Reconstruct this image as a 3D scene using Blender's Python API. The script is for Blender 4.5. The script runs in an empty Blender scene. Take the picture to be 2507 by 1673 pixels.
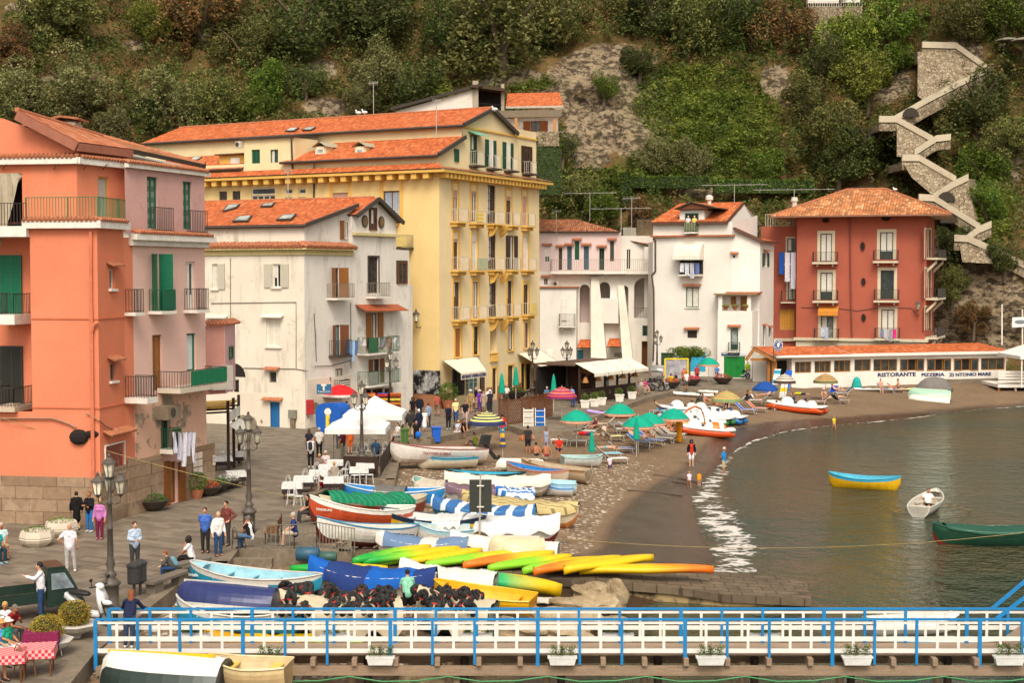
import bpy,math,random
import numpy as np
from mathutils import Vector,Matrix
R_=random.Random(7)
NR=np.random.RandomState(5)
PI=math.pi
sc=bpy.context.scene
col=sc.collection
F_,CX,CY,H_,VH=3500.0,1253.5,836.5,10.8,668.0
TH=math.atan((CY-VH)/F_)
cam=bpy.data.cameras.new('camera');co=bpy.data.objects.new('camera',cam);col.objects.link(co)
co.location=(0,0,H_);co.rotation_euler=(PI/2-TH,0,0)
cam.sensor_width=36;cam.lens=36*F_/2507;cam.clip_start=.5;cam.clip_end=3000
sc.camera=co
SUN_EL,SUN_AZ=math.radians(50),math.radians(178)
w=bpy.data.worlds.new('World');sc.world=w;w.use_nodes=True
nt=w.node_tree;nt.nodes.clear()
sky=nt.nodes.new('ShaderNodeTexSky');sky.sky_type='NISHITA';sky.sun_disc=False
sky.sun_elevation=SUN_EL;sky.sun_rotation=SUN_AZ;sky.dust_density=4.0;sky.air_density=1.0;sky.altitude=0
hs=nt.nodes.new('ShaderNodeHueSaturation');hs.inputs['Saturation'].default_value=.3
tint=nt.nodes.new('ShaderNodeMix');tint.data_type='RGBA';tint.blend_type='MULTIPLY';tint.inputs[0].default_value=1
tint.inputs[7].default_value=(1.0,.95,.87,1)
bg=nt.nodes.new('ShaderNodeBackground');bg.inputs['Strength'].default_value=.15
wo=nt.nodes.new('ShaderNodeOutputWorld')
nt.links.new(sky.outputs[0],hs.inputs['Color']);nt.links.new(hs.outputs[0],tint.inputs[6])
nt.links.new(tint.outputs[2],bg.inputs['Color']);nt.links.new(bg.outputs[0],wo.inputs['Surface'])
sl=bpy.data.lights.new('sun','SUN');sl.energy=1.25;sl.angle=math.radians(24);sl.color=(1,.93,.82)
so=bpy.data.objects.new('sun',sl);col.objects.link(so)
sd=Vector((math.sin(SUN_AZ)*math.cos(SUN_EL),math.cos(SUN_AZ)*math.cos(SUN_EL),math.sin(SUN_EL)))
so.rotation_euler=sd.to_track_quat('Z','Y').to_euler()
sc.view_settings.view_transform='Standard';sc.view_settings.look='None'
sc.view_settings.exposure=0.67;sc.view_settings.gamma=1
cT,sT=math.cos(TH),math.sin(TH)
def ray(u,v):
 a=(u-CX)/F_;b=-(v-CY)/F_
 return Vector((a,cT+b*sT,-sT+b*cT))
def D(u,v,Y):
 d=ray(u,v);return Vector((0,0,H_))+d*(Y/d.y)
def G(u,v,z=0.0):
 d=ray(u,v);return Vector((0,0,H_))+d*((z-H_)/d.z)
def vw(x0,y0,s):return lambda x,y:(x0+x*s,y0+y*s)
VA=vw(0,0,1.0668);VB=vw(0,250,.35066);VC=vw(0,750,.35066);VD=vw(0,1180,.31447)
VE=vw(480,450,.38259);VF=vw(340,180,.24232);VHh=vw(860,180,.24232);VI=vw(960,400,.38261)
VJ=vw(1300,440,.34443);VK=vw(1840,420,.36994);VL=vw(0,0,.38298);VM=vw(850,0,.3617)
VN=vw(1650,0,.36468);VO=vw(700,1080,.29787);VQ=vw(380,1290,.26383);VR=vw(940,1290,.26383)
VS=vw(900,900,.21277);VT=vw(1300,900,.21277);VU=vw(480,880,.27427);VV=vw(1600,900,.21277)
VW=vw(2000,700,.22962);VX=vw(1400,1180,.47106);VY=vw(1060,820,.15308);VZ=vw(1380,820,.15319)
Va=vw(1700,820,.15319)
def xy(p):return(p[0],p[1])
def lin(h,k=.8):
 h=h.lstrip('#');h=h if len(h)==6 else ''.join(c*2 for c in h);o=[]
 for i in(0,2,4):
  c=int(h[i:i+2],16)/255
  o.append(min(1,(c/12.92 if c<=.04045 else((c+.055)/1.055)**2.4)*k))
 return(*o,1)
MC={}
class NB:
 def __init__(s,name):
  s.m=bpy.data.materials.new(name);s.m.use_nodes=True;s.t=s.m.node_tree;s.t.nodes.clear()
  s.b=s.n('ShaderNodeBsdfPrincipled');s.o=s.n('ShaderNodeOutputMaterial');s.l(s.b.outputs[0],s.o.inputs[0])
  s.tc=s.n('ShaderNodeTexCoord')
 def n(s,t,**k):
  x=s.t.nodes.new(t)
  for a,b in k.items():setattr(x,a,b)
  return x
 def l(s,a,b):s.t.links.new(a,b)
 def noise(s,scale,detail=4,rough=.6,src='Object',vec=None,sc3=None):
  x=s.n('ShaderNodeTexNoise');x.inputs['Scale'].default_value=scale;x.inputs['Detail'].default_value=detail
  x.inputs['Roughness'].default_value=rough
  v=vec or s.tc.outputs[src]
  if sc3:
   mp=s.n('ShaderNodeMapping');mp.inputs['Scale'].default_value=sc3;s.l(v,mp.inputs[0]);v=mp.outputs[0]
  s.l(v,x.inputs['Vector']);return x.outputs[0]
 def ramp(s,f,stops,interp='LINEAR'):
  x=s.n('ShaderNodeValToRGB');x.color_ramp.interpolation=interp;e=x.color_ramp.elements
  while len(e)<len(stops):e.new(.5)
  for i,(p,c)in enumerate(stops):
   e[i].position=p;e[i].color=c if isinstance(c,tuple)else(c,c,c,1)
  s.l(f,x.inputs[0]);return x.outputs[0]
 def mix(s,f,a,b,mode='MIX'):
  x=s.n('ShaderNodeMix',data_type='RGBA',blend_type=mode)
  for v,k in((f,0),(a,6),(b,7)):
   if isinstance(v,(int,float))and k==0:x.inputs[0].default_value=v
   elif isinstance(v,(int,float)):x.inputs[k].default_value=(v,v,v,1)
   elif isinstance(v,tuple):x.inputs[k].default_value=v
   else:s.l(v,x.inputs[k])
  return x.outputs[2]
 def math(s,op,a,b=0.0):
  x=s.n('ShaderNodeMath',operation=op)
  for v,k in((a,0),(b,1)):
   if isinstance(v,(int,float)):x.inputs[k].default_value=v
   else:s.l(v,x.inputs[k])
  return x.outputs[0]
 def bump(s,h,st=.3,dist=.02):
  x=s.n('ShaderNodeBump');x.inputs['Strength'].default_value=st;x.inputs['Distance'].default_value=dist
  s.l(h,x.inputs['Height']);s.l(x.outputs[0],s.b.inputs['Normal'])
 def done(s,colr,rough=.7,spec=.3,metal=0.0):
  if isinstance(colr,tuple):s.b.inputs['Base Color'].default_value=colr
  else:s.l(colr,s.b.inputs['Base Color'])
  if isinstance(rough,(int,float)):s.b.inputs['Roughness'].default_value=rough
  else:s.l(rough,s.b.inputs['Roughness'])
  s.b.inputs['Specular IOR Level'].default_value=spec;s.b.inputs['Metallic'].default_value=metal
  return s.m
def sh(c,k):return(min(1,c[0]*k),min(1,c[1]*k),min(1,c[2]*k),1)
def paint(h,rough=.5,var=.12,scale=3.0,k=.8,spec=.4,metal=0.0):
 key=('paint',h,rough,var,scale,k,metal)
 if key in MC:return MC[key]
 b=NB('paint');c=lin(h,k);n=b.noise(scale,5)
 cc=b.ramp(n,[(.3,sh(c,1-var)),(.7,sh(c,1+var))])
 if var>=.08:cc=b.mix(b.math('MULTIPLY',b.ramp(b.noise(scale*2.3,8,.75,sc3=(.5,1,1.4)),[(.56,0.0),(.66,1.0)]),.3),cc,lin('#7a6a56',.7))
 MC[key]=b.done(cc,rough,spec,metal);return MC[key]
def stucco(h,stain='#8a7a66',amt=.35,k=.8,streak=True):
 key=('stucco',h,stain,amt,k)
 if key in MC:return MC[key]
 b=NB('stucco');c=lin(h,k);s_=lin(stain,k)
 big=b.ramp(b.noise(.25,6,.65),[(.3,sh(c,.9)),(.7,sh(c,1.07))])
 st=b.noise(1.1,6,.7,sc3=(1,1,.18));f=b.ramp(st,[(.54,0.0),(.74,1.0)])
 sp=b.noise(.7,7,.75);f2=b.ramp(sp,[(.56,0.0),(.68,.8)])
 f3=b.math('MULTIPLY',b.math('MAXIMUM',f,f2),amt)
 fine=b.noise(9,4,.6);cc=b.mix(f3,big,s_)
 cc=b.mix(.06,cc,b.ramp(fine,[(.35,.2),(.65,.8)]),'OVERLAY')
 b.bump(fine,.12,.01);MC[key]=b.done(cc,.9,.15);return MC[key]
def peeling(h,under,k=.8,lo=.5,hi=.53,scale=.55):
 key=('peel',h,under,lo,scale)
 if key in MC:return MC[key]
 b=NB('peeling_plaster');c=lin(h,k)
 n=b.noise(scale,8,.62);f=b.ramp(n,[(lo,0.0),(hi,1.0)])
 a=b.ramp(b.noise(.4,5),[(.3,sh(c,.88)),(.7,sh(c,1.06))])
 u=b.ramp(b.noise(3,6),[(.3,lin(under,k*.7)),(.7,lin(under,k*1.15))])
 b.bump(f,.5,.03);MC[key]=b.done(b.mix(f,a,u),.9,.15);return MC[key]
def tiles(h='#c9683a',dark='#8a4a2c',light='#e59a68',age=.35,k=.8,su=.22,sv=.36):
 key=('tiles',h,dark,light,age,su)
 if key in MC:return MC[key]
 b=NB('roof_tiles');uv=b.tc.outputs['UV']
 sx=b.n('ShaderNodeSeparateXYZ');b.l(uv,sx.inputs[0])
 U=b.math('DIVIDE',sx.outputs[0],su);V=b.math('DIVIDE',sx.outputs[1],sv)
 cu=b.math('ABSOLUTE',b.math('SINE',b.math('MULTIPLY',U,PI)))
 fv=b.math('FRACT',V)
 cell=b.n('ShaderNodeCombineXYZ');b.l(b.math('FLOOR',U),cell.inputs[0]);b.l(b.math('FLOOR',V),cell.inputs[1])
 wn=b.n('ShaderNodeTexWhiteNoise',noise_dimensions='2D');b.l(cell.outputs[0],wn.inputs['Vector'])
 base=b.ramp(wn.outputs[0],[(0,lin(dark,k)),(.35,lin(h,k*.9)),(.8,lin(h,k*1.1)),(1,lin(light,k))])
 pt=b.ramp(b.noise(.5,6,.7,src='UV'),[(.42,0.0),(.7,1.0)])
 base=b.mix(b.math('MULTIPLY',pt,age),base,lin(dark,k*.8))
 lp=b.ramp(b.noise(2.4,5,.7,src='UV'),[(.58,0.0),(.8,.6)])
 base=b.mix(b.math('MULTIPLY',lp,age*.7),base,lin(light,k))
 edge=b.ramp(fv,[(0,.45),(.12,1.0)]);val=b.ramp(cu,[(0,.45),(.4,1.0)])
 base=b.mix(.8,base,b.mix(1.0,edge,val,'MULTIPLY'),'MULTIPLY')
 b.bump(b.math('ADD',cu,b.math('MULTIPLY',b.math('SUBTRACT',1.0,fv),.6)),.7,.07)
 MC[key]=b.done(base,.85,.2);return MC[key]
def wood(h,k=.8,sc3=(1,1,8),rough=.7):
 key=('wood',h,sc3)
 if key in MC:return MC[key]
 b=NB('wood');c=lin(h,k)
 n=b.noise(3,6,.6,sc3=sc3);n2=b.noise(14,4,.6)
 cc=b.mix(.25,b.ramp(n,[(.3,sh(c,.65)),(.7,sh(c,1.2))]),b.ramp(n2,[(.3,sh(c,.6)),(.7,sh(c,1.3))]))
 b.bump(n,.3,.01);MC[key]=b.done(cc,rough,.25);return MC[key]
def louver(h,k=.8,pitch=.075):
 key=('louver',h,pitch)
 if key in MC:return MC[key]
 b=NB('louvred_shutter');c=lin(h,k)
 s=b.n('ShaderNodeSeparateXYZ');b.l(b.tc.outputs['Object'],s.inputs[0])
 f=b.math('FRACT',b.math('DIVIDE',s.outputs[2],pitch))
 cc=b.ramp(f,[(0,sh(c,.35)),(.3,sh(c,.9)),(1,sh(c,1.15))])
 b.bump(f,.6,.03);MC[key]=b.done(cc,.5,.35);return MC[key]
def glassy(h='#2a2f30',rough=.08):
 key=('glass',h)
 if key in MC:return MC[key]
 b=NB('window_glass');c=lin(h)
 cc=b.ramp(b.noise(1.3,3),[(.35,sh(c,.5)),(.65,sh(c,1.6))])
 MC[key]=b.done(cc,rough,.6);return MC[key]
def cloth(h,h2=None,axis=0,pitch=.3,fr=.5,k=.8,wr=.6,src='Object',scale=2.2,var=.12):
 key=('cloth',h,h2,axis,pitch,fr,src)
 if key in MC:return MC[key]
 b=NB('cloth');c=lin(h,k)
 n=b.noise(scale,5,.6)
 a=b.ramp(n,[(.3,sh(c,1-var)),(.7,sh(c,1+var))])
 if h2:
  s=b.n('ShaderNodeSeparateXYZ');b.l(b.tc.outputs[src],s.inputs[0])
  f=b.math('LESS_THAN',b.math('FRACT',b.math('DIVIDE',s.outputs[axis],pitch)),fr)
  a=b.mix(f,a,lin(h2,k))
 b.bump(n,wr,.05);MC[key]=b.done(a,.85,.15);return MC[key]
def skin(h='#c98a68'):
 return paint(h,.55,.06,6,.8,.35)
WL={}
def wl(o):
 while o is not None:
  if o.name in WL:return WL[o.name]
  o=o.parent
 return Vector((0,0,0))
class MB:
 def __init__(s):s.v=[];s.f=[];s.fm=[];s.uv=[];s.mats=[];s.cm=0;s.sm=[];s.smooth=False
 def mat(s,m):
  if m not in s.mats:s.mats.append(m)
  s.cm=s.mats.index(m);return s
 def add(s,vs,fs,uvs=None):
  b=len(s.v);s.v.extend([tuple(p)for p in vs])
  for i,f in enumerate(fs):
   s.f.append([b+j for j in f]);s.fm.append(s.cm);s.sm.append(s.smooth);s.uv.append(uvs[i]if uvs else None)
  return s
 def face(s,pts,uv=None):return s.add(pts,[list(range(len(pts)))],[uv]if uv else None)
 def obox(s,o,a,b,c):
  o,a,b,c=Vector(o),Vector(a),Vector(b),Vector(c)
  P=[o,o+a,o+a+b,o+b,o+c,o+a+c,o+a+b+c,o+b+c]
  fs=[(0,3,2,1),(4,5,6,7),(0,1,5,4),(1,2,6,5),(2,3,7,6),(3,0,4,7)]
  if a.cross(b).dot(c)<0:fs=[f[::-1]for f in fs]
  return s.add(P,fs)
 def box(s,c,d,rz=0.0):
  c=Vector(c);ca,sa=math.cos(rz),math.sin(rz)
  X=Vector((ca,sa,0))*d[0];Y=Vector((-sa,ca,0))*d[1];Z=Vector((0,0,d[2]))
  return s.obox(c-X/2-Y/2-Z/2,X,Y,Z)
 def bar(s,a,b,w_,h=None,up=(0,0,1)):
  a,b=Vector(a),Vector(b);d=b-a;h=h or w_
  if d.length<1e-6:return s
  up=Vector(up)
  if abs(d.normalized().dot(up))>.98:up=Vector((0,1,0))if abs(d.normalized().y)<.9 else Vector((1,0,0))
  X=d.cross(up).normalized();Z=X.cross(d).normalized()
  return s.obox(a-X*w_/2-Z*h/2,X*w_,d,Z*h)
 def tube(s,pts,r,n=6,cap=True):
  pts=[Vector(p)for p in pts];rs=r if isinstance(r,(list,tuple))else[r]*len(pts);rings=[]
  up=Vector((0,0,1))
  for i,p in enumerate(pts):
   d=(pts[min(i+1,len(pts)-1)]-pts[max(i-1,0)])
   d=d.normalized()if d.length>1e-9 else Vector((0,0,1))
   q=up if abs(d.dot(up))<.95 else Vector((1,0,0))
   X=d.cross(q).normalized();Y=X.cross(d).normalized()
   rings.append([p+(X*math.cos(t)+Y*math.sin(t))*rs[i]for t in[2*PI*k/n for k in range(n)]])
  return s.loft(rings,True,cap)
 def loft(s,rings,closed=True,cap=True,uvs=False):
  n=len(rings[0]);vs=[p for r in rings for p in r];fs=[]
  for i in range(len(rings)-1):
   for j in range(n if closed else n-1):
    k=(j+1)%n;fs.append((i*n+j,i*n+k,(i+1)*n+k,(i+1)*n+j))
  if cap and closed:
   fs.append(tuple(range(n))[::-1]);fs.append(tuple((len(rings)-1)*n+j for j in range(n)))
  return s.add(vs,fs)
 def lathe(s,prof,c=(0,0,0),n=12,cap=True):
  c=Vector(c)
  return s.loft([[c+Vector((r*math.cos(2*PI*k/n),r*math.sin(2*PI*k/n),z))for k in range(n)]for r,z in prof],True,cap)
 def prism(s,poly,z0,z1):
  n=len(poly);vs=[(p[0],p[1],z0)for p in poly]+[(p[0],p[1],z1)for p in poly]
  ar=sum(poly[i][0]*poly[(i+1)%n][1]-poly[(i+1)%n][0]*poly[i][1]for i in range(n))
  fs=[tuple(range(n))[::-1],tuple(range(n,2*n))]+[(i,(i+1)%n,n+(i+1)%n,n+i)for i in range(n)]
  if ar<0:fs=[f[::-1]for f in fs]
  return s.add(vs,fs)
 def ball(s,c,r,n=8,m=6):
  c=Vector(c);rr=Vector(r)if not isinstance(r,(int,float))else Vector((r,r,r))
  return s.loft([[c+Vector((rr.x*math.sin(PI*i/m)*math.cos(2*PI*k/n),rr.y*math.sin(PI*i/m)*math.sin(2*PI*k/n),rr.z*math.cos(PI*i/m)))for k in range(n)]for i in[.03]+list(range(1,m))+[m-.03]],True,True)
 def mesh(s,off=Vector((0,0,0)),name='m'):
  me=bpy.data.meshes.new(name)
  me.from_pydata([(p[0]-off.x,p[1]-off.y,p[2]-off.z)for p in s.v],[],s.f)
  for m in s.mats:me.materials.append(m)
  if len(s.mats)>1:me.polygons.foreach_set('material_index',s.fm)
  if any(s.sm):me.polygons.foreach_set('use_smooth',s.sm)
  if any(u is not None for u in s.uv):
   ul=me.uv_layers.new(name='UVMap');dat=[]
   for f,u in zip(s.f,s.uv):
    for k in range(len(f)):dat+=list(u[k])if u else[0,0]
   ul.data.foreach_set('uv',dat)
  me.update();return me
 def build(s,name,m=None,parent=None,loc=None):
  if m is not None and not s.mats:s.mats=[m]
  off=wl(parent)if parent is not None else(Vector(loc)if loc is not None else Vector((0,0,0)))
  o=bpy.data.objects.new(name,s.mesh(off,name));col.objects.link(o)
  if parent is not None:o.parent=parent
  elif loc is not None:o.location=loc;WL[o.name]=Vector(loc)
  return o
def N_(m):b=MB();b.mat(m);return b
def tag(o,label=None,cat=None,group=None,kind=None):
 if label:o['label']=label
 if cat:o['category']=cat
 if group:o['group']=group
 if kind:o['kind']=kind
 return o
def thing(name,label,cat,loc=(0,0,0),rz=0.0,group=None,scale=1.0):
 o=bpy.data.objects.new(name,None);o.empty_display_size=.2;col.objects.link(o)
 o.location=loc;o.rotation_euler.z=rz;o.scale=(scale,)*3
 if rz==0.0 and scale==1.0:WL[o.name]=Vector(loc)
 else:WL[o.name]=Vector((0,0,0))
 return tag(o,label,cat,group)
def local(name,label,cat,group=None):
 o=bpy.data.objects.new(name,None);col.objects.link(o);WL[o.name]=Vector((0,0,0));return tag(o,label,cat,group)
def copy_tree(o,parent=None):
 c=o.copy();col.objects.link(c);c.parent=parent
 for ch in list(o.children):copy_tree(ch,c)
 return c
PROTO={}
def inst(key,fn,loc,rz,label,group=None,scale=1.0,rot=None):
 if key not in PROTO:o=PROTO[key]=fn()
 else:o=copy_tree(PROTO[key])
 o.location=loc;o.rotation_euler=rot if rot else(0,0,rz)
 o.scale=(scale,)*3 if isinstance(scale,(int,float))else scale
 o['label']=label
 if group:o['group']=group
 elif 'group' in o:del o['group']
 return o
def lerp(a,b,t):return a+(b-a)*t
FONT=[None]
def text(s,size,m,parent,origin,right,up,name='lettering',bold=0.0,depth=.02,align='LEFT',width=None):
 cu=bpy.data.curves.new('t','FONT');cu.body=s;cu.size=size;cu.extrude=depth/2;cu.align_x=align;cu.offset=bold
 cu.resolution_u=2
 t=bpy.data.objects.new('t',cu);col.objects.link(t)
 me=bpy.data.meshes.new_from_object(t.evaluated_get(bpy.context.evaluated_depsgraph_get()));bpy.data.objects.remove(t)
 if width:
  xs=[v.co.x for v in me.vertices];k=width/max(1e-6,max(xs)-min(xs))
 else:k=1
 X=Vector(right).normalized();Z=Vector(up).normalized();N=X.cross(Z);off=wl(parent)if parent is not None else Vector((0,0,0))
 for v in me.vertices:v.co=Vector(origin)+X*v.co.x*k+Z*v.co.y+N*v.co.z-off
 me.materials.clear();me.materials.append(m)
 o=bpy.data.objects.new(name,me);col.objects.link(o);o.parent=parent;return o
SEA=-1.6
def A2(pts):return[VA(*p)for p in pts]
SHORE=A2([(2600,915),(2350,932),(2240,941),(2070,962),(1900,978),(1830,986),(1780,996),(1725,1012),(1690,1032),(1650,1068),(1615,1100),(1585,1135),(1590,1170),(1600,1205),(1618,1240),(1640,1285),(1610,1330),(1500,1385),(1440,1405),(1400,1470),(1370,1520),(1330,1568),(1280,1640),(1100,1800)])
SH=[xy(G(u,v,SEA))for u,v in SHORE]
EDGE=A2([(110,1660),(160,1568),(215,1500),(340,1398),(425,1330),(452,1296),(520,1296),(545,1262),(640,1264),(805,1268),(800,1215),(700,1190),(690,1150),(765,1118),(790,1103),(905,1103),(925,1010),(990,1008),(1100,985),(1150,972),(1210,990),(1330,992),(1345,965),(1480,915),(1560,895),(1600,893),(1700,893),(1790,893),(1790,872),(2600,872)])
ED=[xy(G(u,v,0))for u,v in EDGE]
def seg_d(px,py,pts):
 best=np.full(px.shape,1e9)
 for(x0,y0),(x1,y1)in zip(pts[:-1],pts[1:]):
  dx,dy=x1-x0,y1-y0;L=dx*dx+dy*dy+1e-9
  t=np.clip(((px-x0)*dx+(py-y0)*dy)/L,0,1)
  best=np.minimum(best,np.hypot(px-x0-t*dx,py-y0-t*dy))
 return best
def inside(px,py,poly):
 r=np.zeros(px.shape,bool);n=len(poly)
 for i in range(n):
  x0,y0=poly[i];x1,y1=poly[(i+1)%n]
  if y0==y1:continue
  c=((y0>py)!=(y1>py))&(px<(x1-x0)*(py-y0)/(y1-y0)+x0);r^=c
 return r
SEAPOLY=SH+[(120,0),(400,0),(400,190)]
PLAZA=ED+[(300,ED[-1][1]),(300,175),(-120,175),(-120,20),(ED[0][0],ED[0][1]-1)]
def beach_z(px,py):
 px,py=np.asarray(px,float),np.asarray(py,float)
 ds=seg_d(px,py,SH);de=seg_d(px,py,ED)
 top=np.interp(py,[36,50,58,66,80,100,140],[-.48,-.5,-.72,-.62,-.45,-.38,-.4])
 land=SEA+(top-SEA)*np.clip(ds/(ds+de*.9+.01),0,1)**.62
 sea=SEA-.03-np.minimum(3.0,ds*.12)
 z=np.where(inside(px,py,SEAPOLY),sea,np.maximum(land,SEA))
 return z
def gz(x,y):
 if inside(np.array([x]),np.array([y]),PLAZA)[0]:return 0.0
 return float(beach_z(np.array([x]),np.array([y]))[0])
def gp(u,v,dz=0.0):
 """where the ground (beach or plaza) is seen at this pixel"""
 z=0.0;p=G(u,v,dz)
 if inside(np.array([p.x]),np.array([p.y]),PLAZA)[0]:return G(u,v,dz)
 z=-.8
 for _ in range(12):
  p=G(u,v,z+dz);z=.5*z+.5*float(beach_z(np.array([p.x]),np.array([p.y]))[0])
 return G(u,v,z+dz)
def grid_obj(name,xs,ys,zf,m):
 X,Y=np.meshgrid(xs,ys);Z=zf(X,Y);nx,ny=len(xs),len(ys)
 v=np.stack([X.ravel(),Y.ravel(),Z.ravel()],1)
 i=np.arange((nx-1)*(ny-1));r,c=i//(nx-1),i%(nx-1);a=r*nx+c
 f=np.stack([a,a+1,a+nx+1,a+nx],1)
 me=bpy.data.meshes.new(name);me.from_pydata(v.tolist(),[],f.tolist());me.materials.append(m)
 me.polygons.foreach_set('use_smooth',[True]*len(f));me.update()
 o=bpy.data.objects.new(name,me);col.objects.link(o);return o
b=NB('dark_sand');tcx=b.tc.outputs['Object']
wet=b.n('ShaderNodeAttribute',attribute_name='wet');peb=b.n('ShaderNodeAttribute',attribute_name='pebble')
n1=b.noise(.35,7,.7);n2=b.noise(4,6,.7);n3=b.noise(22,3,.6)
base=b.mix(.4,b.ramp(n1,[(.3,lin('#6f583f')),(.7,lin('#917659'))]),b.ramp(n2,[(.3,lin('#5f4a35')),(.7,lin('#a0866a'))]))
clod=b.ramp(b.noise(1.5,8,.75),[(.58,0.0),(.66,1.0)]);base=b.mix(b.math('MULTIPLY',clod,.45),base,lin('#4b3a2a'))
base=b.mix(wet.outputs['Fac'],base,lin('#4b3a2b'))
vo=b.n('ShaderNodeTexVoronoi',feature='F1');vo.inputs['Scale'].default_value=4.6;b.l(tcx,vo.inputs['Vector'])
pc=b.n('ShaderNodeTexVoronoi',feature='F1');pc.inputs['Scale'].default_value=4.6;b.l(tcx,pc.inputs['Vector'])
sepc=b.n('ShaderNodeSeparateColor');b.l(pc.outputs['Color'],sepc.inputs[0])
pcol=b.ramp(sepc.outputs[0],[(0,lin('#5b4a39')),(.45,lin('#8d7a64')),(.75,lin('#b6a28a')),(1,lin('#ddd0bb'))])
pebm=b.math('MULTIPLY',b.math('LESS_THAN',vo.outputs['Distance'],.5),b.math('GREATER_THAN',b.math('ADD',peb.outputs['Fac'],b.math('MULTIPLY',b.math('SUBTRACT',n1,.5),1.2)),.5))
pebm2=b.math('MULTIPLY',pebm,b.math('GREATER_THAN',sepc.outputs[1],.15))
basec=b.mix(pebm2,base,pcol)
sc2=b.n('ShaderNodeTexVoronoi',feature='F1');sc2.inputs['Scale'].default_value=1.3;b.l(tcx,sc2.inputs['Vector'])
basec=b.mix(b.math('LESS_THAN',sc2.outputs['Distance'],.055),basec,lin('#b8a68e'))
rg=b.mix(wet.outputs['Fac'],.95,.22)
b.bump(b.math('ADD',b.math('MULTIPLY',n3,.25),b.math('ADD',b.math('MULTIPLY',pebm2,.5),n2)),.5,.09)
SAND=b.done(basec,rg,.35)
xs=np.concatenate([np.arange(-60,-22,1.5),np.arange(-22,32,.33),np.arange(32,110,1.2)]);ys=np.concatenate([np.arange(18,95,.35),np.arange(95,175,.9)])
beach=grid_obj('beach',xs,ys,lambda X,Y:beach_z(X,Y)+.05*np.sin(X*1.7+np.sin(Y*.9))*np.sin(Y*1.3+2)*(beach_z(X,Y)>SEA+.25),SAND)
tag(beach,kind='structure')
me=beach.data;N=len(me.vertices);cob=np.empty(N*3);me.vertices.foreach_get('co',cob);cob=cob.reshape(-1,3)
ds=seg_d(cob[:,0],cob[:,1],SH);ins=inside(cob[:,0],cob[:,1],SEAPOLY)
wv=1.6+1.0*np.sin(cob[:,1]*.13)+np.interp(cob[:,1],[60,75,100],[2.6,2.2,.3])
a_=me.attributes.new('wet','FLOAT','POINT');a_.data.foreach_set('value',np.where(ins,1,np.clip((wv-ds)/.7,0,1)).astype(np.float32))
pb=np.interp(cob[:,1],[36,60,84,100],[1.0,1.0,.6,.1])*np.clip((ds-wv+.3)/1.0,0,1)*np.clip((cob[:,0]+17)/5,0,1)
a_=me.attributes.new('pebble','FLOAT','POINT');a_.data.foreach_set('value',pb.astype(np.float32))
b=NB('basalt_paving')
rotm=b.n('ShaderNodeMapping');rotm.inputs['Rotation'].default_value=(0,0,math.radians(28));b.l(b.tc.outputs['Object'],rotm.inputs[0])
br=b.n('ShaderNodeTexBrick');br.inputs['Scale'].default_value=1.0;br.inputs['Brick Width'].default_value=.85;br.inputs['Row Height'].default_value=.42
br.inputs['Mortar Size'].default_value=.018;br.inputs['Mortar Smooth'].default_value=.3;br.offset=.45
br.inputs['Color1'].default_value=(0,0,0,1);br.inputs['Color2'].default_value=(1,1,1,1);br.inputs['Mortar'].default_value=(.5,.5,.5,1)
b.l(rotm.outputs[0],br.inputs['Vector'])
st=b.ramp(br.outputs['Color'],[(0,lin('#6b5f50')),(1,lin('#8a7d6b'))])
wear=b.ramp(b.noise(.22,6,.7),[(.35,0.0),(.65,1.0)])
mort=b.mix(wear,lin('#5f5143'),lin('#b5a28a'))
pc_=b.mix(b.math('MULTIPLY',br.outputs['Fac'],b.math('ADD',b.math('MULTIPLY',wear,.6),.3)),st,mort)
pc_=b.mix(.5,pc_,b.ramp(b.noise(1.1,8,.72),[(.3,.3),(.7,.72)]),'OVERLAY')
dash=b.ramp(b.noise(2.6,5,.7,sc3=(1,3.2,1)),[(.6,0.0),(.72,1.0)])
pc_=b.mix(b.math('MULTIPLY',dash,b.math('MULTIPLY',wear,.35)),pc_,lin('#b09c82'))
b.bump(b.math('SUBTRACT',1.0,br.outputs['Fac']),.3,.02)
PAVE=b.done(pc_,.8,.3)
b=NB('quay_concrete');n=b.noise(.9,8,.72)
STONE=b.done(b.mix(.35,b.ramp(n,[(.3,lin('#5f5445')),(.7,lin('#9b8b76'))]),b.ramp(b.noise(7,5),[(.3,lin('#6b5d4c')),(.7,lin('#a89882'))])),.9,.2)
pm=MB();pm.mat(PAVE);n_=len(PLAZA)
import mathutils.geometry as mg
tri=mg.tessellate_polygon([[Vector((x,y,0))for x,y in PLAZA]])
pm.add([(x,y,0)for x,y in PLAZA],[t if(Vector(PLAZA[t[1]])-Vector(PLAZA[t[0]])).cross(Vector(PLAZA[t[2]])-Vector(PLAZA[t[0]]))>0 else t[::-1]for t in tri])
tag(pm.build('plaza'),kind='structure')
qm=MB();qm.mat(STONE)
for(x0,y0),(x1,y1)in zip(ED[:-1],ED[1:]):
 d=Vector((x1-x0,y1-y0,0));nn=Vector((d.y,-d.x,0)).normalized()
 qm.obox(Vector((x0,y0,-2.4))-nn*.45,d,nn*.5,(0,0,2.43))
tag(qm.build('quay_edge'),kind='structure')
b=NB('sea_water')
n1=b.noise(.75,4,.6,sc3=(.8,.75,1));n2=b.noise(2.2,3,.6,sc3=(.8,.9,1));n3=b.noise(.08,3,.5)
cc=b.mix(b.ramp(n3,[(.4,0.0),(.62,1.0)]),lin('#58543a',.7),lin('#3f5040',.7))
b.bump(b.math('ADD',b.math('MULTIPLY',n1,1.0),b.math('MULTIPLY',n2,.6)),1.0,.8)
b.b.inputs['IOR'].default_value=1.33
WATER=b.done(cc,.08,.5)
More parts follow.
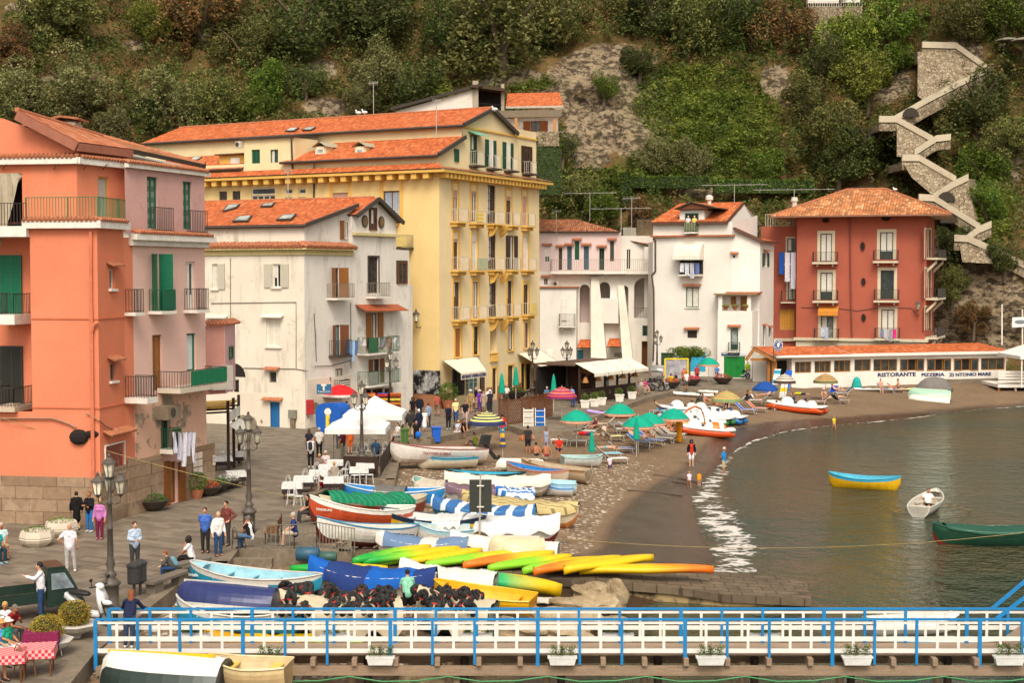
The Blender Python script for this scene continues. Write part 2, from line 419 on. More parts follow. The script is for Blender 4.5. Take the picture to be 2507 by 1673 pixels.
ws=MB();ws.mat(WATER);ws.add([(-60,5,SEA),(900,5,SEA),(900,160,SEA),(-60,160,SEA)],[(0,1,2,3)])
tag(ws.build('sea_water'),kind='structure')
b=NB('sea_foam');fa=b.n('ShaderNodeAttribute',attribute_name='foam')
nf=b.noise(.8,5,.62,sc3=(1,1.5,1));vo=b.n('ShaderNodeTexVoronoi',feature='DISTANCE_TO_EDGE');vo.inputs['Scale'].default_value=1.6;b.l(b.tc.outputs['Object'],vo.inputs['Vector'])
nl=b.noise(5,4,.6);lace=b.math('ADD',b.math('MULTIPLY',b.math('SUBTRACT',nf,.5),2.6),b.math('MULTIPLY',b.math('SUBTRACT',nl,.5),.7));al=b.math('SUBTRACT',b.math('SUBTRACT',b.math('ADD',b.math('MULTIPLY',fa.outputs['Fac'],.8),lace),b.math('MULTIPLY',vo.outputs['Distance'],1.1)),.42);al=b.math('MINIMUM',b.math('MAXIMUM',b.math('MULTIPLY',al,2.6),0.0),.85)
b.l(al,b.b.inputs['Alpha']);b.bump(nf,.6,.05)
FOAM=b.done(lin('#efe6da'),.6,.4)
def strip(cx,widths,foams,z):
 """cx: list of shoreline points; widths: list of (inland, seaward)"""
 pts=[]
 for(x0,y0),(x1,y1)in zip(cx[:-1],cx[1:]):
  L=math.hypot(x1-x0,y1-y0);k=max(1,int(L/.5))
  pts+=[(lerp(x0,x1,i/k),lerp(y0,y1,i/k))for i in range(k)]
 pts.append(cx[-1]);P=np.array(pts);P2=P.copy()
 for _ in range(8):P2[1:-1]=(P2[:-2]+2*P2[1:-1]+P2[2:])/4
 T=np.gradient(P2,axis=0);T/=np.linalg.norm(T,axis=1)[:,None]+1e-9;Nn=np.stack([T[:,1],-T[:,0]],1)*-1
 c0=P2+Nn*.5
 if inside(c0[:1,0]*0+c0[len(c0)//2,0],c0[:1,1]*0+c0[len(c0)//2,1],SEAPOLY)[0]==False:Nn=-Nn
 K=10;V=[];A=[]
 for i,p in enumerate(P2):
  wob=.35*math.sin(i*.45)+.25*math.sin(i*.17+1)
  w0,w1=widths(p[1]);st=foams(p[1])
  for k in range(K):
   t=k/(K-1);q=p+Nn[i]*(lerp(-w0,w1,t)+wob*.4)
   V.append((q[0],q[1],z));A.append(st*math.sin(PI*min(1,t*1.05+.02))**.6*(1 if t<.35 else 1-.55*(t-.35)))
 Fc=[(i*K+k,i*K+k+1,(i+1)*K+k+1,(i+1)*K+k)for i in range(len(P2)-1)for k in range(K-1)]
 me=bpy.data.meshes.new('sea_foam');me.from_pydata(V,[],Fc);me.materials.append(FOAM)
 me.attributes.new('foam','FLOAT','POINT').data.foreach_set('value',np.array(A,np.float32));me.update()
 return tag(bpy.data.objects.new('sea_foam',me),'white foam of small waves breaking along the dark sand','foam',kind='stuff')
fo=strip(SH[1:17],lambda y:(.12,float(np.interp(y,[60,66,78,86,96,110],[2.5,3.2,2.6,1.4,.5,.45]))),lambda y:float(np.interp(y,[60,66,80,90,110,160],[.95,1.0,.95,.85,.95,1.0])),SEA+.012);col.objects.link(fo)
def proj(p):
 d=Vector(p)-Vector((0,0,H_));f=d.y*cT-d.z*sT;up=d.y*sT+d.z*cT
 return CX+F_*d.x/f,CY-F_*up/f
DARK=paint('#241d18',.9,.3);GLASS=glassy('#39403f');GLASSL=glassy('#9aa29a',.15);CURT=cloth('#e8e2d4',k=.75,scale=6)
WHITE=paint('#f2eadc',.5);BROWN=wood('#7a4a26');DGREEN=louver('#1f5f43');DGREY=paint('#4a4038',.6)
IRON=paint('#3b352e',.6);PALEIRON=paint('#ded3c0',.5);GREENIRON=paint('#2c6a4c',.5);GREYIRON=paint('#8b8273',.5)
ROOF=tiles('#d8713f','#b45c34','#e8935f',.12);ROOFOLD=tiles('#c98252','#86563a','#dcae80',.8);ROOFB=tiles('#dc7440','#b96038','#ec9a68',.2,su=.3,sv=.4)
TERRA=paint('#b5704c',.85,.3,6)
class Wall:
 def __init__(s,a,b,z0,z1):
  s.a,s.b,s.z0,s.z1=Vector((a[0],a[1])),Vector((b[0],b[1])),z0,z1
  s.L=(s.b-s.a).length;s.d=(s.b-s.a)/s.L;s.n=Vector((s.d.y,-s.d.x));s.ops=[]
 def P(s,t,z,o=0.0):p=s.a+s.d*t+s.n*o;return Vector((p.x,p.y,z))
 def sz(s,uv,o=0.0):
  r=ray(*uv);a=s.a+s.n*o;k=(a.dot(s.n))/(r.x*s.n.x+r.y*s.n.y)
  p=Vector((0,0,H_))+r*k;return(Vector((p.x,p.y))-a).dot(s.d),p.z
 def at(s,uv,o=0.0):t,z=s.sz(uv,o);return s.P(t,z,o)
 def bb(s,V,x0,y0,x1,y1,o=0.0):
  xm,ym=(x0+x1)/2,(y0+y1)/2
  return s.sz(V(x0,ym),o)[0],s.sz(V(xm,y1),o)[1],s.sz(V(x1,ym),o)[0],s.sz(V(xm,y0),o)[1]
 def bx(s,mb,s0,z0,s1,z1,o0,o1):
  return mb.obox(s.P(s0,z0,o0),s.P(s1,z0,o0)-s.P(s0,z0,o0),s.P(s0,z0,o1)-s.P(s0,z0,o0),(0,0,z1-z0))
 def wall(s,mb,dep=.28):
  xs=sorted({0,s.L}|{max(0,min(s.L,t))for o in s.ops for t in(o[0],o[2])});zs=sorted({s.z0,s.z1}|{max(s.z0,min(s.z1,t))for o in s.ops for t in(o[1],o[3])})
  for i in range(len(xs)-1):
   for j in range(len(zs)-1):
    cx,cz=(xs[i]+xs[i+1])/2,(zs[j]+zs[j+1])/2
    if any(o[0]<cx<o[2]and o[1]<cz<o[3]for o in s.ops):continue
    mb.face([s.P(xs[i],zs[j]),s.P(xs[i+1],zs[j]),s.P(xs[i+1],zs[j+1]),s.P(xs[i],zs[j+1])])
  for o in s.ops:
   d=o[4];q=[(o[0],o[1]),(o[2],o[1]),(o[2],o[3]),(o[0],o[3])]
   for k in range(4):
    a_,b_=q[k],q[(k+1)%4]
    mb.face([s.P(*b_),s.P(*a_),s.P(*a_,-d),s.P(*b_,-d)])
def shutterpart(W,p,m,s0,z0,s1,z1,o0=.03,o1=.09):
 mb=MB();W.bx(mb,s0,z0,s1,z1,o0,o1);return mb.build('shutter',m,p)
def win(W,par,V,x0,y0,x1,y1,fr=WHITE,gl=GLASS,sh=None,shm=DGREEN,roll=0,rollm=None,cur=False,n=2,bars=0,depth=.16,proud=False,trim=None,tm=None,tw=.16,hood=None,sill=None,closed=None,door=False,tz=0.0,sw=.5,kick=None,nm='window'):
 s0,z0,s1,z1=W.bb(V,x0,y0,x1,y1)
 if s1<s0:s0,s1=s1,s0
 fw=min(.09,(s1-s0)*.12)
 if proud:o=.05
 else:
  W.ops.append((s0,z0,s1,z1,depth+.03));o=-depth
 mb=N_(fr)
 W.bx(mb,s0,z0,s0+fw,z1,o,o+.06);W.bx(mb,s1-fw,z0,s1,z1,o,o+.06)
 W.bx(mb,s0+fw,z1-fw,s1-fw,z1,o,o+.055);W.bx(mb,s0+fw,z0,s1-fw,z0+fw*(1 if not kick else 1),o,o+.055)
 for i in range(1,n):
  c=lerp(s0,s1,i/n);W.bx(mb,c-fw*.5,z0+fw,c+fw*.5,z1-fw,o,o+.05)
 for i in range(bars):
  c=lerp(z0,z1,(i+1)/(bars+1));W.bx(mb,s0+fw,c-.02,s1-fw,c+.02,o,o+.045)
 f=mb.build(nm,parent=par)
 if closed:shutterpart(W,f,closed,s0+fw*.6,z0+fw*.6,s1-fw*.6,z1-fw*.6,o+.01,o+.04)
 else:
  g=MB();zk=z0
  if kick:
   zk=lerp(z0,z1,.3);k=MB();W.bx(k,s0+fw,z0+fw,s1-fw,zk,o+.008,o+.042);k.build('kick_panel',kick,f)
  g.face([W.P(s0,zk,o+.006),W.P(s1,zk,o+.006),W.P(s1,z1,o+.006),W.P(s0,z1,o+.006)]);g.build('pane',gl,f)
  if cur:
   c=MB();k_=1 if cur is True else cur
   W.bx(c,s0+fw,max(zk,lerp(z1,z0,k_))+.02,lerp(s0,s1,.5)-fw*.5,z1-fw,o+.012,o+.02)
   if cur is True:W.bx(c,lerp(s0,s1,.5)+fw*.5,zk+.02,s1-fw,z1-fw,o+.012,o+.02)
   c.build('curtain',CURT,f)
 if roll:r=MB();W.bx(r,s0+.01,lerp(z1,z0,roll),s1-.01,z1-.01,o+.065,o+.1);r.build('roller_blind',rollm or WHITE,f)
 hw=(s1-s0)*sw
 if sh in('open','left'):shutterpart(W,f,shm,s0-hw,z0,s0-.02,z1)
 if sh in('open','right'):shutterpart(W,f,shm,s1+.02,z0,s1+hw,z1)
 if sh=='ajar':
  for q,sg in((s0,-1),(s1,1)):
   b_=MB();a_=W.P(q,z0,.0);b_.obox(a_,(W.P(q+sg*hw*.55,z0,hw*.75)-a_),(W.P(q,z0,.04)-a_),(0,0,z1-z0));b_.build('shutter',shm,f)
 if trim:
  t=MB();W.bx(t,s0-tw,z0,s0-.002,z1+tw+tz,.0,.05);W.bx(t,s1+.002,z0,s1+tw,z1+tw+tz,.0,.05);W.bx(t,s0-.002,z1+tz+.002,s1+.002,z1+tw+tz,.0,.048);t.build('surround',trim,f)
 if sill:t=MB();W.bx(t,s0-.1,z0-.1,s1+.1,z0-.002,-.05,.13);t.build('sill',sill,f)
 if hood:
  t=MB();a_=W.P(s0-.3,z1+.28,0);t.obox(a_,W.P(s1+.3,z1+.28,0)-a_,W.P(s0-.3,z1+.12,.38)-a_,(0,0,.07));t.build('hood',hood,f)
 return f,(s0,z0,s1,z1)
def balc(W,par,V,x0,y0,x1,y1,dep=.7,rm=IRON,sm=WHITE,panel=None,br=None,sl=.14,bars=.13,r=.011,nm='balcony',brn=2,gap=None):
 s0,z0,s1,z1=W.bb(V,x0,y0,x1,y1,dep)
 if W.n.x>0:s0=W.sz(V(x0,(y0+y1)/2),0)[0]
 else:s1=W.sz(V(x1,(y0+y1)/2),0)[0]
 if s1<s0+.7:s1=s0+.7
 mb=N_(sm);W.bx(mb,s0-.05,z0,s1+.05,z0+sl,.002,dep+.05);p=mb.build(nm,parent=par)
 if br:
  for i in range(brn):
   c=lerp(s0,s1,(i+.5)/brn)if brn>2 else(lerp(s0,s1,.18+.64*i))
   b_=MB();b_.obox(W.P(c-.07,z0-.28,0),W.P(c+.07,0,0)-W.P(c-.07,0,0),W.P(0,0,dep*.75)-W.P(0,0,0),(0,0,.27));b_.build('bracket',br,p)
 rl=MB();rl.mat(rm);zt=z1;zb=z0+sl
 path=[W.P(s0,0,.05),W.P(s0,0,dep),W.P(s1,0,dep),W.P(s1,0,.05)]
 for k in range(3):
  a_,b_=path[k],path[k+1];a2,b2=a_.copy(),b_.copy();a2.z=b2.z=zt;rl.bar(a2,b2,.045,.03)
  a3,b3=a_.copy(),b_.copy();a3.z=b3.z=zb+.07;rl.bar(a3,b3,.03,.02)
  n=max(2,int((b_-a_).length/bars))
  for i in range(n+1):
   q=a_.lerp(b_,i/n);rl.bar((q.x,q.y,zb),(q.x,q.y,zt),r*2,r*2)
 rl.build('railing',parent=p)
 if panel:
  m_,f0,f1=panel;t=MB();W.bx(t,lerp(s0,s1,f0),zb+.08,lerp(s0,s1,f1),zt-.03,dep+.02,dep+.045);t.build('screen',m_,p)
 return p,(s0,z0,s1,z1)
def roofq(par,el,er,rr,rl,m=ROOF,th=.16,name='roof',over=0.0,edge=DGREY,rake=None):
 """sloping tiled slab: eave-left, eave-right, ridge-right, ridge-left"""
 el,er,rr,rl=[Vector(p)for p in(el,er,rr,rl)]
 ex=(er-el);L=ex.length;ex=ex/L;n=ex.cross(rl-el).normalized()
 if n.z<0:n=-n
 uy=n.cross(ex)
 if uy.dot(rl-el)<0:uy=-uy
 if over:el=el-uy*over;er=er-uy*over
 q=[el,er,rr,rl];uv=[((p-el).dot(ex),(p-el).dot(uy))for p in q]
 mb=N_(m);mb.face([p+n*th for p in q],uv)
 mb.mat(edge or DGREY);lo=q
 for k in range(4):
  a_,b_=lo[k],lo[(k+1)%4];mb.face([a_,b_,b_+n*th,a_+n*th])
 mb.face([q[0],q[3],q[2],q[1]]);return mb.build(name,parent=par)
def gutter(par,a,b,m=DGREY,r=.09):
 mb=N_(m);mb.tube([a,b],r,6);mb.build('gutter',parent=par)
def ridge(par,a,b,m=TERRA,r=.12):
 mb=N_(m);a,b=Vector(a),Vector(b);n=max(2,int((b-a).length/.45))
 for i in range(n):
  p,q=a.lerp(b,i/n),a.lerp(b,(i+.96)/n);mb.tube([p,q],[r,r*.86],6)
 mb.build('ridge_tiles',parent=par)
def quad(mb,pts,inward=None):mb.face(pts)
def along(p,d,u):
 """point p + d*t that is seen in picture column u"""
 lo,hi=-80.0,80.0;p,d=Vector(p),Vector(d);f=lambda t:proj(p+d*t)[0]-u
 lo=-5.0;a_=f(lo);hi=60.0;b_=f(hi)
 for _ in range(50):
  m_=(lo+hi)/2;c=f(m_)
  if(c>0)==(a_>0):lo=m_
  else:hi=m_
 return p+d*lo
def v3(p2,z):return Vector((p2[0],p2[1],z))
def dentils(W,par,s0,s1,z,step,w_,h,o1,m,o0=.0):
 mb=N_(m);n=int((s1-s0)/step)
 for i in range(n+1):
  c=s0+step*(i+.5)
  if c+w_/2>s1:break
  W.bx(mb,c-w_/2,z,c+w_/2,z+h,o0,o1)
 mb.build('cornice_brackets',parent=par)
def tube_on(W,par,V,pts,r,m,o=.08,nm='pipe'):
 mb=N_(m);mb.tube([W.at(V(*p),o)for p in pts],r,6);return mb.build(nm,parent=par)
YP=thing('palazzo','tall yellow five storey palazzo with bracketed cornice, white balconies and orange tiled attic','building',G(1079,1003,0))
yc=D(1075,430,113);yl=D(505,460,124.5);yr=D(1320,560,128.6)
ZC=D(1075,423,113).z
yl2=yl+(yl-yc)*.15
YW,YS=stucco('#f6d795','#e3b870',.2),stucco('#f5dcaa','#e8c588',.2);YPALE=stucco('#f5dfae','#d8bb80',.25);YT=stucco('#efbf64','#d8a550',.2);YREV=stucco('#efc878')  # YS is YW made paler, light on the right face put into colour
WL1=Wall(xy(yl2),xy(yc),0,ZC);WR1=Wall(xy(yc),xy(yr),0,ZC)
back=Vector((yl2.x+(yr.x-yc.x),yl2.y+(yr.y-yc.y)))
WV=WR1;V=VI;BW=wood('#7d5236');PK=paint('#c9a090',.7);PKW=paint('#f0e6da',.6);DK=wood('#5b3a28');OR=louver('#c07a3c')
def yb(x0,y0,x1,y1,**k):balc(WV,YP,VI,x0,y0,x1,y1,.75,rm=PALEIRON,sm=YT,br=YT,brn=5,sl=.12,bars=.14,**k)
for(x0,y0,x1,y1,kw)in[(388,172,420,370,dict(fr=BW,roll=.24,rollm=PK,cur=True)),(505,178,540,370,dict(fr=BW,roll=.1,rollm=PK,cur=True)),(728,212,762,392,dict(fr=BW,roll=.14,rollm=PK)),(833,212,863,398,dict(fr=BW,roll=1,rollm=PK)),(390,485,423,680,dict(fr=BW,roll=.1,rollm=PK)),(510,455,545,680,dict(fr=WHITE,roll=.2,rollm=PKW,cur=True)),(836,470,868,685,dict(fr=WHITE,roll=1,rollm=PKW)),(393,760,432,1000,dict(fr=BW,cur=.4,bars=1)),(515,760,552,995,dict(fr=BW,cur=True)),(735,752,768,980,dict(fr=DK,cur=.5)),(840,777,872,970,dict(fr=DK)),(520,1045,553,1225,dict(fr=DK,cur=.5,bars=2,sill=YT)),(740,1030,772,1198,dict(fr=DK,cur=True,sill=YT)),(845,1017,875,1185,dict(fr=PK,cur=.3,sill=YT)),(402,1057,440,1240,dict(fr=OR,closed=OR,sill=YT))]:
 win(WV,YP,VI,x0,y0,x1,y1,trim=YT,tw=.22,tz=.55 if y0<500 else .12,**kw)
win(WV,YP,VI,747,463,779,680,fr=DK,sh='open',sw=.65,shm=louver('#4b3527'),cur=True)
for(x0,y0,x1,y1)in[(610,140,662,388),(615,440,665,685),(620,730,668,985)]:
 win(WV,YP,VI,x0,y0,x1,y1,fr=DK,bars=4,cur=.75,n=3)
for(x0,y0,x1,y1)in[(372,290,487,382),(492,305,605,390),(606,308,724,395),(725,315,823,405),(824,320,918,410),(375,600,492,695),(495,605,610,695),(611,607,724,692),(725,605,822,692),(823,610,925,692),(380,920,499,1015),(500,915,612,1005),(613,907,729,995),(730,903,827,990),(828,895,927,978)]:
 k={}
 if(x0,y0)==(492,305):k=dict(panel=(cloth('#e8c24a','#f2dc90',2,.3),0,.6))
 if(x0,y0)==(828,895):k=dict(panel=(cloth('#e9cf78'),.1,.95))
 if(x0,y0)==(495,605):k=dict(panel=(cloth('#b9bd96'),.05,.95))
 yb(x0,y0,x1,y1,**k)
for(x0,x1,yt,yb_)in[(606,722,400,470),(611,727,700,770),(614,730,1000,1075)]:
 for(xa,sg)in((x0+8,1),(x1-42,-1)):
  mb=N_(YT);s_,zt=WV.sz(VI(xa+6,yt));zb=WV.sz(VI(xa+6,yb_))[1];n=6
  pr=[(.0,zt)]+[(.72*math.cos(PI/2*i/n),zt-(zt-zb)*math.sin(PI/2*i/n))for i in range(n+1)]
  for i in range(1,len(pr)-1):
   a_,b_=pr[i],pr[i+1];q=[WV.P(s_,zt,0.004),WV.P(s_,a_[1],a_[0]),WV.P(s_,b_[1],b_[0])];q2=[WV.P(s_+.25,zt,0.004),WV.P(s_+.25,a_[1],a_[0]),WV.P(s_+.25,b_[1],b_[0])]
   mb.face(q);mb.face(q2[::-1]);mb.face([q[1],q2[1],q2[2],q[2]])
  mb.build('loggia_bracket',parent=YP)
s0,z0,s1,z1=WV.bb(VI,627,1030,668,1212);WV.ops.append((s0,z0,s1,z1,.9));mb=MB();mb.face([WV.P(s0,z0,-.9),WV.P(s1,z0,-.9),WV.P(s1,z1,-.9),WV.P(s0,z1,-.9)]);nch=mb.build('niche',stucco('#d9c27a'),YP)
mb=N_(YT);z0b=WV.bb(VI,627,1212,668,1262)[1]
for i in range(6):t=s0+(s1-s0)*(i+.5)/6;p=WV.P(t,z0b,.1);mb.lathe([(.07,z0b),(.1,z0b+.35),(.05,z0b+.6),(.08,z0-.08)],(p.x,p.y,0),6)
WV.bx(mb,s0-.1,z0-.1,s1+.1,z0,.0,.22);WV.bx(mb,s0-.1,z0b-.1,s1+.1,z0b,.0,.22);mb.build('balustrade',parent=YP)
for(x0,y0,x1,y1,m_)in[(385,1312,470,1490,BROWN),(560,1318,600,1488,BROWN),(640,1312,668,1480,DK),(740,1295,775,1458,DK),(825,1283,850,1450,DK),(852,1283,888,1450,DARK)]:
 win(WV,YP,VI,x0,y0,x1,y1,fr=m_,gl=GLASS if m_ is not DARK else DARK,n=2,door=True,nm='door',trim=YT if x0>600 else None)
win(WV,YP,VI,472,1318,556,1488,fr=WHITE,n=3,gl=glassy('#6f8a86'),bars=1,nm='shop_front')
WV=WL1;GR=paint('#5a4a40',.6)
for(x0,y0,x1,y1,kw)in[(810,1190,890,1325,dict(fr=GR,bars=3,n=3)),(945,1187,1025,1330,dict(fr=GR,bars=3,n=3)),(1135,1155,1375,1225,dict(fr=WHITE,n=1)),(1135,1230,1375,1310,dict(fr=WHITE,n=4)),(1475,1165,1550,1218,dict(n=1)),(1475,1250,1550,1290,dict(n=1)),(1612,1162,1686,1216,dict(n=1)),(1612,1248,1686,1290,dict(n=1)),(1955,1205,2115,1300,dict(fr=PK,closed=PK,trim=YT,tz=.7,tw=.3))]:
 win(WV,YP,VF,x0,y0,x1,y1,**kw)
win(WV,YP,VHh,322,1185,490,1500,fr=BW,gl=cloth('#aab4bd','#8fa0b0',0,.2,.3),trim=YT,tw=.3,tz=.9)
balc(WV,YP,VHh,330,1370,490,1502,.7,rm=PALEIRON,sm=YT,br=YT)
balc(WV,YP,VE,1278,330,1390,420,.9,rm=IRON,sm=DGREY,panel=(cloth('#d8c27c'),.0,.95))
win(WV,YP,VE,1285,345,1310,415,fr=GR)
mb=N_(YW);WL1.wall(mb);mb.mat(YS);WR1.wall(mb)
mb.face([v3(yr,0),v3(back,0),v3(back,ZC),v3(yr,ZC)]);mb.face([v3(back,0),v3(yl2,0),v3(yl2,ZC),v3(back,ZC)])
mb.build('wall',parent=YP)
mb=MB();RB=stucco('#b07a58','#8a6248',.4);mb.mat(RB)
tq,zq=WL1.sz(VI(225,1478));WL1.bx(mb,WL1.L-12,0,WL1.L+.06,zq,.0,.06)
for a_,b_ in((380-80,383),(602,638),(670,738),(777,823),(890,945)):
 sa=max(0.0,WR1.sz(VI(a_,1460))[0]);sb=min(WR1.L,WR1.sz(VI(b_,1460))[0]);WR1.bx(mb,sa,0,sb,zq,.0,.06)
mb.build('plinth',parent=YP)
mb=N_(YT);e=.95
def offs(pa,o):return pa
for W_ in(WL1,WR1):
 W_.bx(mb,-.0 if W_ is WL1 else-e,ZC+.003,W_.L+(0 if W_ is WL1 else e),ZC+.22,-.1,e)
 W_.bx(mb,0 if W_ is WL1 else-.4,ZC-.22,W_.L+(.4 if W_ is WL1 else .3),ZC,0.003,.18)
mb.build('cornice',parent=YP)
dentils(WL1,YP,0,WL1.L,ZC-.45,1.13,.5,.44,.8,YT);dentils(WR1,YP,-.3,WR1.L+.3,ZC-.4,.62,.3,.39,.8,YT)
roofq(YP,WL1.P(0,ZC+.24,e+.05),WL1.P(WL1.L+e,ZC+.24,e+.05),WL1.P(WL1.L,ZC+.75,-.1),WL1.P(0,ZC+.75,-.1),ROOF,.06,'cornice_tiles')
roofq(YP,WR1.P(-e,ZC+.24,e+.05),WR1.P(WR1.L+e,ZC+.24,e+.05),WR1.P(WR1.L,ZC+.5,0),WR1.P(0,ZC+.5,0),ROOFOLD,.06,'cornice_tiles')
RP=Wall(WR1.P(-.3+.3,0,-.3).xy,WR1.P(WR1.L,0,-.3).xy,ZC,ZC+6)
dl=-Vector((WL1.d.x,WL1.d.y,0));dr=Vector((WR1.d.x,WR1.d.y,0))
hp={k:RP.at(VHh(*p))for k,p in dict(e1=(870,822),u1=(1125,642),e2=(1118,522),pk=(1400,362),r2=(1652,612),pl=(1612,545),pr=(1872,596),br=(1886,1035),rr=(1892,700)).items()}
mb=N_(YPALE);zb=ZC+.3
b0=RP.sz(VHh(872,900))[0]
pts=[(b0,zb),(RP.L,zb),(RP.L,hp['pr'].z),(RP.sz(VHh(1612,545))[0],hp['pl'].z),(RP.sz(VHh(1605,570))[0],hp['r2'].z+.3),(RP.sz(VHh(1400,362))[0],hp['pk'].z),(RP.sz(VHh(1118,522))[0],hp['e2'].z),(RP.sz(VHh(1125,642))[0],hp['u1'].z),(b0,hp['e1'].z)]
mb.face([RP.P(a,z)for a,z in pts]);
E1L=along(hp['e1'],dl,500);mb.face([v3(E1L,zb),RP.P(b0,zb),RP.P(b0,hp['e1'].z),v3(E1L,hp['e1'].z)])
E2L=along(hp['e2'],dl,357);mb.face([v3(E2L,zb),v3(hp['e2'],zb),hp['e2'],E2L])
bk=RP.P(RP.L,0)+dl*((E2L-hp['e2']).length);mb.face([RP.P(RP.L,zb),v3(bk,zb),v3(bk,hp['r2'].z),RP.P(RP.L,hp['r2'].z)]);mb.face([v3(bk,zb),v3(E2L,zb),E2L,v3(bk,hp['r2'].z)])
mb.build('attic_wall',parent=YP)
RL=along(hp['pk'],dl,440);ov=.35
er=hp['e2']-dl*.35;rr=hp['pk']-dl*.35
roofq(YP,E2L+dl*.3,er,rr,RL,ROOF,.14,over=.35)
r2=hp['r2']-dl*.35;r2l=hp['r2']+dl*((RL-hp['pk']).length)
roofq(YP,r2,r2l,RL,rr,ROOF,.14)
roofq(YP,r2l+dl*4,E2L+dl*.3,RL,RL+dl*.05,ROOF,.14)
ridge(YP,RL+Vector((0,0,.15)),rr+Vector((0,0,.15)));gutter(YP,E2L-dr*.4+Vector((0,0,-.08)),er-dr*.4+Vector((0,0,-.08)),r=.13)
mb=N_(DGREY);mb.bar(er-dr*.3,rr,.2,.3);mb.bar(rr,r2,.2,.3);mb.build('bargeboard',parent=YP)
u1l=along(hp['u1'],dl,822);e1l=along(hp['e1'],dl,692);er=hp['e1']-dl*.3;ur=hp['u1']-dl*.3
roofq(YP,e1l,er,ur,u1l,ROOF,.12,over=.35);gutter(YP,e1l-dr*.4+Vector((0,0,-.1)),er-dr*.4+Vector((0,0,-.1)),r=.12)
mb=N_(DGREY);mb.bar(er-dr*.3,ur,.2,.3);mb.build('bargeboard',parent=YP)
for x0 in(1780,2182):
 z=170;px=VF(x0+55,815);PL=Wall(xy(hp['e1']+dl*60+dr*1.2),xy(hp['e1']+dr*1.2),0,30)
 c,zc0=PL.sz(VF(x0+55,820));zt=PL.sz(VF(x0+55,735))[1];zp=PL.sz(VF(x0+55,690))[1]
 mb=N_(YPALE);PL.bx(mb,c-.55,zc0-.3,c+.55,zt,-2.6,0)
 mb.mat(paint('#b9ad92',.5))
 for sg in(-1,1):mb.face([PL.P(c+sg*.75,zt-.05,.25),PL.P(c,zp,.25),PL.P(c,zp,-2.6),PL.P(c+sg*.75,zt-.05,-2.6)])
 dm=mb.build('roof_dormer',parent=YP);mb=N_(WHITE);PL.bx(mb,c-.4,zc0+.05,c+.4,zt-.12,.004,.06);f=mb.build('frame',parent=dm)
 mb=MB();PL.bx(mb,c-.27,zc0+.18,c+.27,zt-.25,.062,.07);mb.build('pane',GLASSL,dm)
MBK=Wall(xy(E1L+dl*3),xy(hp['e1']),ZC,ZC+6)
s0,z0,s1,z1=MBK.bb(VF,1065,655,1568,970);mb=N_(YPALE)
MBW=Wall(MBK.P(s0,0).xy,MBK.P(s1,0).xy,zb,z1)
for x0,x1 in((1138,1223),(1328,1407)):win(MBW,YP,VF,x0,768,x1,925,fr=paint('#1f5f43'),closed=DGREEN if x0<1200 else None,cur=.9,n=2)
MBW.wall(mb);depth_=3.4
a_,b_=MBW.P(MBW.L,zb),MBW.P(MBW.L,zb)+dr*depth_;mb.face([a_,b_,v3(b_,z1),v3(a_,z1)]);c_=MBW.P(0,zb);d_=c_+dr*depth_;mb.face([d_,c_,v3(c_,z1),v3(d_,z1)])
mb.build('dormer_wall',parent=YP)
roofq(YP,MBW.P(-.15,z1,.3),MBW.P(MBW.L+.2,z1,.3),v3(b_,z1+.25),v3(d_,z1+.25),ROOFOLD,.1)
mb=N_(DGREY);mb.tube([MBW.P(MBW.L-.1,z1,.25),MBW.P(MBW.L-.1,z1-2.6,.1),MBW.P(MBW.L-.6,z1-3,.1)],.08);mb.build('downpipe',parent=YP)
p0=MBK.P(s0-.02,0);pe=MBK.at(VF(1060,955));pl_=MBK.at(VF(600,985));up=pe+dr*3.3;up.z=pe.z+1.45
ul=pl_+dr*3.3;ul.z=up.z
roofq(YP,v3(pl_+dl*6,pe.z),pe,up,v3(ul+dl*6,up.z),ROOF,.1,over=.3);gutter(YP,v3(pl_+dl*6,pe.z-.1)-dr*.35,pe-dr*.35-Vector((0,0,.1)),r=.1)
mb=N_(YT);q=MBK.P(s0-3.6,pe.z+.3,-1.0);mb.obox(q,MBK.P(s0-.05,0,0)-MBK.P(s0-3.6,0,0),dr*2.2,(0,0,.95));dq=mb.build('low_dormer',parent=YP)
mb=N_(ROOFOLD);mb.obox(q+Vector((0,0,.98))-dr*.35+dl*.3,MBK.P(s0-.05,0,0)-MBK.P(s0-3.9,0,0),dr*2.5,(0,0,.1));mb.build('roof',parent=dq)
mb=N_(WHITE);q2=MBK.P(s0-2.3,pe.z+.42,-.97);mb.obox(q2,MBK.P(1,0,0)*1.0-MBK.P(0,0,0),-dr*.03,(0,0,.6));mb.build('frame',parent=dq)
DG=paint('#1f5f43')
for(x0,y0,x1,y1,kw)in[(1200,625,1258,910,dict(fr=DG,closed=None,cur=.5)),(1385,672,1424,940,dict(fr=WHITE,sw=.9,sh='open',shm=DGREEN,cur=True)),(1560,698,1598,965,dict(fr=WHITE,sw=.9,sh='open',shm=DGREEN,cur=True)),(1742,735,1795,1005,dict(fr=DK,sh='open',shm=louver('#4b3527')))]:
 win(RP,YP,VHh,x0,y0,x1,y1,proud=True,**kw)
win(RP,YP,VHh,1037,762,1080,890,fr=DG,closed=DGREEN,proud=True,n=2)
for b_ in[(1190,780,1350,938),(1365,820,1518,970),(1545,848,1692,992),(1728,888,1880,1022)]:balc(RP,YP,VHh,*b_,.75,rm=PALEIRON,sm=DGREY,bars=.14)
mb=N_(paint('#7cc2a0',.5));q=RP.at(VHh(1180,580));q2=RP.at(VHh(1300,600));mb.obox(q,q2-q,RP.P(0,0,.9)-RP.P(0,0,0)+Vector((0,0,-.35)),(0,0,.04));mb.build('canopy',parent=YP)
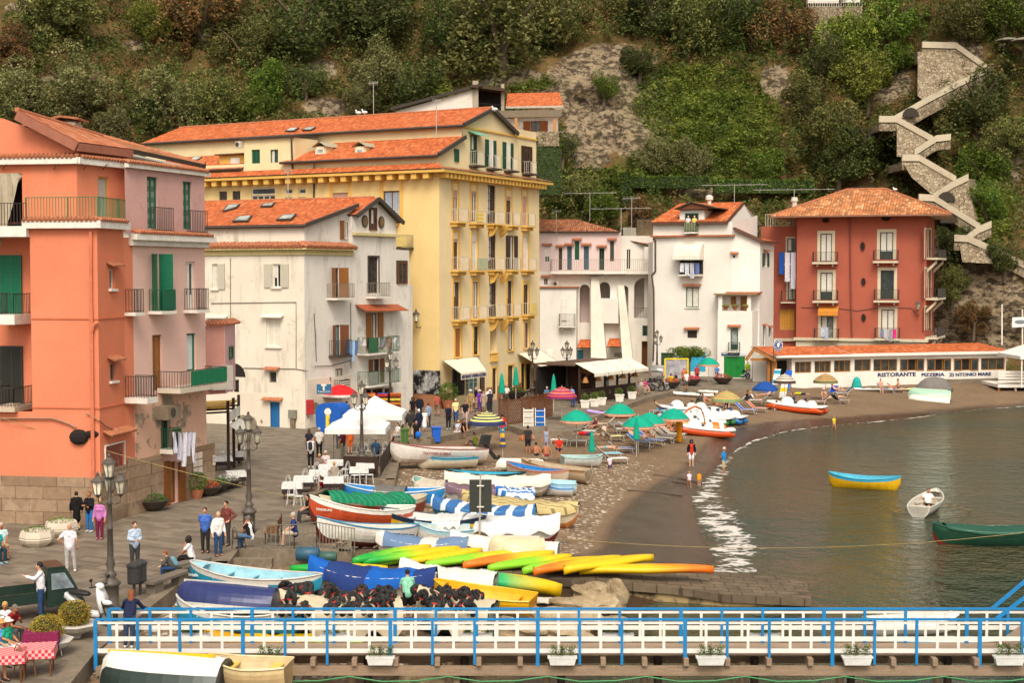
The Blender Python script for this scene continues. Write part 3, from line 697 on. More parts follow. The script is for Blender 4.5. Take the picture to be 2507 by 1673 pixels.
mb=N_(YT);a_,b_=RP.sz(VHh(1120,545))[0],RP.L;RP.bx(mb,a_,hp['r2'].z-.25,b_,hp['r2'].z-.1,.002,.12);mb.build('string_course',parent=YP)
for p0,p1 in(((1000,860),(1000,1205)),):pass
tube_on(WL1,YP,VF,[(1770,890),(1768,1270)],.08,DGREY,nm='downpipe')
def skylight(par,W,V,x,y,w_=1.1,d_=1.3,m=None,slope=.42,o=0.0,ax=None,ay=None,opn=False):
 p=ax[0]if ax else None
def on_plane(uv,p0,n):
 r=ray(*uv);o=Vector((0,0,H_));return o+r*((Vector(p0)-o).dot(n)/r.dot(n))
def rooflight(par,quadp,p0,p1,p2,opn=0.0,m=None):
 n=(Vector(p1)-Vector(p0)).cross(Vector(p2)-Vector(p0)).normalized()
 if n.z<0:n=-n
 q=[on_plane(p,Vector(p0)+n*.17,n)for p in quadp];mb=N_(DGREY)
 mb.add([x for x in q]+[x+n*.12 for x in q],[(0,1,5,4),(1,2,6,5),(2,3,7,6),(3,0,4,7),(4,5,6,7)]);o=mb.build('skylight',parent=par)
 c=sum(q,Vector())/4;mb=MB();mb.face([c+(x-c)*.8+n*.125 for x in q]);mb.build('pane',m or glassy('#b9bcb4',.2),o)
for qd in([(1480,588),(1570,590),(1620,556),(1530,556)],[(1645,580),(1740,580),(1792,550),(1700,550)]):rooflight(YP,[VF(*p)for p in qd],hp['e2'],E2L,hp['pk'])
rooflight(YP,[VF(*p)for p in[(508,882),(600,882),(648,850),(560,850)]],pe,pl_,up)
WH=thing('house','tall cream white house with peeling plaster, wooden shutters and blue ground floor door','building',G(752,1057,0))
wc=D(746,800,98.5);wl_=D(478,800,102.5);wr=D(1010,800,111.2)
WC=stucco('#f2e6d2','#9c8a72',.55);WPL=peeling('#f0e2cc','#9a8c78',lo=.60,hi=.62,scale=.5);WCR=stucco('#f0e8db','#94867a',.6)  # right-hand walls take the greyer WCR, their weaker light painted in besides the stains
def zE(W,x,y):return W.sz(VE(x,y))[1]
WLF=Wall(xy(wl_+(wl_-wc)*.3),xy(wc),0,12.6);WRF=Wall(xy(wc),xy(wr),0,12.6)
zc1=zE(WLF,690,455);WLF.z1=zc1
t1=WRF.sz(VE(1000,600))[0];t2=WRF.sz(VE(1280,600))[0];t3=WRF.sz(VE(1365,600))[0]
R1=Wall(WRF.P(0,0).xy,WRF.P(t1,0).xy,0,zc1);z2=WRF.sz(VE(1140,325))[1];R2=Wall(WRF.P(t1,0).xy,WRF.P(t2,0).xy,0,z2)
z3=WRF.sz(VE(1330,652))[1];R3=Wall(WRF.P(t2,0).xy,WRF.P(WRF.L,0).xy,0,z3);z4=WRF.sz(VE(1320,425))[1]
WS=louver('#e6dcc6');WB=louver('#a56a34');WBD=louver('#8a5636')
win(WLF,WH,VE,102,514,140,675,fr=WHITE,sh='right',shm=WS,sw=1.2,cur=True,sill=WC);win(WLF,WH,VE,490,514,542,664,fr=WHITE,sh='open',shm=WS,sw=1.0,sill=WC,cur=.6)
win(WLF,WH,VE,450,868,540,1045,fr=WHITE,closed=paint('#e9e0cd',.5),hood=WC,sill=WC,n=2);win(WLF,WH,VE,95,872,185,960,fr=BROWN,hood=WC,n=3)
win(WLF,WH,VE,468,1204,514,1274,fr=paint('#8a7a66'),n=1,hood=TERRA)
win(WLF,WH,VE,458,1399,535,1562,fr=paint('#1d66a0'),closed=wood('#2a72ae',sc3=(6,6,.6)),hood=TERRA,nm='door');win(WLF,WH,VE,190,1250,276,1372,fr=WHITE,gl=DARK,nm='door')
for(x0,y0,x1,y1,kw)in[(870,538,915,735,dict(fr=BROWN,sh='ajar',shm=WB,sw=.8)),(875,905,922,1108,dict(fr=BROWN,sh='ajar',shm=WBD,sw=.7,gl=glassy('#5f8f94'))),(890,1184,940,1256,dict(fr=paint('#8a7358'),cur=True))]:
 win(R1,WH,VE,x0,y0,x1,y1,**kw)
for(x0,y0,x1,y1,kw)in[(1103,470,1166,700,dict(fr=DK,trim=DGREY,tw=.12)),(1120,828,1160,1060,dict(fr=BROWN,sh='open',shm=WB,sw=.85,cur=True)),(1128,1122,1176,1280,dict(fr=BROWN,sh='open',shm=WBD,cur=.5)),(1070,1318,1125,1520,dict(fr=BROWN,gl=DARK,nm='door')),(1130,1312,1200,1518,dict(fr=BROWN,gl=DARK,nm='door')),(1206,1308,1262,1515,dict(fr=BROWN,gl=DARK,nm='door'))]:
 win(R2,WH,VE,x0,y0,x1,y1,**kw)
R3b=Wall(WRF.P(t2,0).xy,WRF.P(t3,0).xy,z3,z4);win(R3b,WH,VE,1287,503,1345,640,fr=BROWN,trim=DGREY,tw=.14,proud=True)
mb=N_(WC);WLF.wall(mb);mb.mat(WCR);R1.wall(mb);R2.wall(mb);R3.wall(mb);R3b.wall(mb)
mb.face([R3.P(R3.L,0),v3(R3.P(R3.L,0)-Vector((WLF.d.x,WLF.d.y,0))*2.4,0),v3(R3.P(R3.L,0)-Vector((WLF.d.x,WLF.d.y,0))*2.4,z3),R3.P(R3.L,z3)])
dl2=-Vector((WLF.d.x,WLF.d.y,0));dr2=Vector((WRF.d.x,WRF.d.y,0))
a_=R3.P(0,z3);mb.face([a_,R3.P(R3.L,z3),R3.P(R3.L,z3)+dl2*3,a_+dl2*3]);a_=R3b.P(0,z4);mb.face([a_,R3b.P(R3b.L,z4),R3b.P(R3b.L,z4)+dl2*3,a_+dl2*3]);mb.face([R3b.P(R3b.L,z3),R3b.P(R3b.L,z3)+dl2*3,R3b.P(R3b.L,z4)+dl2*3,R3b.P(R3b.L,z4)])
mb.build('wall',parent=WH)
mb=N_(WPL);WLF.bx(mb,3.5,.02,WLF.L-2.9,2.35,.0,.03);mb.build('render_patch',parent=WH);mb=N_(WPL);R1.bx(mb,.2,.02,R1.L-.1,3.4,.0,.03);mb.build('render_patch',parent=WH)
CREAM=stucco('#dcc98f','#a89566',.5)
mb=N_(CREAM);ze=zE(WLF,690,412);WLF.bx(mb,0,zc1+.002,WLF.L+.12,ze-.1,-.2,.12);WLF.bx(mb,0,ze-.1,WLF.L+.42,ze,-.2,.42);R1.bx(mb,-.12,zc1+.004,R1.L,ze-.1,-.2,.12);R1.bx(mb,-.42,ze-.098,R1.L,ze+.002,-.2,.42);mb.build('cornice',parent=WH)
def bumpy_tiles(par,W,s0,s1,z,o0,o1,rise=.3):
 mb=N_(ROOFOLD);mb.mat(TERRA);n=int((s1-s0)/.3)
 for i in range(n):
  c=s0+(i+.5)*.3;j=R_.uniform(-.02,.02);mb.tube([W.P(c,z+rise+j,o0),W.P(c,z+j,o1)],[.13,.15],6)
 mb.build('eave_tiles',parent=par)
bumpy_tiles(WH,WLF,0,WLF.L+.4,ze+.1,-.3,.5);bumpy_tiles(WH,R1,-.4,R1.L+.1,ze+.1,-.3,.5)
A1=Wall(WLF.P(0,0,-.8).xy,(WLF.P(WLF.L,0,-.8)+dr2*0).xy,ze,15);ac=WLF.P(WLF.L,0,-.8)+dl2*.35
AR=Wall(ac.xy,(ac+dr2*12).xy,ze,16)
pe=AR.at(VE(692,264));pt=AR.at(VE(1008,138));mb=N_(WC)
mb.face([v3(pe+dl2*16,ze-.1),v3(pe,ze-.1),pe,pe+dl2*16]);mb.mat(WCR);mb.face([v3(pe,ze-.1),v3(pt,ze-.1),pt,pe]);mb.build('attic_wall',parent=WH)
roofq(WH,pe+dl2*16,pe-dl2*.35,pt-dl2*.35,pt+dl2*16,ROOF,.13,over=.3);gutter(WH,pe+dl2*16-dr2*.3-Vector((0,0,.08)),pe-dl2*.35-dr2*.3-Vector((0,0,.08)),r=.1)
mb=N_(DGREY);mb.bar(pe-dl2*.4-dr2*.3,pt-dl2*.4,.15,.26);mb.build('bargeboard',parent=WH)
win(AR,WH,VE,945,238,972,354,fr=WHITE,sw=.95,sh='open',shm=WB,proud=True)
g={k:WRF.at(VE(*p))for k,p in dict(l=(998,208),p=(1140,97),r=(1300,252),b=(1280,310),bl=(1000,310)).items()}
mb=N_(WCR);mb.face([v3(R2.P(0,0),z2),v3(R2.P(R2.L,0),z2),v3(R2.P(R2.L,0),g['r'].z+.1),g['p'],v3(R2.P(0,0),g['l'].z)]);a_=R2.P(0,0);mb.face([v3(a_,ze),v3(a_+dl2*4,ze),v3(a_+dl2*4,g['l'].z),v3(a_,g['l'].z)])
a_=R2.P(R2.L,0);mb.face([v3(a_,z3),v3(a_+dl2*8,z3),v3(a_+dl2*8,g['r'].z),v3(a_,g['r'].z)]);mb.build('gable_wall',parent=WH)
roofq(WH,g['l']+dl2*16,g['l']-dl2*.4,g['p']-dl2*.4,g['p']+dl2*16,ROOF,.13);roofq(WH,g['r']-dl2*.4,g['r']+dl2*16,g['p']+dl2*16,g['p']-dl2*.4,ROOF,.13)
mb=N_(DGREY);mb.bar(g['l']-dl2*.42,g['p']-dl2*.42,.15,.28);mb.bar(g['p']-dl2*.42,g['r']-dl2*.42,.15,.28);mb.build('bargeboard',parent=WH);ridge(WH,g['p']+dl2*16+Vector((0,0,.12)),g['p']+Vector((0,0,.12)))
mb=N_(CREAM);R2.bx(mb,0,z2-.12,R2.L+.15,z2+.08,.002,.3);mb.build('string_course',parent=WH)
win(R2,WH,VE,1110,160,1152,298,fr=BROWN,trim=DGREY,tw=.1,proud=True,cur=.7)
for x,y in((1078,240),(1183,246)):
 c=R2.at(VE(x,y),.02);mb=N_(DGREY);ring=[]
 for k in range(14):t=2*PI*k/14;ring.append((math.cos(t),math.sin(t)))
 mb.add([c+Vector((R2.d.x,R2.d.y,0))*.38*a+Vector((0,0,.98*b_))*.42*2.2/2+Vector((R2.n.x,R2.n.y,0))*o for o in(0,.08)for a,b_ in ring],[(k,(k+1)%14,14+(k+1)%14,14+k)for k in range(14)]+[tuple(range(14,28))]);ov_=mb.build('round_window',parent=WH)
 mb=MB();mb.add([c+Vector((R2.d.x,R2.d.y,0))*.27*a+Vector((0,0,.36*b_))+Vector((R2.n.x,R2.n.y,0))*.085 for a,b_ in ring],[tuple(range(14))]);mb.build('pane',glassy('#8b6a44',.3),ov_)
for qd in([(170,183),(258,160),(285,137),(205,140)],[(412,152),(485,150),(510,126),(435,132)],[(232,247),(335,245),(362,210),(275,215)],[(512,238),(612,235),(645,200),(555,207)]):rooflight(WH,[VE(*p)for p in qd],pe,pe+dl2*5,pt)
GP_=(GREENIRON,)
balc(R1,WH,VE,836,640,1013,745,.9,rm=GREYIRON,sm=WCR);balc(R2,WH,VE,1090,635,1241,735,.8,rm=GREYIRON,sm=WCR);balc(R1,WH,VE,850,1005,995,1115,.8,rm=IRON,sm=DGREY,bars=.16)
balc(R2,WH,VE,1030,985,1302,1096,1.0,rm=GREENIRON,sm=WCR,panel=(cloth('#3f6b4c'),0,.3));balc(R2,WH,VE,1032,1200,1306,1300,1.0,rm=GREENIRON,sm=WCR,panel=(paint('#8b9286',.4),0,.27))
balc(R1,WH,VE,880,1258,985,1352,.5,rm=IRON,sm=DGREY,panel=(cloth('#e6e2d6','#55554c',2,.16,.55),.02,.98))
mb=MB();a_=R2.at(VE(1018,778));b_=R2.at(VE(1290,775));mb.mat(paint('#a8552f',.6));mb.obox(a_,b_-a_,R2.P(0,0,1.0)-R2.P(0,0,0)+Vector((0,0,-.45)),(0,0,.05));mb.build('canopy',parent=WH)
for pts in([(220,475),(220,700),(220,900)],[(95,765),(640,758),(640,1180)],[(300,1180),(640,1186),(720,1200)]):tube_on(WLF,WH,VE,pts,.03,GREYIRON,.04)
for pts in([(755,830),(765,990),(770,1140)],[(990,760),(992,1180)],[(760,1170),(870,1165),(1000,1130)]):tube_on(R1,WH,VE,pts,.025,DGREY,.06,nm='cable')
mb=N_(paint('#8d8878',.5));WLF.bx(mb,*[WLF.bb(VE,602,1448,648,1502)[i]for i in(0,1,2,3)],.0,.25);bx_=mb.build('meter_box',parent=WH)
s0,z0,s1,z1=WLF.bb(VE,612,1502,638,1560);mb=N_(STONE);WLF.bx(mb,s0,0,s1,z1,0,.2);mb.build('pedestal',parent=bx_)
OH=thing('house','salmon orange house at the left edge with green railed terrace and stone clad base','building',G(242,1290,0))
OR_=stucco('#e98c69','#d97c5c',.25);ORS=stucco('#e98964','#b8b09a',.2);CLAD=None
b=NB('stone_cladding');uvm=b.n('ShaderNodeMapping');uvm.inputs['Rotation'].default_value=(PI/2,0,0);b.l(b.tc.outputs['Object'],uvm.inputs[0])
br=b.n('ShaderNodeTexBrick');br.inputs['Scale'].default_value=1;br.inputs['Brick Width'].default_value=1.25;br.inputs['Row Height'].default_value=.55;br.inputs['Mortar Size'].default_value=.012
br.inputs['Color1'].default_value=lin('#8f745c');br.inputs['Color2'].default_value=lin('#a58a70');br.inputs['Mortar'].default_value=lin('#5e4a3a');b.l(uvm.outputs[0],br.inputs['Vector'])
n=b.noise(3.5,7,.7);n5=b.ramp(b.noise(.6,6,.7),[(.55,0.0),(.62,1.0)])
CLAD=b.done(b.mix(b.math('MULTIPLY',n5,.5),b.mix(.45,br.outputs['Color'],b.ramp(n,[(.3,.25),(.7,.75)]),'OVERLAY'),lin('#b9a68c')),.9,.2)
oc=D(242,900,60.5);ol=D(78,900,60.95);orr=D(306,900,62.9);oll=ol+(ol-oc)*1.6;opk=D(504,900,69.3)
ZT=D(242,559,60.5).z
WO1=Wall(xy(ol),xy(oc),0,ZT);WO2=Wall(xy(oc),xy(orr),0,ZT)
rcs=1.5;nO=Vector((WO1.n.x,WO1.n.y,0));WO0=Wall(xy(oll-nO*rcs),xy(ol-nO*rcs),0,ZT)
zlow=WO1.sz(VC(120,735))[1];WO3=Wall(xy(oll),xy(ol),0,zlow)
win(WO2,OH,VB,765,1168,800,1305,fr=WHITE,n=1,hood=TERRA,sill=WHITE);win(WO2,OH,VC,770,400,808,522,fr=paint('#8a8074'),n=1,hood=TERRA,sill=WHITE)
s0,z0,s1,z1=WO2.bb(VC,735,965,866,1168);WO2.ops.append((s0,z0,s1,z1,.12))
b=NB('mottled_red_panel');n=b.noise(1.6,7,.7,sc3=(1,1,.3));RPAN=b.done(b.ramp(n,[(.35,lin('#c0604a')),(.5,lin('#8f4a3c')),(.65,lin('#b89a86'))]),.7,.2)
mb=MB();WO2.bx(mb,s0,z0,s1,z1,-.12,-.08);mb.build('red_panel',RPAN,OH)
mb=N_(WHITE);WO2.bx(mb,s0-.06,z1,s1+.06,z1+.06,0,.05);WO2.bx(mb,s0-.06,z0-.06,s1+.06,z0,0,.05);WO2.bx(mb,s0-.06,z0,s0,z1,0,.05);WO2.bx(mb,s1,z0,s1+.06,z1,0,.05);mb.build('panel_border',parent=OH)
h=MB();h.mat(TERRA);sa,za=WO2.sz(VC(722,905));sb=WO2.sz(VC(893,880))[0]
for i in range(int((sb-sa)/.16)+1):h.tube([WO2.P(sa+i*.16,za+.18,0),WO2.P(sa+i*.16,za,.45)],.07,6)
h.build('tiled_hood',parent=OH)
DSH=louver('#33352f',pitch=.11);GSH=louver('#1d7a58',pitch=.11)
win(WO0,OH,VB,-60,1068,158,1492,fr=paint('#1d6a4c'),closed=GSH,n=3,proud=True);win(WO0,OH,VC,-60,277,166,706,fr=paint('#2c2e28'),closed=DSH,n=3,proud=True)
mb=N_(OR_);WO1.wall(mb);mb.mat(ORS);WO2.wall(mb);mb.mat(OR_);WO3.wall(mb);WO0.wall(mb)
a_=WO1.P(0,zlow);b_=WO1.P(0,zlow,-rcs);mb.face([a_,b_,v3(b_,ZT),v3(a_,ZT)][::-1]);mb.build('wall',parent=OH)
mb=N_(CLAD);zs=WO1.sz(VC(500,1195))[1];WO3.bx(mb,0,0,WO3.L,zs,0,.05);WO1.bx(mb,0,0,WO1.L+.05,zs,0,.05);s_,zs2=WO2.sz(VC(890,1100));WO2.bx(mb,0,0,WO2.L+.03,zs2,.0,.05);mb.build('stone_base',parent=OH)
mb=N_(stucco('#d97a54'))
for y in(85,708):z=WO1.sz(VC(400,y))[1];WO1.bx(mb,0,z-.04,WO1.L+.04,z+.02,0,.04);WO2.bx(mb,0,z-.04,WO2.L,z+.02,0,.04)
mb.build('string_course',parent=OH)
mb=N_(WHITE);WO1.bx(mb,-.2,ZT+.002,WO1.L+.3,ZT+.32,-2.2,.3);WO2.bx(mb,-.3,ZT+.004,WO2.L+.1,ZT+.318,-2.2,.3);WO0.bx(mb,0,ZT-.35,WO0.L+.0,ZT+.1,-.6,rcs+.32);mb.build('cornice',parent=OH)
for W_,a,c in((WO1,-.2,WO1.L+.3),(WO2,-.3,WO2.L)):
 mb=N_(ROOFOLD);mb.mat(TERRA);n=int((c-a)/.2)
 for i in range(n):mb.tube([W_.P(a+(i+.5)*.2,ZT+.46,.02),W_.P(a+(i+.5)*.2,ZT+.34,.36)],.08,6)
 mb.build('eave_tiles',parent=OH)
up=1.05;uc=WO1.P(WO1.L,0,-up);uc=WO1.P(WO1.L-up,0,-up);uc=Vector((uc.x,uc.y,0));d2=Vector((WO2.d.x,WO2.d.y,0));d1=Vector((WO1.d.x,WO1.d.y,0))
uc=v3(D(189,500,61.55),0)
UO1=Wall(xy(uc-d1*9),xy(uc),ZT+.3,D(189,393,61.55).z);UO2=Wall(xy(uc),xy(D(312,500,64.6)),ZT+.3,UO1.z1)
win(UO2,OH,VB,685,522,760,862,fr=wood('#c99a5a'),gl=cloth('#b9b0a2'),n=1,depth=.12,nm='door')
s0,z0,s1,z1=UO1.bb(VB,-40,497,156,870);UO1.ops.append((s0,max(z0,UO1.z0),s1,z1,1.2));
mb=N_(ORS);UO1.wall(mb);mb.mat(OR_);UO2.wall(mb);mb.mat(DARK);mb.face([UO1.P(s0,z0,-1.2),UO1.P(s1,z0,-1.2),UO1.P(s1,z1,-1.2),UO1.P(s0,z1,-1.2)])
mb.mat(OR_)
E0=D(189,357,61.3);E1_=D(318,374,64.7);E2_=D(503,413,69.5);R0=D(-70,262,61.6);R1_=D(252,343,72.0);R0=Vector((R1_.x-.6,61.3,R1_.z+.1));
mb.face([v3(uc-d1*9,UO1.z1),v3(uc,UO1.z1),v3(uc,E0.z),v3(uc-d1*3.2,E0.z+(R0.z-E0.z)*.9),v3(uc-d1*9,R0.z+1.5)]);mb.face([v3(uc,UO1.z1),UO2.P(UO2.L,UO1.z1),UO2.P(UO2.L,E1_.z-.05),v3(uc,E0.z)]);mb.build('upper_wall',parent=OH)
t=MB();t.mat(cloth('#b8ab93',wr=1.0));n=8;P0,P1=UO1.P(s0,z1,.06),UO1.P(s1,z1,.06);rows=[]
for i in range(n+1):
 f=i/n;dr_=(1-f**1.8)*2.9+.25 if f>.3 else 3.2;rows.append([P0.lerp(P1,f),P0.lerp(P1,f)-Vector((0,0,dr_*.5))+nO*.12*math.sin(i*2.2),P0.lerp(P1,f*.92)-Vector((0,0,dr_))+nO*.05])
t.loft(rows,False,False);t.build('tarpaulin',parent=OH)
mb=N_(WHITE);UO1.bx(mb,0,UO1.z1-.15,UO1.L+.3,UO1.z1+.12,.002,.3);UO2.bx(mb,-.3,UO1.z1-.148,UO2.L,UO1.z1+.118,.002,.3);mb.build('upper_cornice',parent=OH)
for W_ in(UO1,UO2):
 mb=N_(TERRA);n=int((W_.L+.3)/.2)
 for i in range(n):mb.tube([W_.P((i+.5)*.2,W_.z1+.28,.02),W_.P((i+.5)*.2,W_.z1+.14,.36)],.08,6)
 mb.build('eave_tiles',parent=OH)
def rail(par,pts,z0,z1,m,step=.14,r=.012,post=None,top=.045):
 mb=N_(m)
 for a_,b_ in zip(pts[:-1],pts[1:]):
  a_,b_=v3(a_,0),v3(b_,0);mb.bar(v3(a_,z1),v3(b_,z1),top,.03);mb.bar(v3(a_,z0+.1),v3(b_,z0+.1),.03,.02);n=max(1,int((b_-a_).length/step))
  for i in range(n+1):
   q=a_.lerp(b_,i/n);k=2.4 if post and i%post==0 else 1;mb.bar(v3(q,z0),v3(q,z1),r*2*k,r*2*k)
 return mb.build('railing',parent=par)
zr=WO1.sz(VB(440,665))[1]
rail(OH,[WO1.P(-.1,0,.1),WO1.P(WO1.L+.1,0,.1),WO2.P(WO2.L,0,.1)],ZT+.3,zr,paint('#2f7a4a'),.13,post=14)
rail(OH,[WO0.P(0,0,rcs+.25),WO0.P(WO0.L,0,rcs+.25)],ZT+.1,WO0.sz(VB(80,708),rcs)[1],IRON)
balc(WO0,OH,VB,-70,1340,222,1555,rcs+.1,rm=IRON,sm=WHITE,sl=.42);balc(WO0,OH,VC,-70,573,235,740,rcs+.25,rm=IRON,sm=stucco('#cdb9a0'),sl=.22)
PIPE=paint('#dd7f5c',.5);tube_on(WO1,OH,VB,[(632,905),(636,1560)],.07,PIPE,.12,'drainpipe');tube_on(WO1,OH,VC,[(636,0),(640,300),(645,760),(652,1285)],.08,PIPE,.12,'drainpipe');tube_on(WO1,OH,VC,[(640,180),(655,130),(690,112)],.07,PIPE,.14,'drainpipe')
tube_on(WO1,OH,VC,[(0,785),(200,783),(370,785),(480,820),(530,850)],.045,paint('#a8785c'),.1,'cable');tube_on(WO1,OH,VC,[(600,745),(650,770),(690,800)],.03,paint('#a8785c'),.1,'cable');tube_on(WO2,OH,VC,[(690,795),(740,840),(800,865),(885,855)],.035,paint('#a8785c'),.1,'cable')
mb=N_(cloth('#2c2623',wr=1.2));c=WO1.at(VC(550,915),.1);mb.ball(c,(.42,.16,.34),9,6);mb.ball(c+Vector((.55,0,.12)),(.36,.12,.16),8,5);mb.build('junction_bag',parent=OH)
roofq(OH,E0,E1_,R1_+Vector((0,0,0)),R0,tiles('#d98256','#a8603c','#edb08a',.35),.2,edge=paint('#a06048'));roofq(OH,E1_,E2_,R1_,R1_,ROOFOLD,.2)
ridge(OH,R0+Vector((0,0,.2)),R1_+Vector((0,0,.2)));ridge(OH,R1_+Vector((0,0,.2)),E2_+Vector((0,0,.2)))
mb=N_(paint('#a5654c',.6));mb.bar(R0-Vector((0,.1,.05)),E0-Vector((0,.1,.05)),.12,.38);mb.bar(E0-Vector((0,.05,.05)),E1_-Vector((-.1,0,.05)),.14,.34);mb.build('bargeboard',parent=OH)
mb=N_(paint('#b5afa2',.5));mb.tube([E1_+Vector((.1,0,-.15)),E2_+Vector((.1,0,-.2))],.1);mb.build('gutter',parent=OH)
q=D(150,322,70);mb=N_(stucco('#e8dcc8','#5b5040',.8));mb.box(q+Vector((.1,0,-.6)),(1.5,1.3,2.0));ch=mb.build('chimney_hut',parent=OH);mb=N_(ROOFOLD);mb.mat(TERRA)
mb.obox(q+Vector((-2.0,-.9,.05)),(2.2,0,.55),(0,1.8,0),(0,0,.1));mb.obox(q+Vector((.2,-.9,.6)),(.9,0,-.1),(0,1.8,0),(0,0,.1));mb.build('hut_roof',parent=ch)
for x in(38,395,605,740):mb=N_(IRON);p=(UO1 if x<500 else UO2);mb.tube([p.at(VB(x-20,470),.05),p.at(VB(x,440),.5),p.at(VB(x+20,430),.1)],.02,5);mb.build('hook',parent=OH)
PH=thing('house','pink house beside the orange one with green shutters and crumbling plaster near the wooden doors','building',G(330,1255,0))
PKW_=stucco('#dcaca2','#b08478',.5);PKL=stucco('#efc4b4','#d8a594',.3);PPE=peeling('#e6b79c','#a8987f',lo=.53,hi=.57,scale=.8)
zc_=D(400,585,66).z;ztop=D(400,417,66).z
WPa=Wall(xy(orr),xy(D(328,900,63.6)),0,zc_);WPb=Wall(xy(D(328,900,63.6)),xy(opk),0,zc_+.2);WPt=Wall(xy(D(306,500,63.4)),xy(D(501,500,69.5)),zc_+.2,ztop)
PNB=paint('#1d6a4c')
win(WPb,PH,VB,1062,1060,1112,1460,fr=WHITE,sh='ajar',shm=GSH,sw=1.1,cur=.9,nm='window');win(WPb,PH,VB,1300,1115,1362,1445,fr=WHITE,cur=.6,kick=WHITE)
win(WPb,PH,VC,1065,200,1132,590,fr=wood('#9a6436'),gl=wood('#a8743e'),n=2,nm='door');win(WPb,PH,VC,1304,190,1368,455,fr=PNB,gl=paint('#dfe4e0',.3),n=1,nm='door')
win(WPt,PH,VB,1028,522,1102,882,fr=PNB,gl=cloth('#9aa08c','#6f7a68',2,.5,.5),n=2);win(WPt,PH,VB,1278,556,1340,888,fr=PNB,gl=cloth('#9aa08c','#6f7a68',2,.5,.5),n=2)
win(WPb,PH,VC,1118,790,1182,1018,fr=DG,n=2,cur=.3);win(WPb,PH,VC,1176,1085,1238,1378,fr=wood('#8a5a30'),gl=wood('#b08048'),n=2,bars=1,nm='door',depth=.2)
for xa,xb in((1130,1174),(1240,1284)):
 s0,z0,s1,z1=WPb.bb(VC,xa,1085,xb,1385);shutterpart(WPb,PH,wood('#8a5226'),s0,.02,s1,z1,.04,.12)
mb=N_(OR_);WPa.wall(mb);mb.mat(PKL);WPb.wall(mb);mb.mat(PKW_);WPt.wall(mb);mb.build('wall',parent=PH)
mb=N_(PPE);zz=WPb.sz(VC(1200,600))[1];zs3=WPb.sz(VC(1000,1060))[1]
dw=WPb.bb(VC,1130,1085,1284,1385);dw2=WPb.bb(VC,1118,790,1182,1018)
for a_,c_ in((.05,dw2[0]),(dw2[2],WPb.L-.1)):WPb.bx(mb,a_,zs3,c_,zz,0,.06)
WPb.bx(mb,dw2[0],dw2[3],dw2[2],zz,0,.06);mb.build('lower_render',parent=PH)
for W_,a_,c_,h_ in((WPa,0,WPa.L,zs3+.1),(WPb,0,dw[0],zs3),(WPb,dw[2],WPb.L+.6,zs3)):mb=N_(CLAD);W_.bx(mb,a_,0,c_,h_,0,.1);mb.build('stone_base',parent=PH)
wq=Wall(WPb.P(WPb.L,0).xy,(WPb.P(WPb.L,0)+Vector((-1.4,4.6,0))).xy,0,zc_);mb=N_(PKL);mb.face([wq.P(0,0),wq.P(wq.L,0),wq.P(wq.L,9),wq.P(0,9)]);mb.build('rear_wall',parent=PH)
mb=N_(WHITE);WPb.bx(mb,-.3,zc_-.1,WPb.L+.35,zc_+.16,.004,.45);WPb.bx(mb,-.3,zc_-.35,WPb.L+.1,zc_-.102,.004,.2);WPt.bx(mb,0,ztop-.05,WPt.L+.2,ztop+.14,.0,.22);mb.build('cornice',parent=PH)
for W_,zz_ in((WPb,zc_+.2),(WPt,ztop+.15)):
 mb=N_(TERRA);n=int((W_.L+.3)/.2)
 for i in range(n):mb.tube([W_.P(-.1+(i+.5)*.2,zz_+.13,.0),W_.P(-.1+(i+.5)*.2,zz_+.02,.5 if W_ is WPb else .3)],.08,6)
 mb.build('eave_tiles',parent=PH)
balc(WPb,PH,VB,1037,1310,1224,1483,.7,rm=GREENIRON,panel=(louver('#1d7a58'),.02,.98));balc(WPb,PH,VB,1284,1305,1456,1475,.7,rm=IRON);balc(WPa,PH,VB,872,1310,938,1496,.5,rm=IRON)
rail(PH,[WPt.P(WPt.bb(VB,1020,735,1172,885)[0],0,.3),WPt.P(WPt.bb(VB,1020,735,1172,885)[2],0,.3)],zc_+.3,WPt.sz(VB(1100,738))[1],IRON);rail(PH,[WPt.P(WPt.bb(VB,1268,757,1410,885)[0],0,.3),WPt.P(WPt.bb(VB,1268,757,1410,885)[2],0,.3)],zc_+.3,WPt.sz(VB(1340,760))[1],IRON)
balc(WPa,PH,VC,872,500,1092,690,1.1,rm=IRON,sl=.25);balc(WPb,PH,VC,1100,450,1580,600,1.2,rm=IRON,sm=stucco('#d9cbb5'),sl=.22,panel=(wood('#1f7a52',sc3=(8,8,.3)),.22,1.0))
balc(WPb,PH,VC,1112,870,1200,1045,.7,rm=GREENIRON,sl=.2,panel=(cloth('#35502f'),0,1))
def acbox(par,W,V,x0,y0,x1,y1,d=.4,m=None):
 s0,z0,s1,z1=W.bb(V,x0,y0,x1,y1);mb=N_(m or paint('#cfc8b8',.5));W.bx(mb,s0,z0,s1,z1,.05,d);mb.mat(DGREY)
 c=W.P((s0+s1)/2-.1,(z0+z1)/2,d+.004);X=Vector((W.d.x,W.d.y,0));r=(z1-z0)*.38;mb.face([c+X*r*math.cos(t)+Vector((0,0,r*math.sin(t)))for t in[2*PI*k/12 for k in range(12)]]);return mb.build('air_conditioner',parent=par)
acbox(PH,WPb,VC,1074,692,1164,786,.75,paint('#8a7a66'));acbox(YP,MBK,VF,1005,688,1060,752)
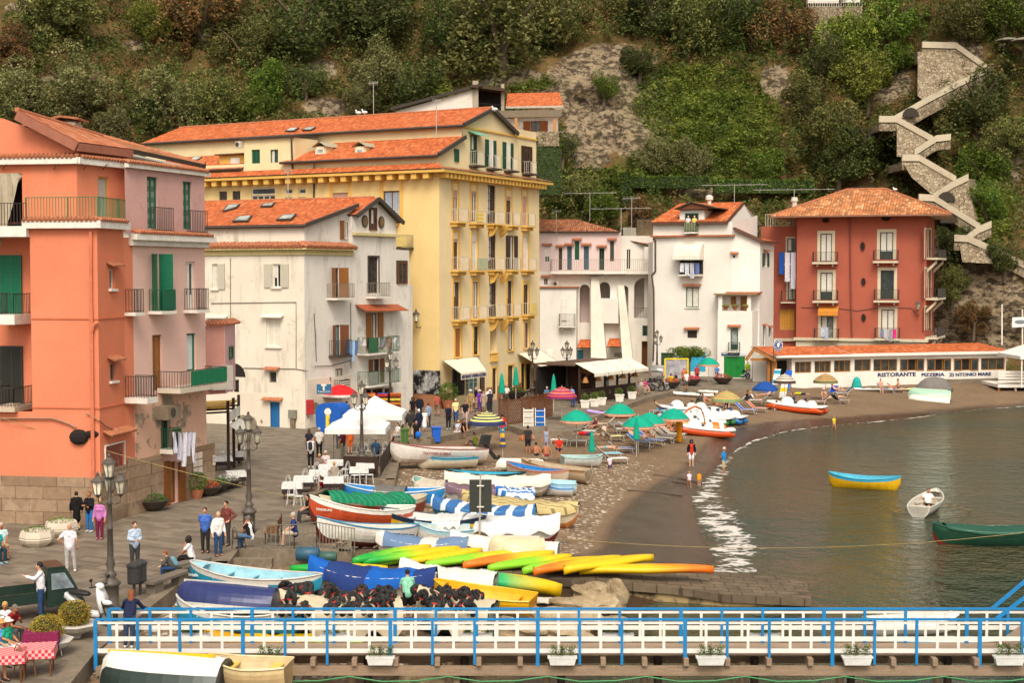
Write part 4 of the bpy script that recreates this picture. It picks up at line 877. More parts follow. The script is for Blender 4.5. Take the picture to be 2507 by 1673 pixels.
for x0,y0,x1,y1 in[(1328,1015,1400,1180),(1465,1035,1488,1115)]:
 s0,z0,s1,z1=WPb.bb(VC,x0,y0,x1,y1);mb=N_(wood('#8a6a48'));WPb.bx(mb,s0,z0,s1,z1,.1,.14);f=mb.build('menu_board',parent=PH);mb=N_(paint('#e6d6c6',.5))
 for i in range(2):
  for j in range(3):WPb.bx(mb,lerp(s0,s1,.06+i*.47),lerp(z0,z1,.05+j*.32),lerp(s0,s1,.47+i*.47),lerp(z0,z1,.32+j*.32),.14,.15)
 mb.build('menu_sheets',parent=f)
AN=thing('house','small pink annexe jutting out between the pink house and the cream one','building',v3(D(550,950,75),0))
a0,a1,a2=D(500,900,73.8),D(550,900,74.6),D(575,900,77.4);zt,zb_=D(550,797,74.6).z,D(574,955,77).z
mb=N_(stucco('#dd9f90','#b88',.3));mb.prism([xy(a0),xy(a1),xy(a2),(a0.x,a2.y)],zb_,zt);mb.build('wall',parent=AN)
mb=N_(stucco('#e6b8b4'));WN=Wall(xy(a1),xy(a2),zb_,zt);WN.bx(mb,0,zb_,WN.L,zt,.0,.03);mb.build('side_render',parent=AN);win(WN,AN,VE,205,1040,228,1122,fr=DG,proud=True,n=1)
WN0=Wall(xy(a0),xy(a1),zb_,zt);mb=N_(TERRA)
for W_ in(WN0,WN):
 for i in range(int(W_.L/.2)+1):mb.tube([W_.P((i+.5)*.2,zt+.25,-.1),W_.P((i+.5)*.2,zt+.05,.3)],.08,6)
mb.build('eave_tiles',parent=AN);mb=N_(paint('#cbc3b4'));WN0.bx(mb,.2,zb_+.25,1.4,zb_+1.5,.02,.5);mb.build('cupboard',parent=AN)
LP=thing('house','long pale pink and white house with arches, sloping buttresses and a long railed terrace','building',G(1450,905,0))
PKF=stucco('#ecd2cc','#d9b4a8',.35);WHF=stucco('#f3ece0','#cdbfa8',.45)
l0,l1=D(1312,700,158),D(1640,700,156.5);LW=Wall(xy(l0),xy(l1),0,1)
zt_=LW.sz(VJ(300,375))[1];zm=LW.sz(VJ(300,652))[1];sx=LW.sz(VJ(642,500))[0]
LU1=Wall(LW.P(0,0).xy,LW.P(sx,0).xy,zm,zt_);LU2=Wall(LW.P(sx,0,0).xy,LW.P(LW.L,0).xy,zm,LW.sz(VJ(700,400))[1]);LL=Wall(LW.P(0,0).xy,LW.P(LW.L,0).xy,0,zm)
BL=louver('#4f6a78')
for(x0,y0,x1,y1,kw)in[(97,475,132,586,dict(roll=.65,rollm=PKW)),(197,485,222,642,dict(fr=BROWN)),(257,474,290,642,dict(fr=BL,closed=BL)),(311,437,343,570,dict(fr=DG,closed=DGREEN)),(375,474,411,640,dict(fr=BL,closed=BL)),(485,487,521,642,dict(fr=DG,gl=DARK)),(562,437,590,580,dict(fr=DGREY,closed=louver('#4f5a50')))]:
 win(LU1,LP,VJ,x0,y0,x1,y1,hood=TERRA,**kw)
win(LU2,LP,VJ,678,495,708,638,fr=WHITE,gl=DARK)
for(x0,y0,x1,y1,kw)in[(90,700,120,750,dict(hood=TERRA)),(792,1038,852,1112,dict(fr=DG)),(315,1212,372,1300,dict(fr=paint('#3a93b0'),closed=paint('#4aa3bd'),nm='door'))]:win(LL,LP,VJ,x0,y0,x1,y1,**kw)
def archcut(W,par,V,x0,y0,x1,y1,dep,m,inner,full=1.0):
 s0,z0,s1,z1=W.bb(V,x0,y0,x1,y1);z0=max(z0,W.z0);W.ops.append((s0,z0,s1,z1,dep));r=(s1-s0)/2;zc=z1-r*full;c=(s0+s1)/2;n=8;mb=N_(m)
 for sg in(-1,1):
  arc=[(c+sg*r*math.cos(t),zc+(z1-zc)*math.sin(t))for t in[PI/2*k/n for k in range(n+1)]];cr=(c+sg*r,z1)
  for k in range(n):
   q=[W.P(*cr,.0),W.P(*arc[k]),W.P(*arc[k+1])];mb.face(q);mb.face([W.P(*arc[k]),W.P(*arc[k+1]),W.P(*arc[k+1],-dep),W.P(*arc[k],-dep)])
 mb.build('arch',parent=par);mb=N_(inner);mb.face([W.P(s0,z0,-dep),W.P(s1,z0,-dep),W.P(s1,z1,-dep),W.P(s0,z1,-dep)]);return mb.build('arch_back',parent=par),(s0,z0,s1,z1)
SHW=stucco('#d9c8bb')  # darker white for arch backs, recess shade put into the colour
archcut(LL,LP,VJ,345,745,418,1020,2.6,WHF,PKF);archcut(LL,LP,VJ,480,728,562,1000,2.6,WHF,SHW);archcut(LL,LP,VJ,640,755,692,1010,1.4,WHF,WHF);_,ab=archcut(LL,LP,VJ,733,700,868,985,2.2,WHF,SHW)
s0,z0,s1,z1=LL.bb(VJ,793,1155,862,1330);LL.ops.append((s0,0,s1,z1,3.2));mb=N_(WHF)
for i in range(11):p=LL.P(s0+.05,i*.22,-.25-i*.28);mb.obox(p,LL.P(s1-.05,0)-LL.P(s0+.05,0),LL.P(0,0,-.3)-LL.P(0,0,0),(0,0,.2))
mb.build('steps',parent=LP);mb=N_(BROWN);LL.bx(mb,s0-.1,0,s0,z1+.1,-.1,.03);LL.bx(mb,s1,0,s1+.1,z1+.1,-.1,.03);LL.bx(mb,s0,z1,s1,z1+.1,-.1,.03);LL.bx(mb,s0,0,s0+.5,z1,-.6,-.55);mb.build('door_frame',parent=LP)
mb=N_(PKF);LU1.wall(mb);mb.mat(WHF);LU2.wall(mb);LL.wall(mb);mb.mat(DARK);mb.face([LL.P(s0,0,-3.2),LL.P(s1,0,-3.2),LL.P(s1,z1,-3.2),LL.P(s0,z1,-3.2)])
zt2=LU2.z1;mb.mat(WHF);mb.face([LU2.P(0,zt2),LU2.P(LU2.L,zt2),LU2.P(LU2.L,zt2,-8),LU2.P(0,zt2,-8)]);mb.build('wall',parent=LP)
mb=N_(WHF);a,z0a,c_,z1a=ab
for i in range(8):mb.obox(LL.P(c_-1.7+.2*i,z0a+.22*i,-1.9),LL.P(1.0,0)-LL.P(0,0),LL.P(0,0,1.2)-LL.P(0,0,0),(0,0,.2))
mb.box(LL.P((a+c_)/2+.3,(z0a+z1a)/2,-.8),(.5,.5,z1a-z0a));mb.build('inner_stair',parent=LP)
rail(LP,[LL.P(a,0,-.1),LL.P(c_,0,-.1)],z0a,z0a+1.9*.58,IRON,.16,.014)
mb=N_(WHF);sa=LW.sz(VJ(140,640),1.2)[0];LL.bx(mb,sa,zm-.3,LL.L,zm+.02,.002,1.2);mb.build('terrace_slab',parent=LP);rail(LP,[LL.P(sa,0,.2),LL.P(sa,0,1.15),LL.P(LL.L-.1,0,1.15)],zm,LW.sz(VJ(400,568),1.2)[1],GREYIRON,.2,.014)
for(xt0,xt1,yt,xb0,xb1,yb,dp)in[(428,482,690,425,548,1300,3.2),(618,662,752,655,735,1300,3.0),(118,165,868,108,150,1280,3.4)]:
 sT0,zT=LW.sz(VJ(xt0,yt));sT1=LW.sz(VJ(xt1,yt))[0];sB0=LW.sz(VJ(xb0,yb),dp)[0];sB1=LW.sz(VJ(xb1,yb),dp)[0]
 mb=N_(stucco('#efe4d3','#c8b498',.5));T=[LL.P(sT0,zT,.0),LL.P(sT1,zT,.0),LL.P(sT1,zT,.35),LL.P(sT0,zT,.35)];B=[LL.P(sB0,0,0),LL.P(sB1,0,0),LL.P(sB1,0,dp),LL.P(sB0,0,dp)];mb.loft([B,T]);mb.build('buttress',parent=LP)
s0,z0,s1,z1=LW.bb(VJ,62,768,322,1300,2.4);mb=N_(WHF);LL.bx(mb,max(0,s0),0,s1,z1,.002,2.4);bo=mb.build('projecting_room',parent=LP);PRW=Wall(LL.P(max(0,s0),0,2.42).xy,LL.P(s1,0,2.42).xy,0,z1)
win(PRW,LP,VJ,217,850,257,1000,fr=WHITE,closed=PKW,proud=True);balc(PRW,LP,VJ,200,957,314,1052,.8,rm=IRON,sm=WHF,br=WHF);mb=N_(TERRA);PRW.bx(mb,-.1,z1+.002,PRW.L+.2,z1+.12,-2.4,.25);mb.build('tile_coping',parent=LP);acbox(LP,LU1,VJ,158,722,202,758,.5)
s0,z0,s1,z1=LW.bb(VJ,497,845,622,1022,1.1);mb=N_(WHF);LL.bx(mb,s0,z0,s1,z1,.002,1.1);mb.build('oriel',parent=LP)
for(x0,y0,x1,y1)in[(325,1172,452,1200),(538,1155,642,1192)]:
 a_=LW.at(VJ(x0,y1),2.2);c_=LW.at(VJ(x1,y1),2.2);up_=LW.P(0,0,-2.0)-LW.P(0,0,0)+Vector((0,0,.9));roofq(LP,a_,c_,c_+up_*.9-(c_-a_)*.15,a_+up_*.9+(c_-a_)*.15,ROOF,.1,'canopy')
for x in(420,580):q=LW.at(VJ(x+25,672),.2);mb=N_(TERRA);mb.box(q,(2.0,.8,.12));mb.build('tile_coping',parent=LP)
ra=LU1.P(-.2,zt_,.45);rb=LU1.P(LU1.L-.2,zt_,.45);rz=LW.sz(VJ(300,288),-4)[1];roofq(LP,ra,rb,LU1.P(LU1.L-5.2,rz,-4.2),LU1.P(-.2,rz,-4.2),tiles('#c07850','#7d4d38','#cf9a78',.6),.12);roofq(LP,rb,LU1.P(LU1.L-.2,zt_,-8),LU1.P(LU1.L-5.2,rz,-4.2),LU1.P(LU1.L-5.2,rz,-4.2),ROOFOLD,.12)
a_=LU2.at(VJ(800,475),.9);c_=LU2.at(VJ(866,475),.9);roofq(LP,LU2.at(VJ(708,440),.0),c_,LU2.at(VJ(866,448),-1.5),LU2.at(VJ(712,430),-1.5),ROOFOLD,.1)
s0,z0,s1,z1=LU2.bb(VJ,805,478,868,640,.5);mb=N_(WHF);LU2.bx(mb,s0,zm,s0+.5,z1,0,.8);mb.build('pillar',parent=LP)
mb=N_(paint('#9a8468'));q0,q1=LU2.at(VJ(752,408),-1),LU2.at(VJ(862,408),-1);zt3=LU2.sz(VJ(800,282),-1)[1];n=9
for i in range(n):
 a_,c_=q0.lerp(q1,i/n),q0.lerp(q1,(i+1)/n)
 for j in range(7):zz0=lerp(q0.z,zt3,j/7);zz1=lerp(q0.z,zt3,(j+1)/7);mb.bar(v3(a_,zz0),v3(c_,zz1),.07,.03);mb.bar(v3(c_,zz0),v3(a_,zz1),.07,.03)
mb.build('trellis',parent=LP);mb=N_(paint('#a39c8c'));q0,q1=LU2.at(VJ(655,405),-.5),LU2.at(VJ(748,408),-.5);mb.obox(q0,q1-q0,(0,.1,0),(0,0,LU2.sz(VJ(700,338),-.5)[1]-q0.z));mb.build('roof_screen',parent=LP)
WR_=thing('house','white house lettered RENT A BOAT over its green garage door','building',G(1700,925,0))
WHR=stucco('#f6efe4','#d8c8b0',.25)
w0,w1,w2,w3=D(1598,700,151),D(1792,700,147.2),D(1860,700,147.5),D(1894,700,153.5)
w1=w1;F1=Wall(xy(w0),xy(w1),0,D(1700,545,149).z);F2=Wall(xy(w1),xy(w2),0,D(1830,590,147.5).z);F3=Wall(xy(w2),xy(w3),0,F2.z1)
win(F1,WR_,VJ,1055,575,1222,672,fr=DG,gl=DARK,n=2);win(F1,WR_,VJ,1101,765,1192,908,fr=DG,gl=GLASSL,cur=True,hood=TERRA,sill=WHR);win(F1,WR_,VJ,1111,1073,1180,1127,fr=DGREY,gl=DARK,n=6,bars=3,hood=TERRA)
win(F1,WR_,VJ,923,1232,1012,1345,fr=paint('#2f4a38'),closed=paint('#33503c'),nm='door');win(F1,WR_,VJ,1048,1225,1240,1365,fr=paint('#2aa3c8'),closed=paint('#38b0d4'),nm='door')
win(F2,WR_,VJ,1435,537,1452,556,fr=DGREY,n=1,hood=TERRA)
win(F3,WR_,VJ,1655,520,1678,618,fr=WHITE,sh='open',shm=DGREEN,hood=TERRA,n=1);win(F3,WR_,VJ,1650,1048,1662,1180,fr=DG,n=1,hood=TERRA);win(F3,WR_,VJ,1690,1060,1702,1120,fr=DGREY,n=1,hood=TERRA)
mb=N_(WHR);F1.wall(mb);F2.wall(mb);F3.wall(mb);bk=[xy(w3),(w3.x-1,w3.y+3),(w0.x,w3.y+3),xy(w0)]
for p,q in zip(bk[:-1],bk[1:]):mb.face([v3(p,0),v3(q,0),v3(q,F2.z1),v3(p,F2.z1)])
n_=Vector((F1.n.x,F1.n.y,0));d_=Vector((F1.d.x,F1.d.y,0));e0,e1=F1.P(-.1,F1.z1,.5),F1.P(F1.L+.0,F1.z1,.5);e1=F1.at(VJ(1392,302),.5)
hR=5.6;zR=F1.sz(VJ(1250,172),-hR)[1];r0=F1.at(VJ(1060,178),-hR);r1=F1.at(VJ(1512,172),-hR);r0.z=r1.z=zR;hl=hr=e0-n_*11
gq=e1-n_*.5;mb.face([gq,v3(r1,r1.z-.1),v3(F1.P(F1.L,0,-11),F1.z1),v3(gq-n_*10.5,F1.z1)]);mb.face([F2.P(0,F2.z1),F2.P(0,F2.z1)-n_*9,v3(F2.P(0,0)-n_*9,F1.z1+1),v3(F2.P(0,0),F1.z1)]);mb.build('wall',parent=WR_)
roofq(WR_,e0,e1,r1,r0,ROOFB,.13);roofq(WR_,e0-n_*11,e0,r0,r0,ROOFB,.13);roofq(WR_,e1-n_*11,e0-n_*11,r0,r1,ROOFB,.13)
mb=N_(paint('#6a4030'));mb.bar(e0+Vector((0,0,-.02)),e1+Vector((0,0,-.02)),.14,.25);mb.bar(e1-Vector((0,0,.02)),r1,.14,.3);mb.build('bargeboard',parent=WR_)
mb=N_(TERRA);z=F1.sz(VJ(1100,403))[1];F1.bx(mb,-.2,z-.06,F1.L+.3,z+.12,.002,.4);mb.build('string_course',parent=WR_)
DF=Wall(F1.P(0,0,.0).xy,F1.P(F1.L,0,.0).xy,0,1);s0,z0,s1,z1=DF.bb(VJ,1058,215,1232,300);mb=N_(WHR);DF.bx(mb,s0,F1.z1-.1,s1,z1,-4.0,.02);dd=mb.build('dormer',parent=WR_)
o_=DF.bb(VJ,1095,238,1192,300);mb=N_(paint('#1f5a48'));DF.bx(mb,o_[0],F1.z1-.3,o_[2],o_[3],.022,.05);f=mb.build('frame',parent=dd);mb=N_(DARK);DF.bx(mb,o_[0]+.15,F1.z1-.28,o_[2]-.15,o_[3]-.15,.052,.06);mb.build('pane',parent=dd)
pl,pp,pr=DF.at(VJ(1022,212),.7),DF.at(VJ(1138,163),.7),DF.at(VJ(1325,218),.7);pr.z=pl.z;pp2=pp-n_*5;roofq(dd,pl,pl-n_*5,pp2,pp,ROOFB,.12);roofq(dd,pr-n_*5,pr,pp,pp2,ROOFB,.12);mb=N_(wood('#7a4a34'));mb.face([pl+n_*-.2,pr-n_*.2,pp-n_*.2]);mb.build('dormer_gable',parent=dd)
balc(F1,WR_,VJ,1090,305,1190,382,.8,rm=paint('#4a5a3c'),sm=WHR,panel=(cloth('#5a6a48','#8a8a70',0,.25,.5),0,1))
balc(F1,WR_,VJ,1053,600,1224,685,.9,rm=IRON,sm=WHR)
AW=cloth('#efe6d4','#ddd2bd',0,.5,.1);mb=N_(AW);a,z0,c,z1=F1.bb(VJ,1038,455,1230,570);prof=[(0,z1),(.5,z1-.1),(1.1,lerp(z1,z0,.35)),(1.35,lerp(z1,z0,.75)),(1.4,z0)]
mb.loft([[F1.P(s_,z_,o_)for o_,z_ in prof]for s_ in(a,c)],False,False);mb.face([F1.P(a,z_,o_)for o_,z_ in prof]+[F1.P(a,z0,0)]);mb.face([F1.P(c,z_,o_)for o_,z_ in prof]+[F1.P(c,z0,0)]);mb.build('awning',parent=WR_)
s0,z0,s1,z1=F2.bb(VJ,1330,935,1575,1410,2.2);B1=Wall(F1.at(VJ(1326,1100),1.5).xy,F2.at(VJ(1572,1100),2.0).xy,0,F2.sz(VJ(1450,935),2)[1]);B2=Wall(B1.P(B1.L,0).xy,F2.P(F2.L-.2,0,.1).xy,0,B1.z1)
win(B1,WR_,VJ,1418,1055,1472,1222,fr=DG,gl=GLASSL,n=1,hood=TERRA,kick=paint('#1f4030'));balc(B1,WR_,VJ,1402,1158,1485,1228,.5,rm=IRON,sm=WHR,sl=.06)
GG=wood('#1e8a3a',sc3=(6,6,.3));win(B1,WR_,VJ,1371,1258,1520,1408,fr=paint('#1c7a34'),closed=GG,n=2,nm='garage_door',depth=.1)
mb=N_(WHR);B1.wall(mb);B2.wall(mb);mb.face([B1.P(0,0),B1.P(0,0,-3),B1.P(0,B1.z1,-3),B1.P(0,B1.z1)]);mb.face([B1.P(0,B1.z1),B1.P(B1.L,B1.z1),B2.P(B2.L,B1.z1),B1.P(B1.L,B1.z1,-3.5),B1.P(0,B1.z1,-3)]);by=mb.build('bay',parent=WR_)
zt4=B1.sz(VJ(1450,820))[1]
for s_ in(.25,B1.L-.35):mb=N_(WHR);mb.box(B1.P(s_,(B1.z1+zt4)/2,-.25),(.4,.4,zt4-B1.z1),math.atan2(B1.d.y,B1.d.x));mb.build('pillar',parent=by)
mb=N_(wood('#9a7f5e'));B1.bx(mb,-.4,zt4,B1.L+.5,zt4+.14,-3,.3);mb.build('pergola_roof',parent=by);mb=N_(TERRA);B1.bx(mb,.8,zt4+.142,B1.L+.7,zt4+.3,-3,.1);mb.build('pergola_tiles',parent=by)
for x0,y0,x1,y1 in((1420,832,1456,888),(1490,832,1545,930)):win(F2,WR_,VJ,x0,y0,x1,y1,fr=wood('#a87038'),closed=wood('#a87038'),proud=True)
for x in(1385,1450,1525):q=B1.at(VJ(x,920),-.15);mb=N_(TERRA);mb.lathe([(.12,q.z-.1),(.3,q.z+.2),(.26,q.z+.2)],(q.x,q.y,0),8);pt_=mb.build('flower_pot',parent=WR_);mb=N_(paint('#6f6a2e'));mb.ball(q+Vector((0,0,.32)),(.42,.3,.18),7,5);mb.build('flowers',parent=pt_)
s0,z0,s1,z1=B1.bb(VJ,1353,1231,1480,1252,.1);mb=N_(paint('#1f5f86'));B1.bx(mb,s0,z0,s1,z1,.01,.07);sg=mb.build('sign',parent=WR_);X3=Vector((B1.d.x,B1.d.y,0));text('RENT A BOAT',.62,WHITE,sg,B1.P(s0+.12,z0+.17,.075),X3,(0,0,1),bold=.02,width=(s1-s0)-.25)
s1b=B1.bb(VJ,1482,1231,1532,1252,.1)[2];mb=N_(paint('#dfe4e6'));B1.bx(mb,s1+.03,z0,s1b,z1,.01,.07);mb.build('sign',parent=WR_)
z_=F2.z1;a_=F2.at(VJ(1425,348),.3);c_=F2.at(VJ(1608,440),.3);e_=F3.P(F3.L+.3,c_.z,.3);rf=F2.at(VJ(1500,350),-4);rf.z=a_.z;roofq(WR_,F3.P(0,c_.z,.4)+n_*.2,F3.P(F3.L,c_.z,.4),v3(F2.P(.1,0,-7),a_.z),v3(F2.P(.1,0,.4),a_.z),ROOFB,.13)
mb=N_(WHR);mb.face([F2.P(0,F2.z1),F2.P(F2.L,F2.z1),F2.P(F2.L,c_.z),F2.P(.1,a_.z)]);mb.face([F3.P(0,F3.z1),F3.P(F3.L,F3.z1),F3.P(F3.L,c_.z),F3.P(0,c_.z)]);mb.build('lean_to_wall',parent=WR_);mb=N_(paint('#6a4030'));mb.bar(F2.P(.1,a_.z,.42),F3.P(0,c_.z,.42)+n_*.2,.14,.3);mb.bar(F3.P(0,c_.z,.5),F3.P(F3.L,c_.z,.5),.14,.25);mb.build('bargeboard',parent=WR_)
tube_on(F1,WR_,VJ,[(866,420),(884,430),(884,650),(858,680),(872,780),(874,1100),(868,1290)],.1,paint('#5a4a40'),.15,'downpipe')
q=F1.at(VJ(1268,150),-5);mb=N_(WHITE);mb.lathe([(.22,q.z-2),(.22,q.z),(.4,q.z+.1),(.4,q.z+.45),(.2,q.z+.6)],(q.x,q.y,0),8);mb.build('chimney',parent=WR_)
RH=thing('house','brick red four storey house with hipped roof behind the beach restaurant','building',G(2100,915,0))
RED=stucco('#b5644f','#9d5544',.4);BEI=stucco('#d9ccb0','#a89878',.4)
h0,h1,h2=D(1950,700,155),D(2266,700,150.5),D(2286,700,155.8);zt=D(2100,532,152.5).z;RF=Wall(xy(h0),xy(h1),0,zt);RS=Wall(xy(h1),xy(h2),0,zt)
DK2=paint('#2c3a33')
for(x0,y0,x1,y1,kw)in[(455,412,532,597,dict(cur=True)),(850,402,937,582,dict(cur=True,kick=DK2)),(455,670,536,850,dict(cur=True,kick=DK2)),(854,655,942,845,dict(kick=DK2)),(460,957,541,1108,dict(cur=.9)),(858,914,944,1104,dict(cur=True))]:
 win(RF,RH,VK,x0,y0,x1,y1,fr=DK2,gl=GLASSL if kw.get('cur')else GLASS,trim=BEI,tw=.32,**kw)
for(x0,y0,x1,y1)in[(404,533,571,613),(806,520,972,606),(407,787,573,870),(811,782,976,868),(413,1042,578,1118),(815,1037,981,1120)]:balc(RF,RH,VK,x0,y0,x1,y1,.95,rm=IRON,sm=BEI,br=BEI,sl=.22)
for x0,x1 in((1146,1158),(1171,1186)):
 for y0,y1 in((385,580),(645,840),(900,1050)):win(RS,RH,VK,x0,y0,x1,y1,fr=DK2,n=1,trim=BEI,tw=.2,cur=.4)
for y0,y1 in((515,585),(772,850),(1035,1105)):
 zz1=RS.sz(VK(1170,y0),0)[1];zz0=RS.sz(VK(1170,y1),0)[1];mb=N_(BEI);RS.bx(mb,.2,zz0,RS.L+.3,zz0+.22,.002,1.25);bb_=mb.build('balcony',parent=RH)
 rail(bb_,[RS.P(.2,0,.1),RS.P(.2,0,1.2),RS.P(RS.L+.3,0,1.2)],zz0+.22,zz1,IRON,.2,.015)
 for s_ in(.6,RS.L-.4):
  mb=N_(BEI);mb.obox(RS.P(s_,zz0-1.4,0),RS.P(.3,0)-RS.P(0,0),RS.P(0,0,1.0)-RS.P(0,0,0)+Vector((0,0,1.0)),(0,0,.35));mb.build('bracket',parent=bb_)
for W_,L in((RF,[(735,497,30,56),(740,732,28,50),(741,970,28,50),(492,322,46,30),(890,308,56,36)]),):
 for x,y,w_,h_ in L:
  s0,z0,s1,z1=W_.bb(VK,x-w_/2,y-h_/2,x+w_/2,y+h_/2);cx_,cz_=(s0+s1)/2,(z0+z1)/2;mb=N_(stucco('#8f4a38'))
  ring=lambda k,o:[W_.P(cx_+(s1-s0)/2*k*math.cos(t),cz_+(z1-z0)/2*k*math.sin(t),o)for t in[2*PI*i/14 for i in range(14)]]
  mb.loft([ring(1.25,0.0),ring(1.25,.06),ring(1.0,.06)],True,False);o_=mb.build('oval_window',parent=RH);mb=MB();mb.face(ring(1.0,.03));mb.build('pane',DARK,o_)
mb=N_(RED);RF.wall(mb);RS.wall(mb);bq=[xy(h2),(h2.x,h2.y+4),(h0.x+1,h2.y+8),xy(h0)]
for p,q in zip(bq[:-1],bq[1:]):mb.face([v3(p,0),v3(q,0),v3(q,zt),v3(p,zt)])
mb.build('wall',parent=RH)
zb1=RF.sz(VK(700,1105))[1];mb=N_(BEI);RF.bx(mb,0,0,RF.L+.1,zb1-.3,0.0,.08);RF.bx(mb,-.2,zb1-.3,RF.L+.3,zb1,0,.35);RS.bx(mb,-.3,zb1-.298,RS.L+.3,zb1-.002,0,.35);mb.build('ground_floor',parent=RH)
eo=1.9;nR=Vector((RF.n.x,RF.n.y,0));dR=Vector((RF.d.x,RF.d.y,0));zE_=RF.sz(VK(700,296),eo)[1]
c0=RF.P(-2.6,zE_,eo);c1=RF.P(RF.L+2.6,zE_,eo);c2=c1-nR*13;c3=c0-nR*13;zr_=RF.sz(VK(750,126),-4.6)[1];r0=RF.at(VK(632,126),-4.6);r1=RF.at(VK(884,126),-4.6);r0.z=r1.z=zr_
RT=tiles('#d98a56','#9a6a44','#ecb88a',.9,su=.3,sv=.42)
for q in((c0,c1,r1,r0),(c1,c2,r1,r1),(c3,c0,r0,r0),(c2,c3,r0,r1)):roofq(RH,*q,RT,.14)
ridge(RH,r0+Vector((0,0,.15)),r1+Vector((0,0,.15)),r=.16);ridge(RH,c0+Vector((0,0,.15)),r0+Vector((0,0,.15)),r=.16);ridge(RH,c1+Vector((0,0,.15)),r1+Vector((0,0,.15)),r=.16)
gutter(RH,c0+nR*.1,c1+nR*.1,paint('#8a5a40'),.1);mb=N_(BEI);mb.face([c0,c1,c2,c3]);mb.build('soffit',parent=RH);tube_on(RF,RH,VK,[(632,300),(650,325),(655,700),(664,1100)],.09,paint('#8a4636'),.15,'downpipe')
mb=N_(cloth('#d98f3c'));a,z0,c,z1=RF.bb(VK,442,918,573,955,.6);mb.obox(RF.P(a,z0,1.0),RF.P(c,0)-RF.P(a,0),(0,0,.5),RF.P(0,0,-1.0)-RF.P(0,0,0)+Vector((0,0,.5)));mb.build('awning',parent=RH)
RWg=thing('house','narrow dull red wing squeezed between the white house and the brick red one','building',G(1920,910,0))
RA=Wall(xy(D(1862,700,158)),xy(D(1950,700,157)),0,D(1900,555,158).z)
win(RA,RWg,VK,236,442,294,580,fr=DK2,trim=BEI,cur=.6);win(RA,RWg,VK,240,695,300,850,fr=DK2,cur=True,gl=GLASSL,trim=BEI);win(RA,RWg,VK,188,912,303,1048,fr=paint('#c99a4a'),closed=cloth('#d39a45','#c08838',0,.2,.5))
mb=N_(RED);RA.wall(mb);mb.face([RA.P(0,RA.z1),RA.P(RA.L,RA.z1),RA.P(RA.L,RA.z1,-8),RA.P(0,RA.z1,-8)]);mb.build('wall',parent=RWg);balc(RA,RWg,VK,190,532,300,618,.9,rm=IRON,sm=BEI);balc(RA,RWg,VK,197,790,300,873,.9,rm=IRON,sm=BEI)
rail(RWg,[RA.at(VK(92,300)),RA.at(VK(290,300))],RA.z1,RA.sz(VK(200,283))[1],PALEIRON,.25,.02);q=RA.at(VK(284,200),-1);mb=N_(paint('#d8cbb8'));mb.lathe([(.3,RA.z1),(.3,q.z),(.42,q.z+.05),(.3,q.z+.5)],(q.x,q.y,0),8);mb.build('chimney',parent=RWg)
mb=N_(BEI);z=RA.sz(VK(240,1105))[1];RA.bx(mb,0,z-.3,RA.L,z,0,.3);mb.build('band',parent=RWg)
HH=thing('house','white hillside house with covered terrace, behind and above the yellow palazzo','building',D(1200,340,152))
HW=Wall(xy(D(970,280,152)),xy(D(1165,280,150)),0,1);mb=N_(stucco('#f0e4d6','#cbb',.3));zbH=D(1100,330,151).z-3
P_=[HW.at(VHh(*p))for p in((450,378),(1238,160))];mb.face([v3(P_[0],zbH),v3(P_[1],zbH),P_[1],P_[0]]);mb.build('wall',parent=HH)
up3=Vector((.6,7,1.2));roofq(HH,P_[0]+Vector((-.5,-.6,0)),P_[1]+Vector((.9,-.6,.3)),P_[1]+up3+Vector((.9,0,.3)),P_[0]+up3,tiles('#8a5a44','#5a4034','#a88',.6),.3)
T0=HW.at(VHh(1238,160));HT=Wall(xy(T0),xy(D(1238,280,152.5)),0,1);mb=N_(wood('#5a4636'))
a_,c_=HT.at(VHh(1240,148)),HT.at(VHh(1556,190));mb.obox(a_+Vector((-.3,-1,0)),c_-a_+Vector((.3,0,0)),(0,6,.4),(0,0,.3));mb.build('terrace_roof',parent=HH)
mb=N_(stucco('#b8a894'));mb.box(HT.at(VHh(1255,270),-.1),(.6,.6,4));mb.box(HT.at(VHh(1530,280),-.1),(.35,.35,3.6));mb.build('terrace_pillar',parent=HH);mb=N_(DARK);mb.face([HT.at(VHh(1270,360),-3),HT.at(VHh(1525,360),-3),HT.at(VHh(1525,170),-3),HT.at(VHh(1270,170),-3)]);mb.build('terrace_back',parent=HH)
rail(HH,[HT.at(VHh(1272,340)),HT.at(VHh(1525,345))],HT.at(VHh(1272,365)).z,HT.at(VHh(1400,305)).z,IRON,.3)
a_,c_,d_,e_=D(*VHh(1562,352),151.5),D(*VHh(2140,352),150.5),D(*VHh(2105,205),156),D(*VHh(1580,218),157);d_.z=e_.z;c_.z=a_.z;roofq(HH,a_,c_,d_,e_,ROOF,.2,edge=WHITE)
a_,c_=D(*VHh(1455,410),151.2),D(*VHh(2122,410),150.2);h_=70*.2423*151/3500;mb=N_(wood('#8a7a64',sc3=(8,8,1)));mb.obox(a_-Vector((0,0,h_/2)),v3(c_,a_.z)-a_,(0,.25,0),(0,0,h_));mb.build('woven_screen',parent=HH)
HB=Wall(xy(D(*VHh(1500,500),153)),xy(D(*VHh(2090,500),152)),D(*VHh(1800,600),152.5).z,D(*VHh(1800,450),152.5).z)
win(HB,HH,VHh,1815,480,1910,585,fr=BROWN,sh='open',sw=.8,shm=louver('#a05a2c'));mb=N_(stucco('#efe2d2'));HB.wall(mb);mb.build('lower_wall',parent=HH)
for x in(1665,2055):q=D(*VHh(x,520),150.6);mb=N_(wood('#c98f52'));mb.box(q,(.3,.3,135*.2423*150/3500));mb.build('post',parent=HH)
MASON=None
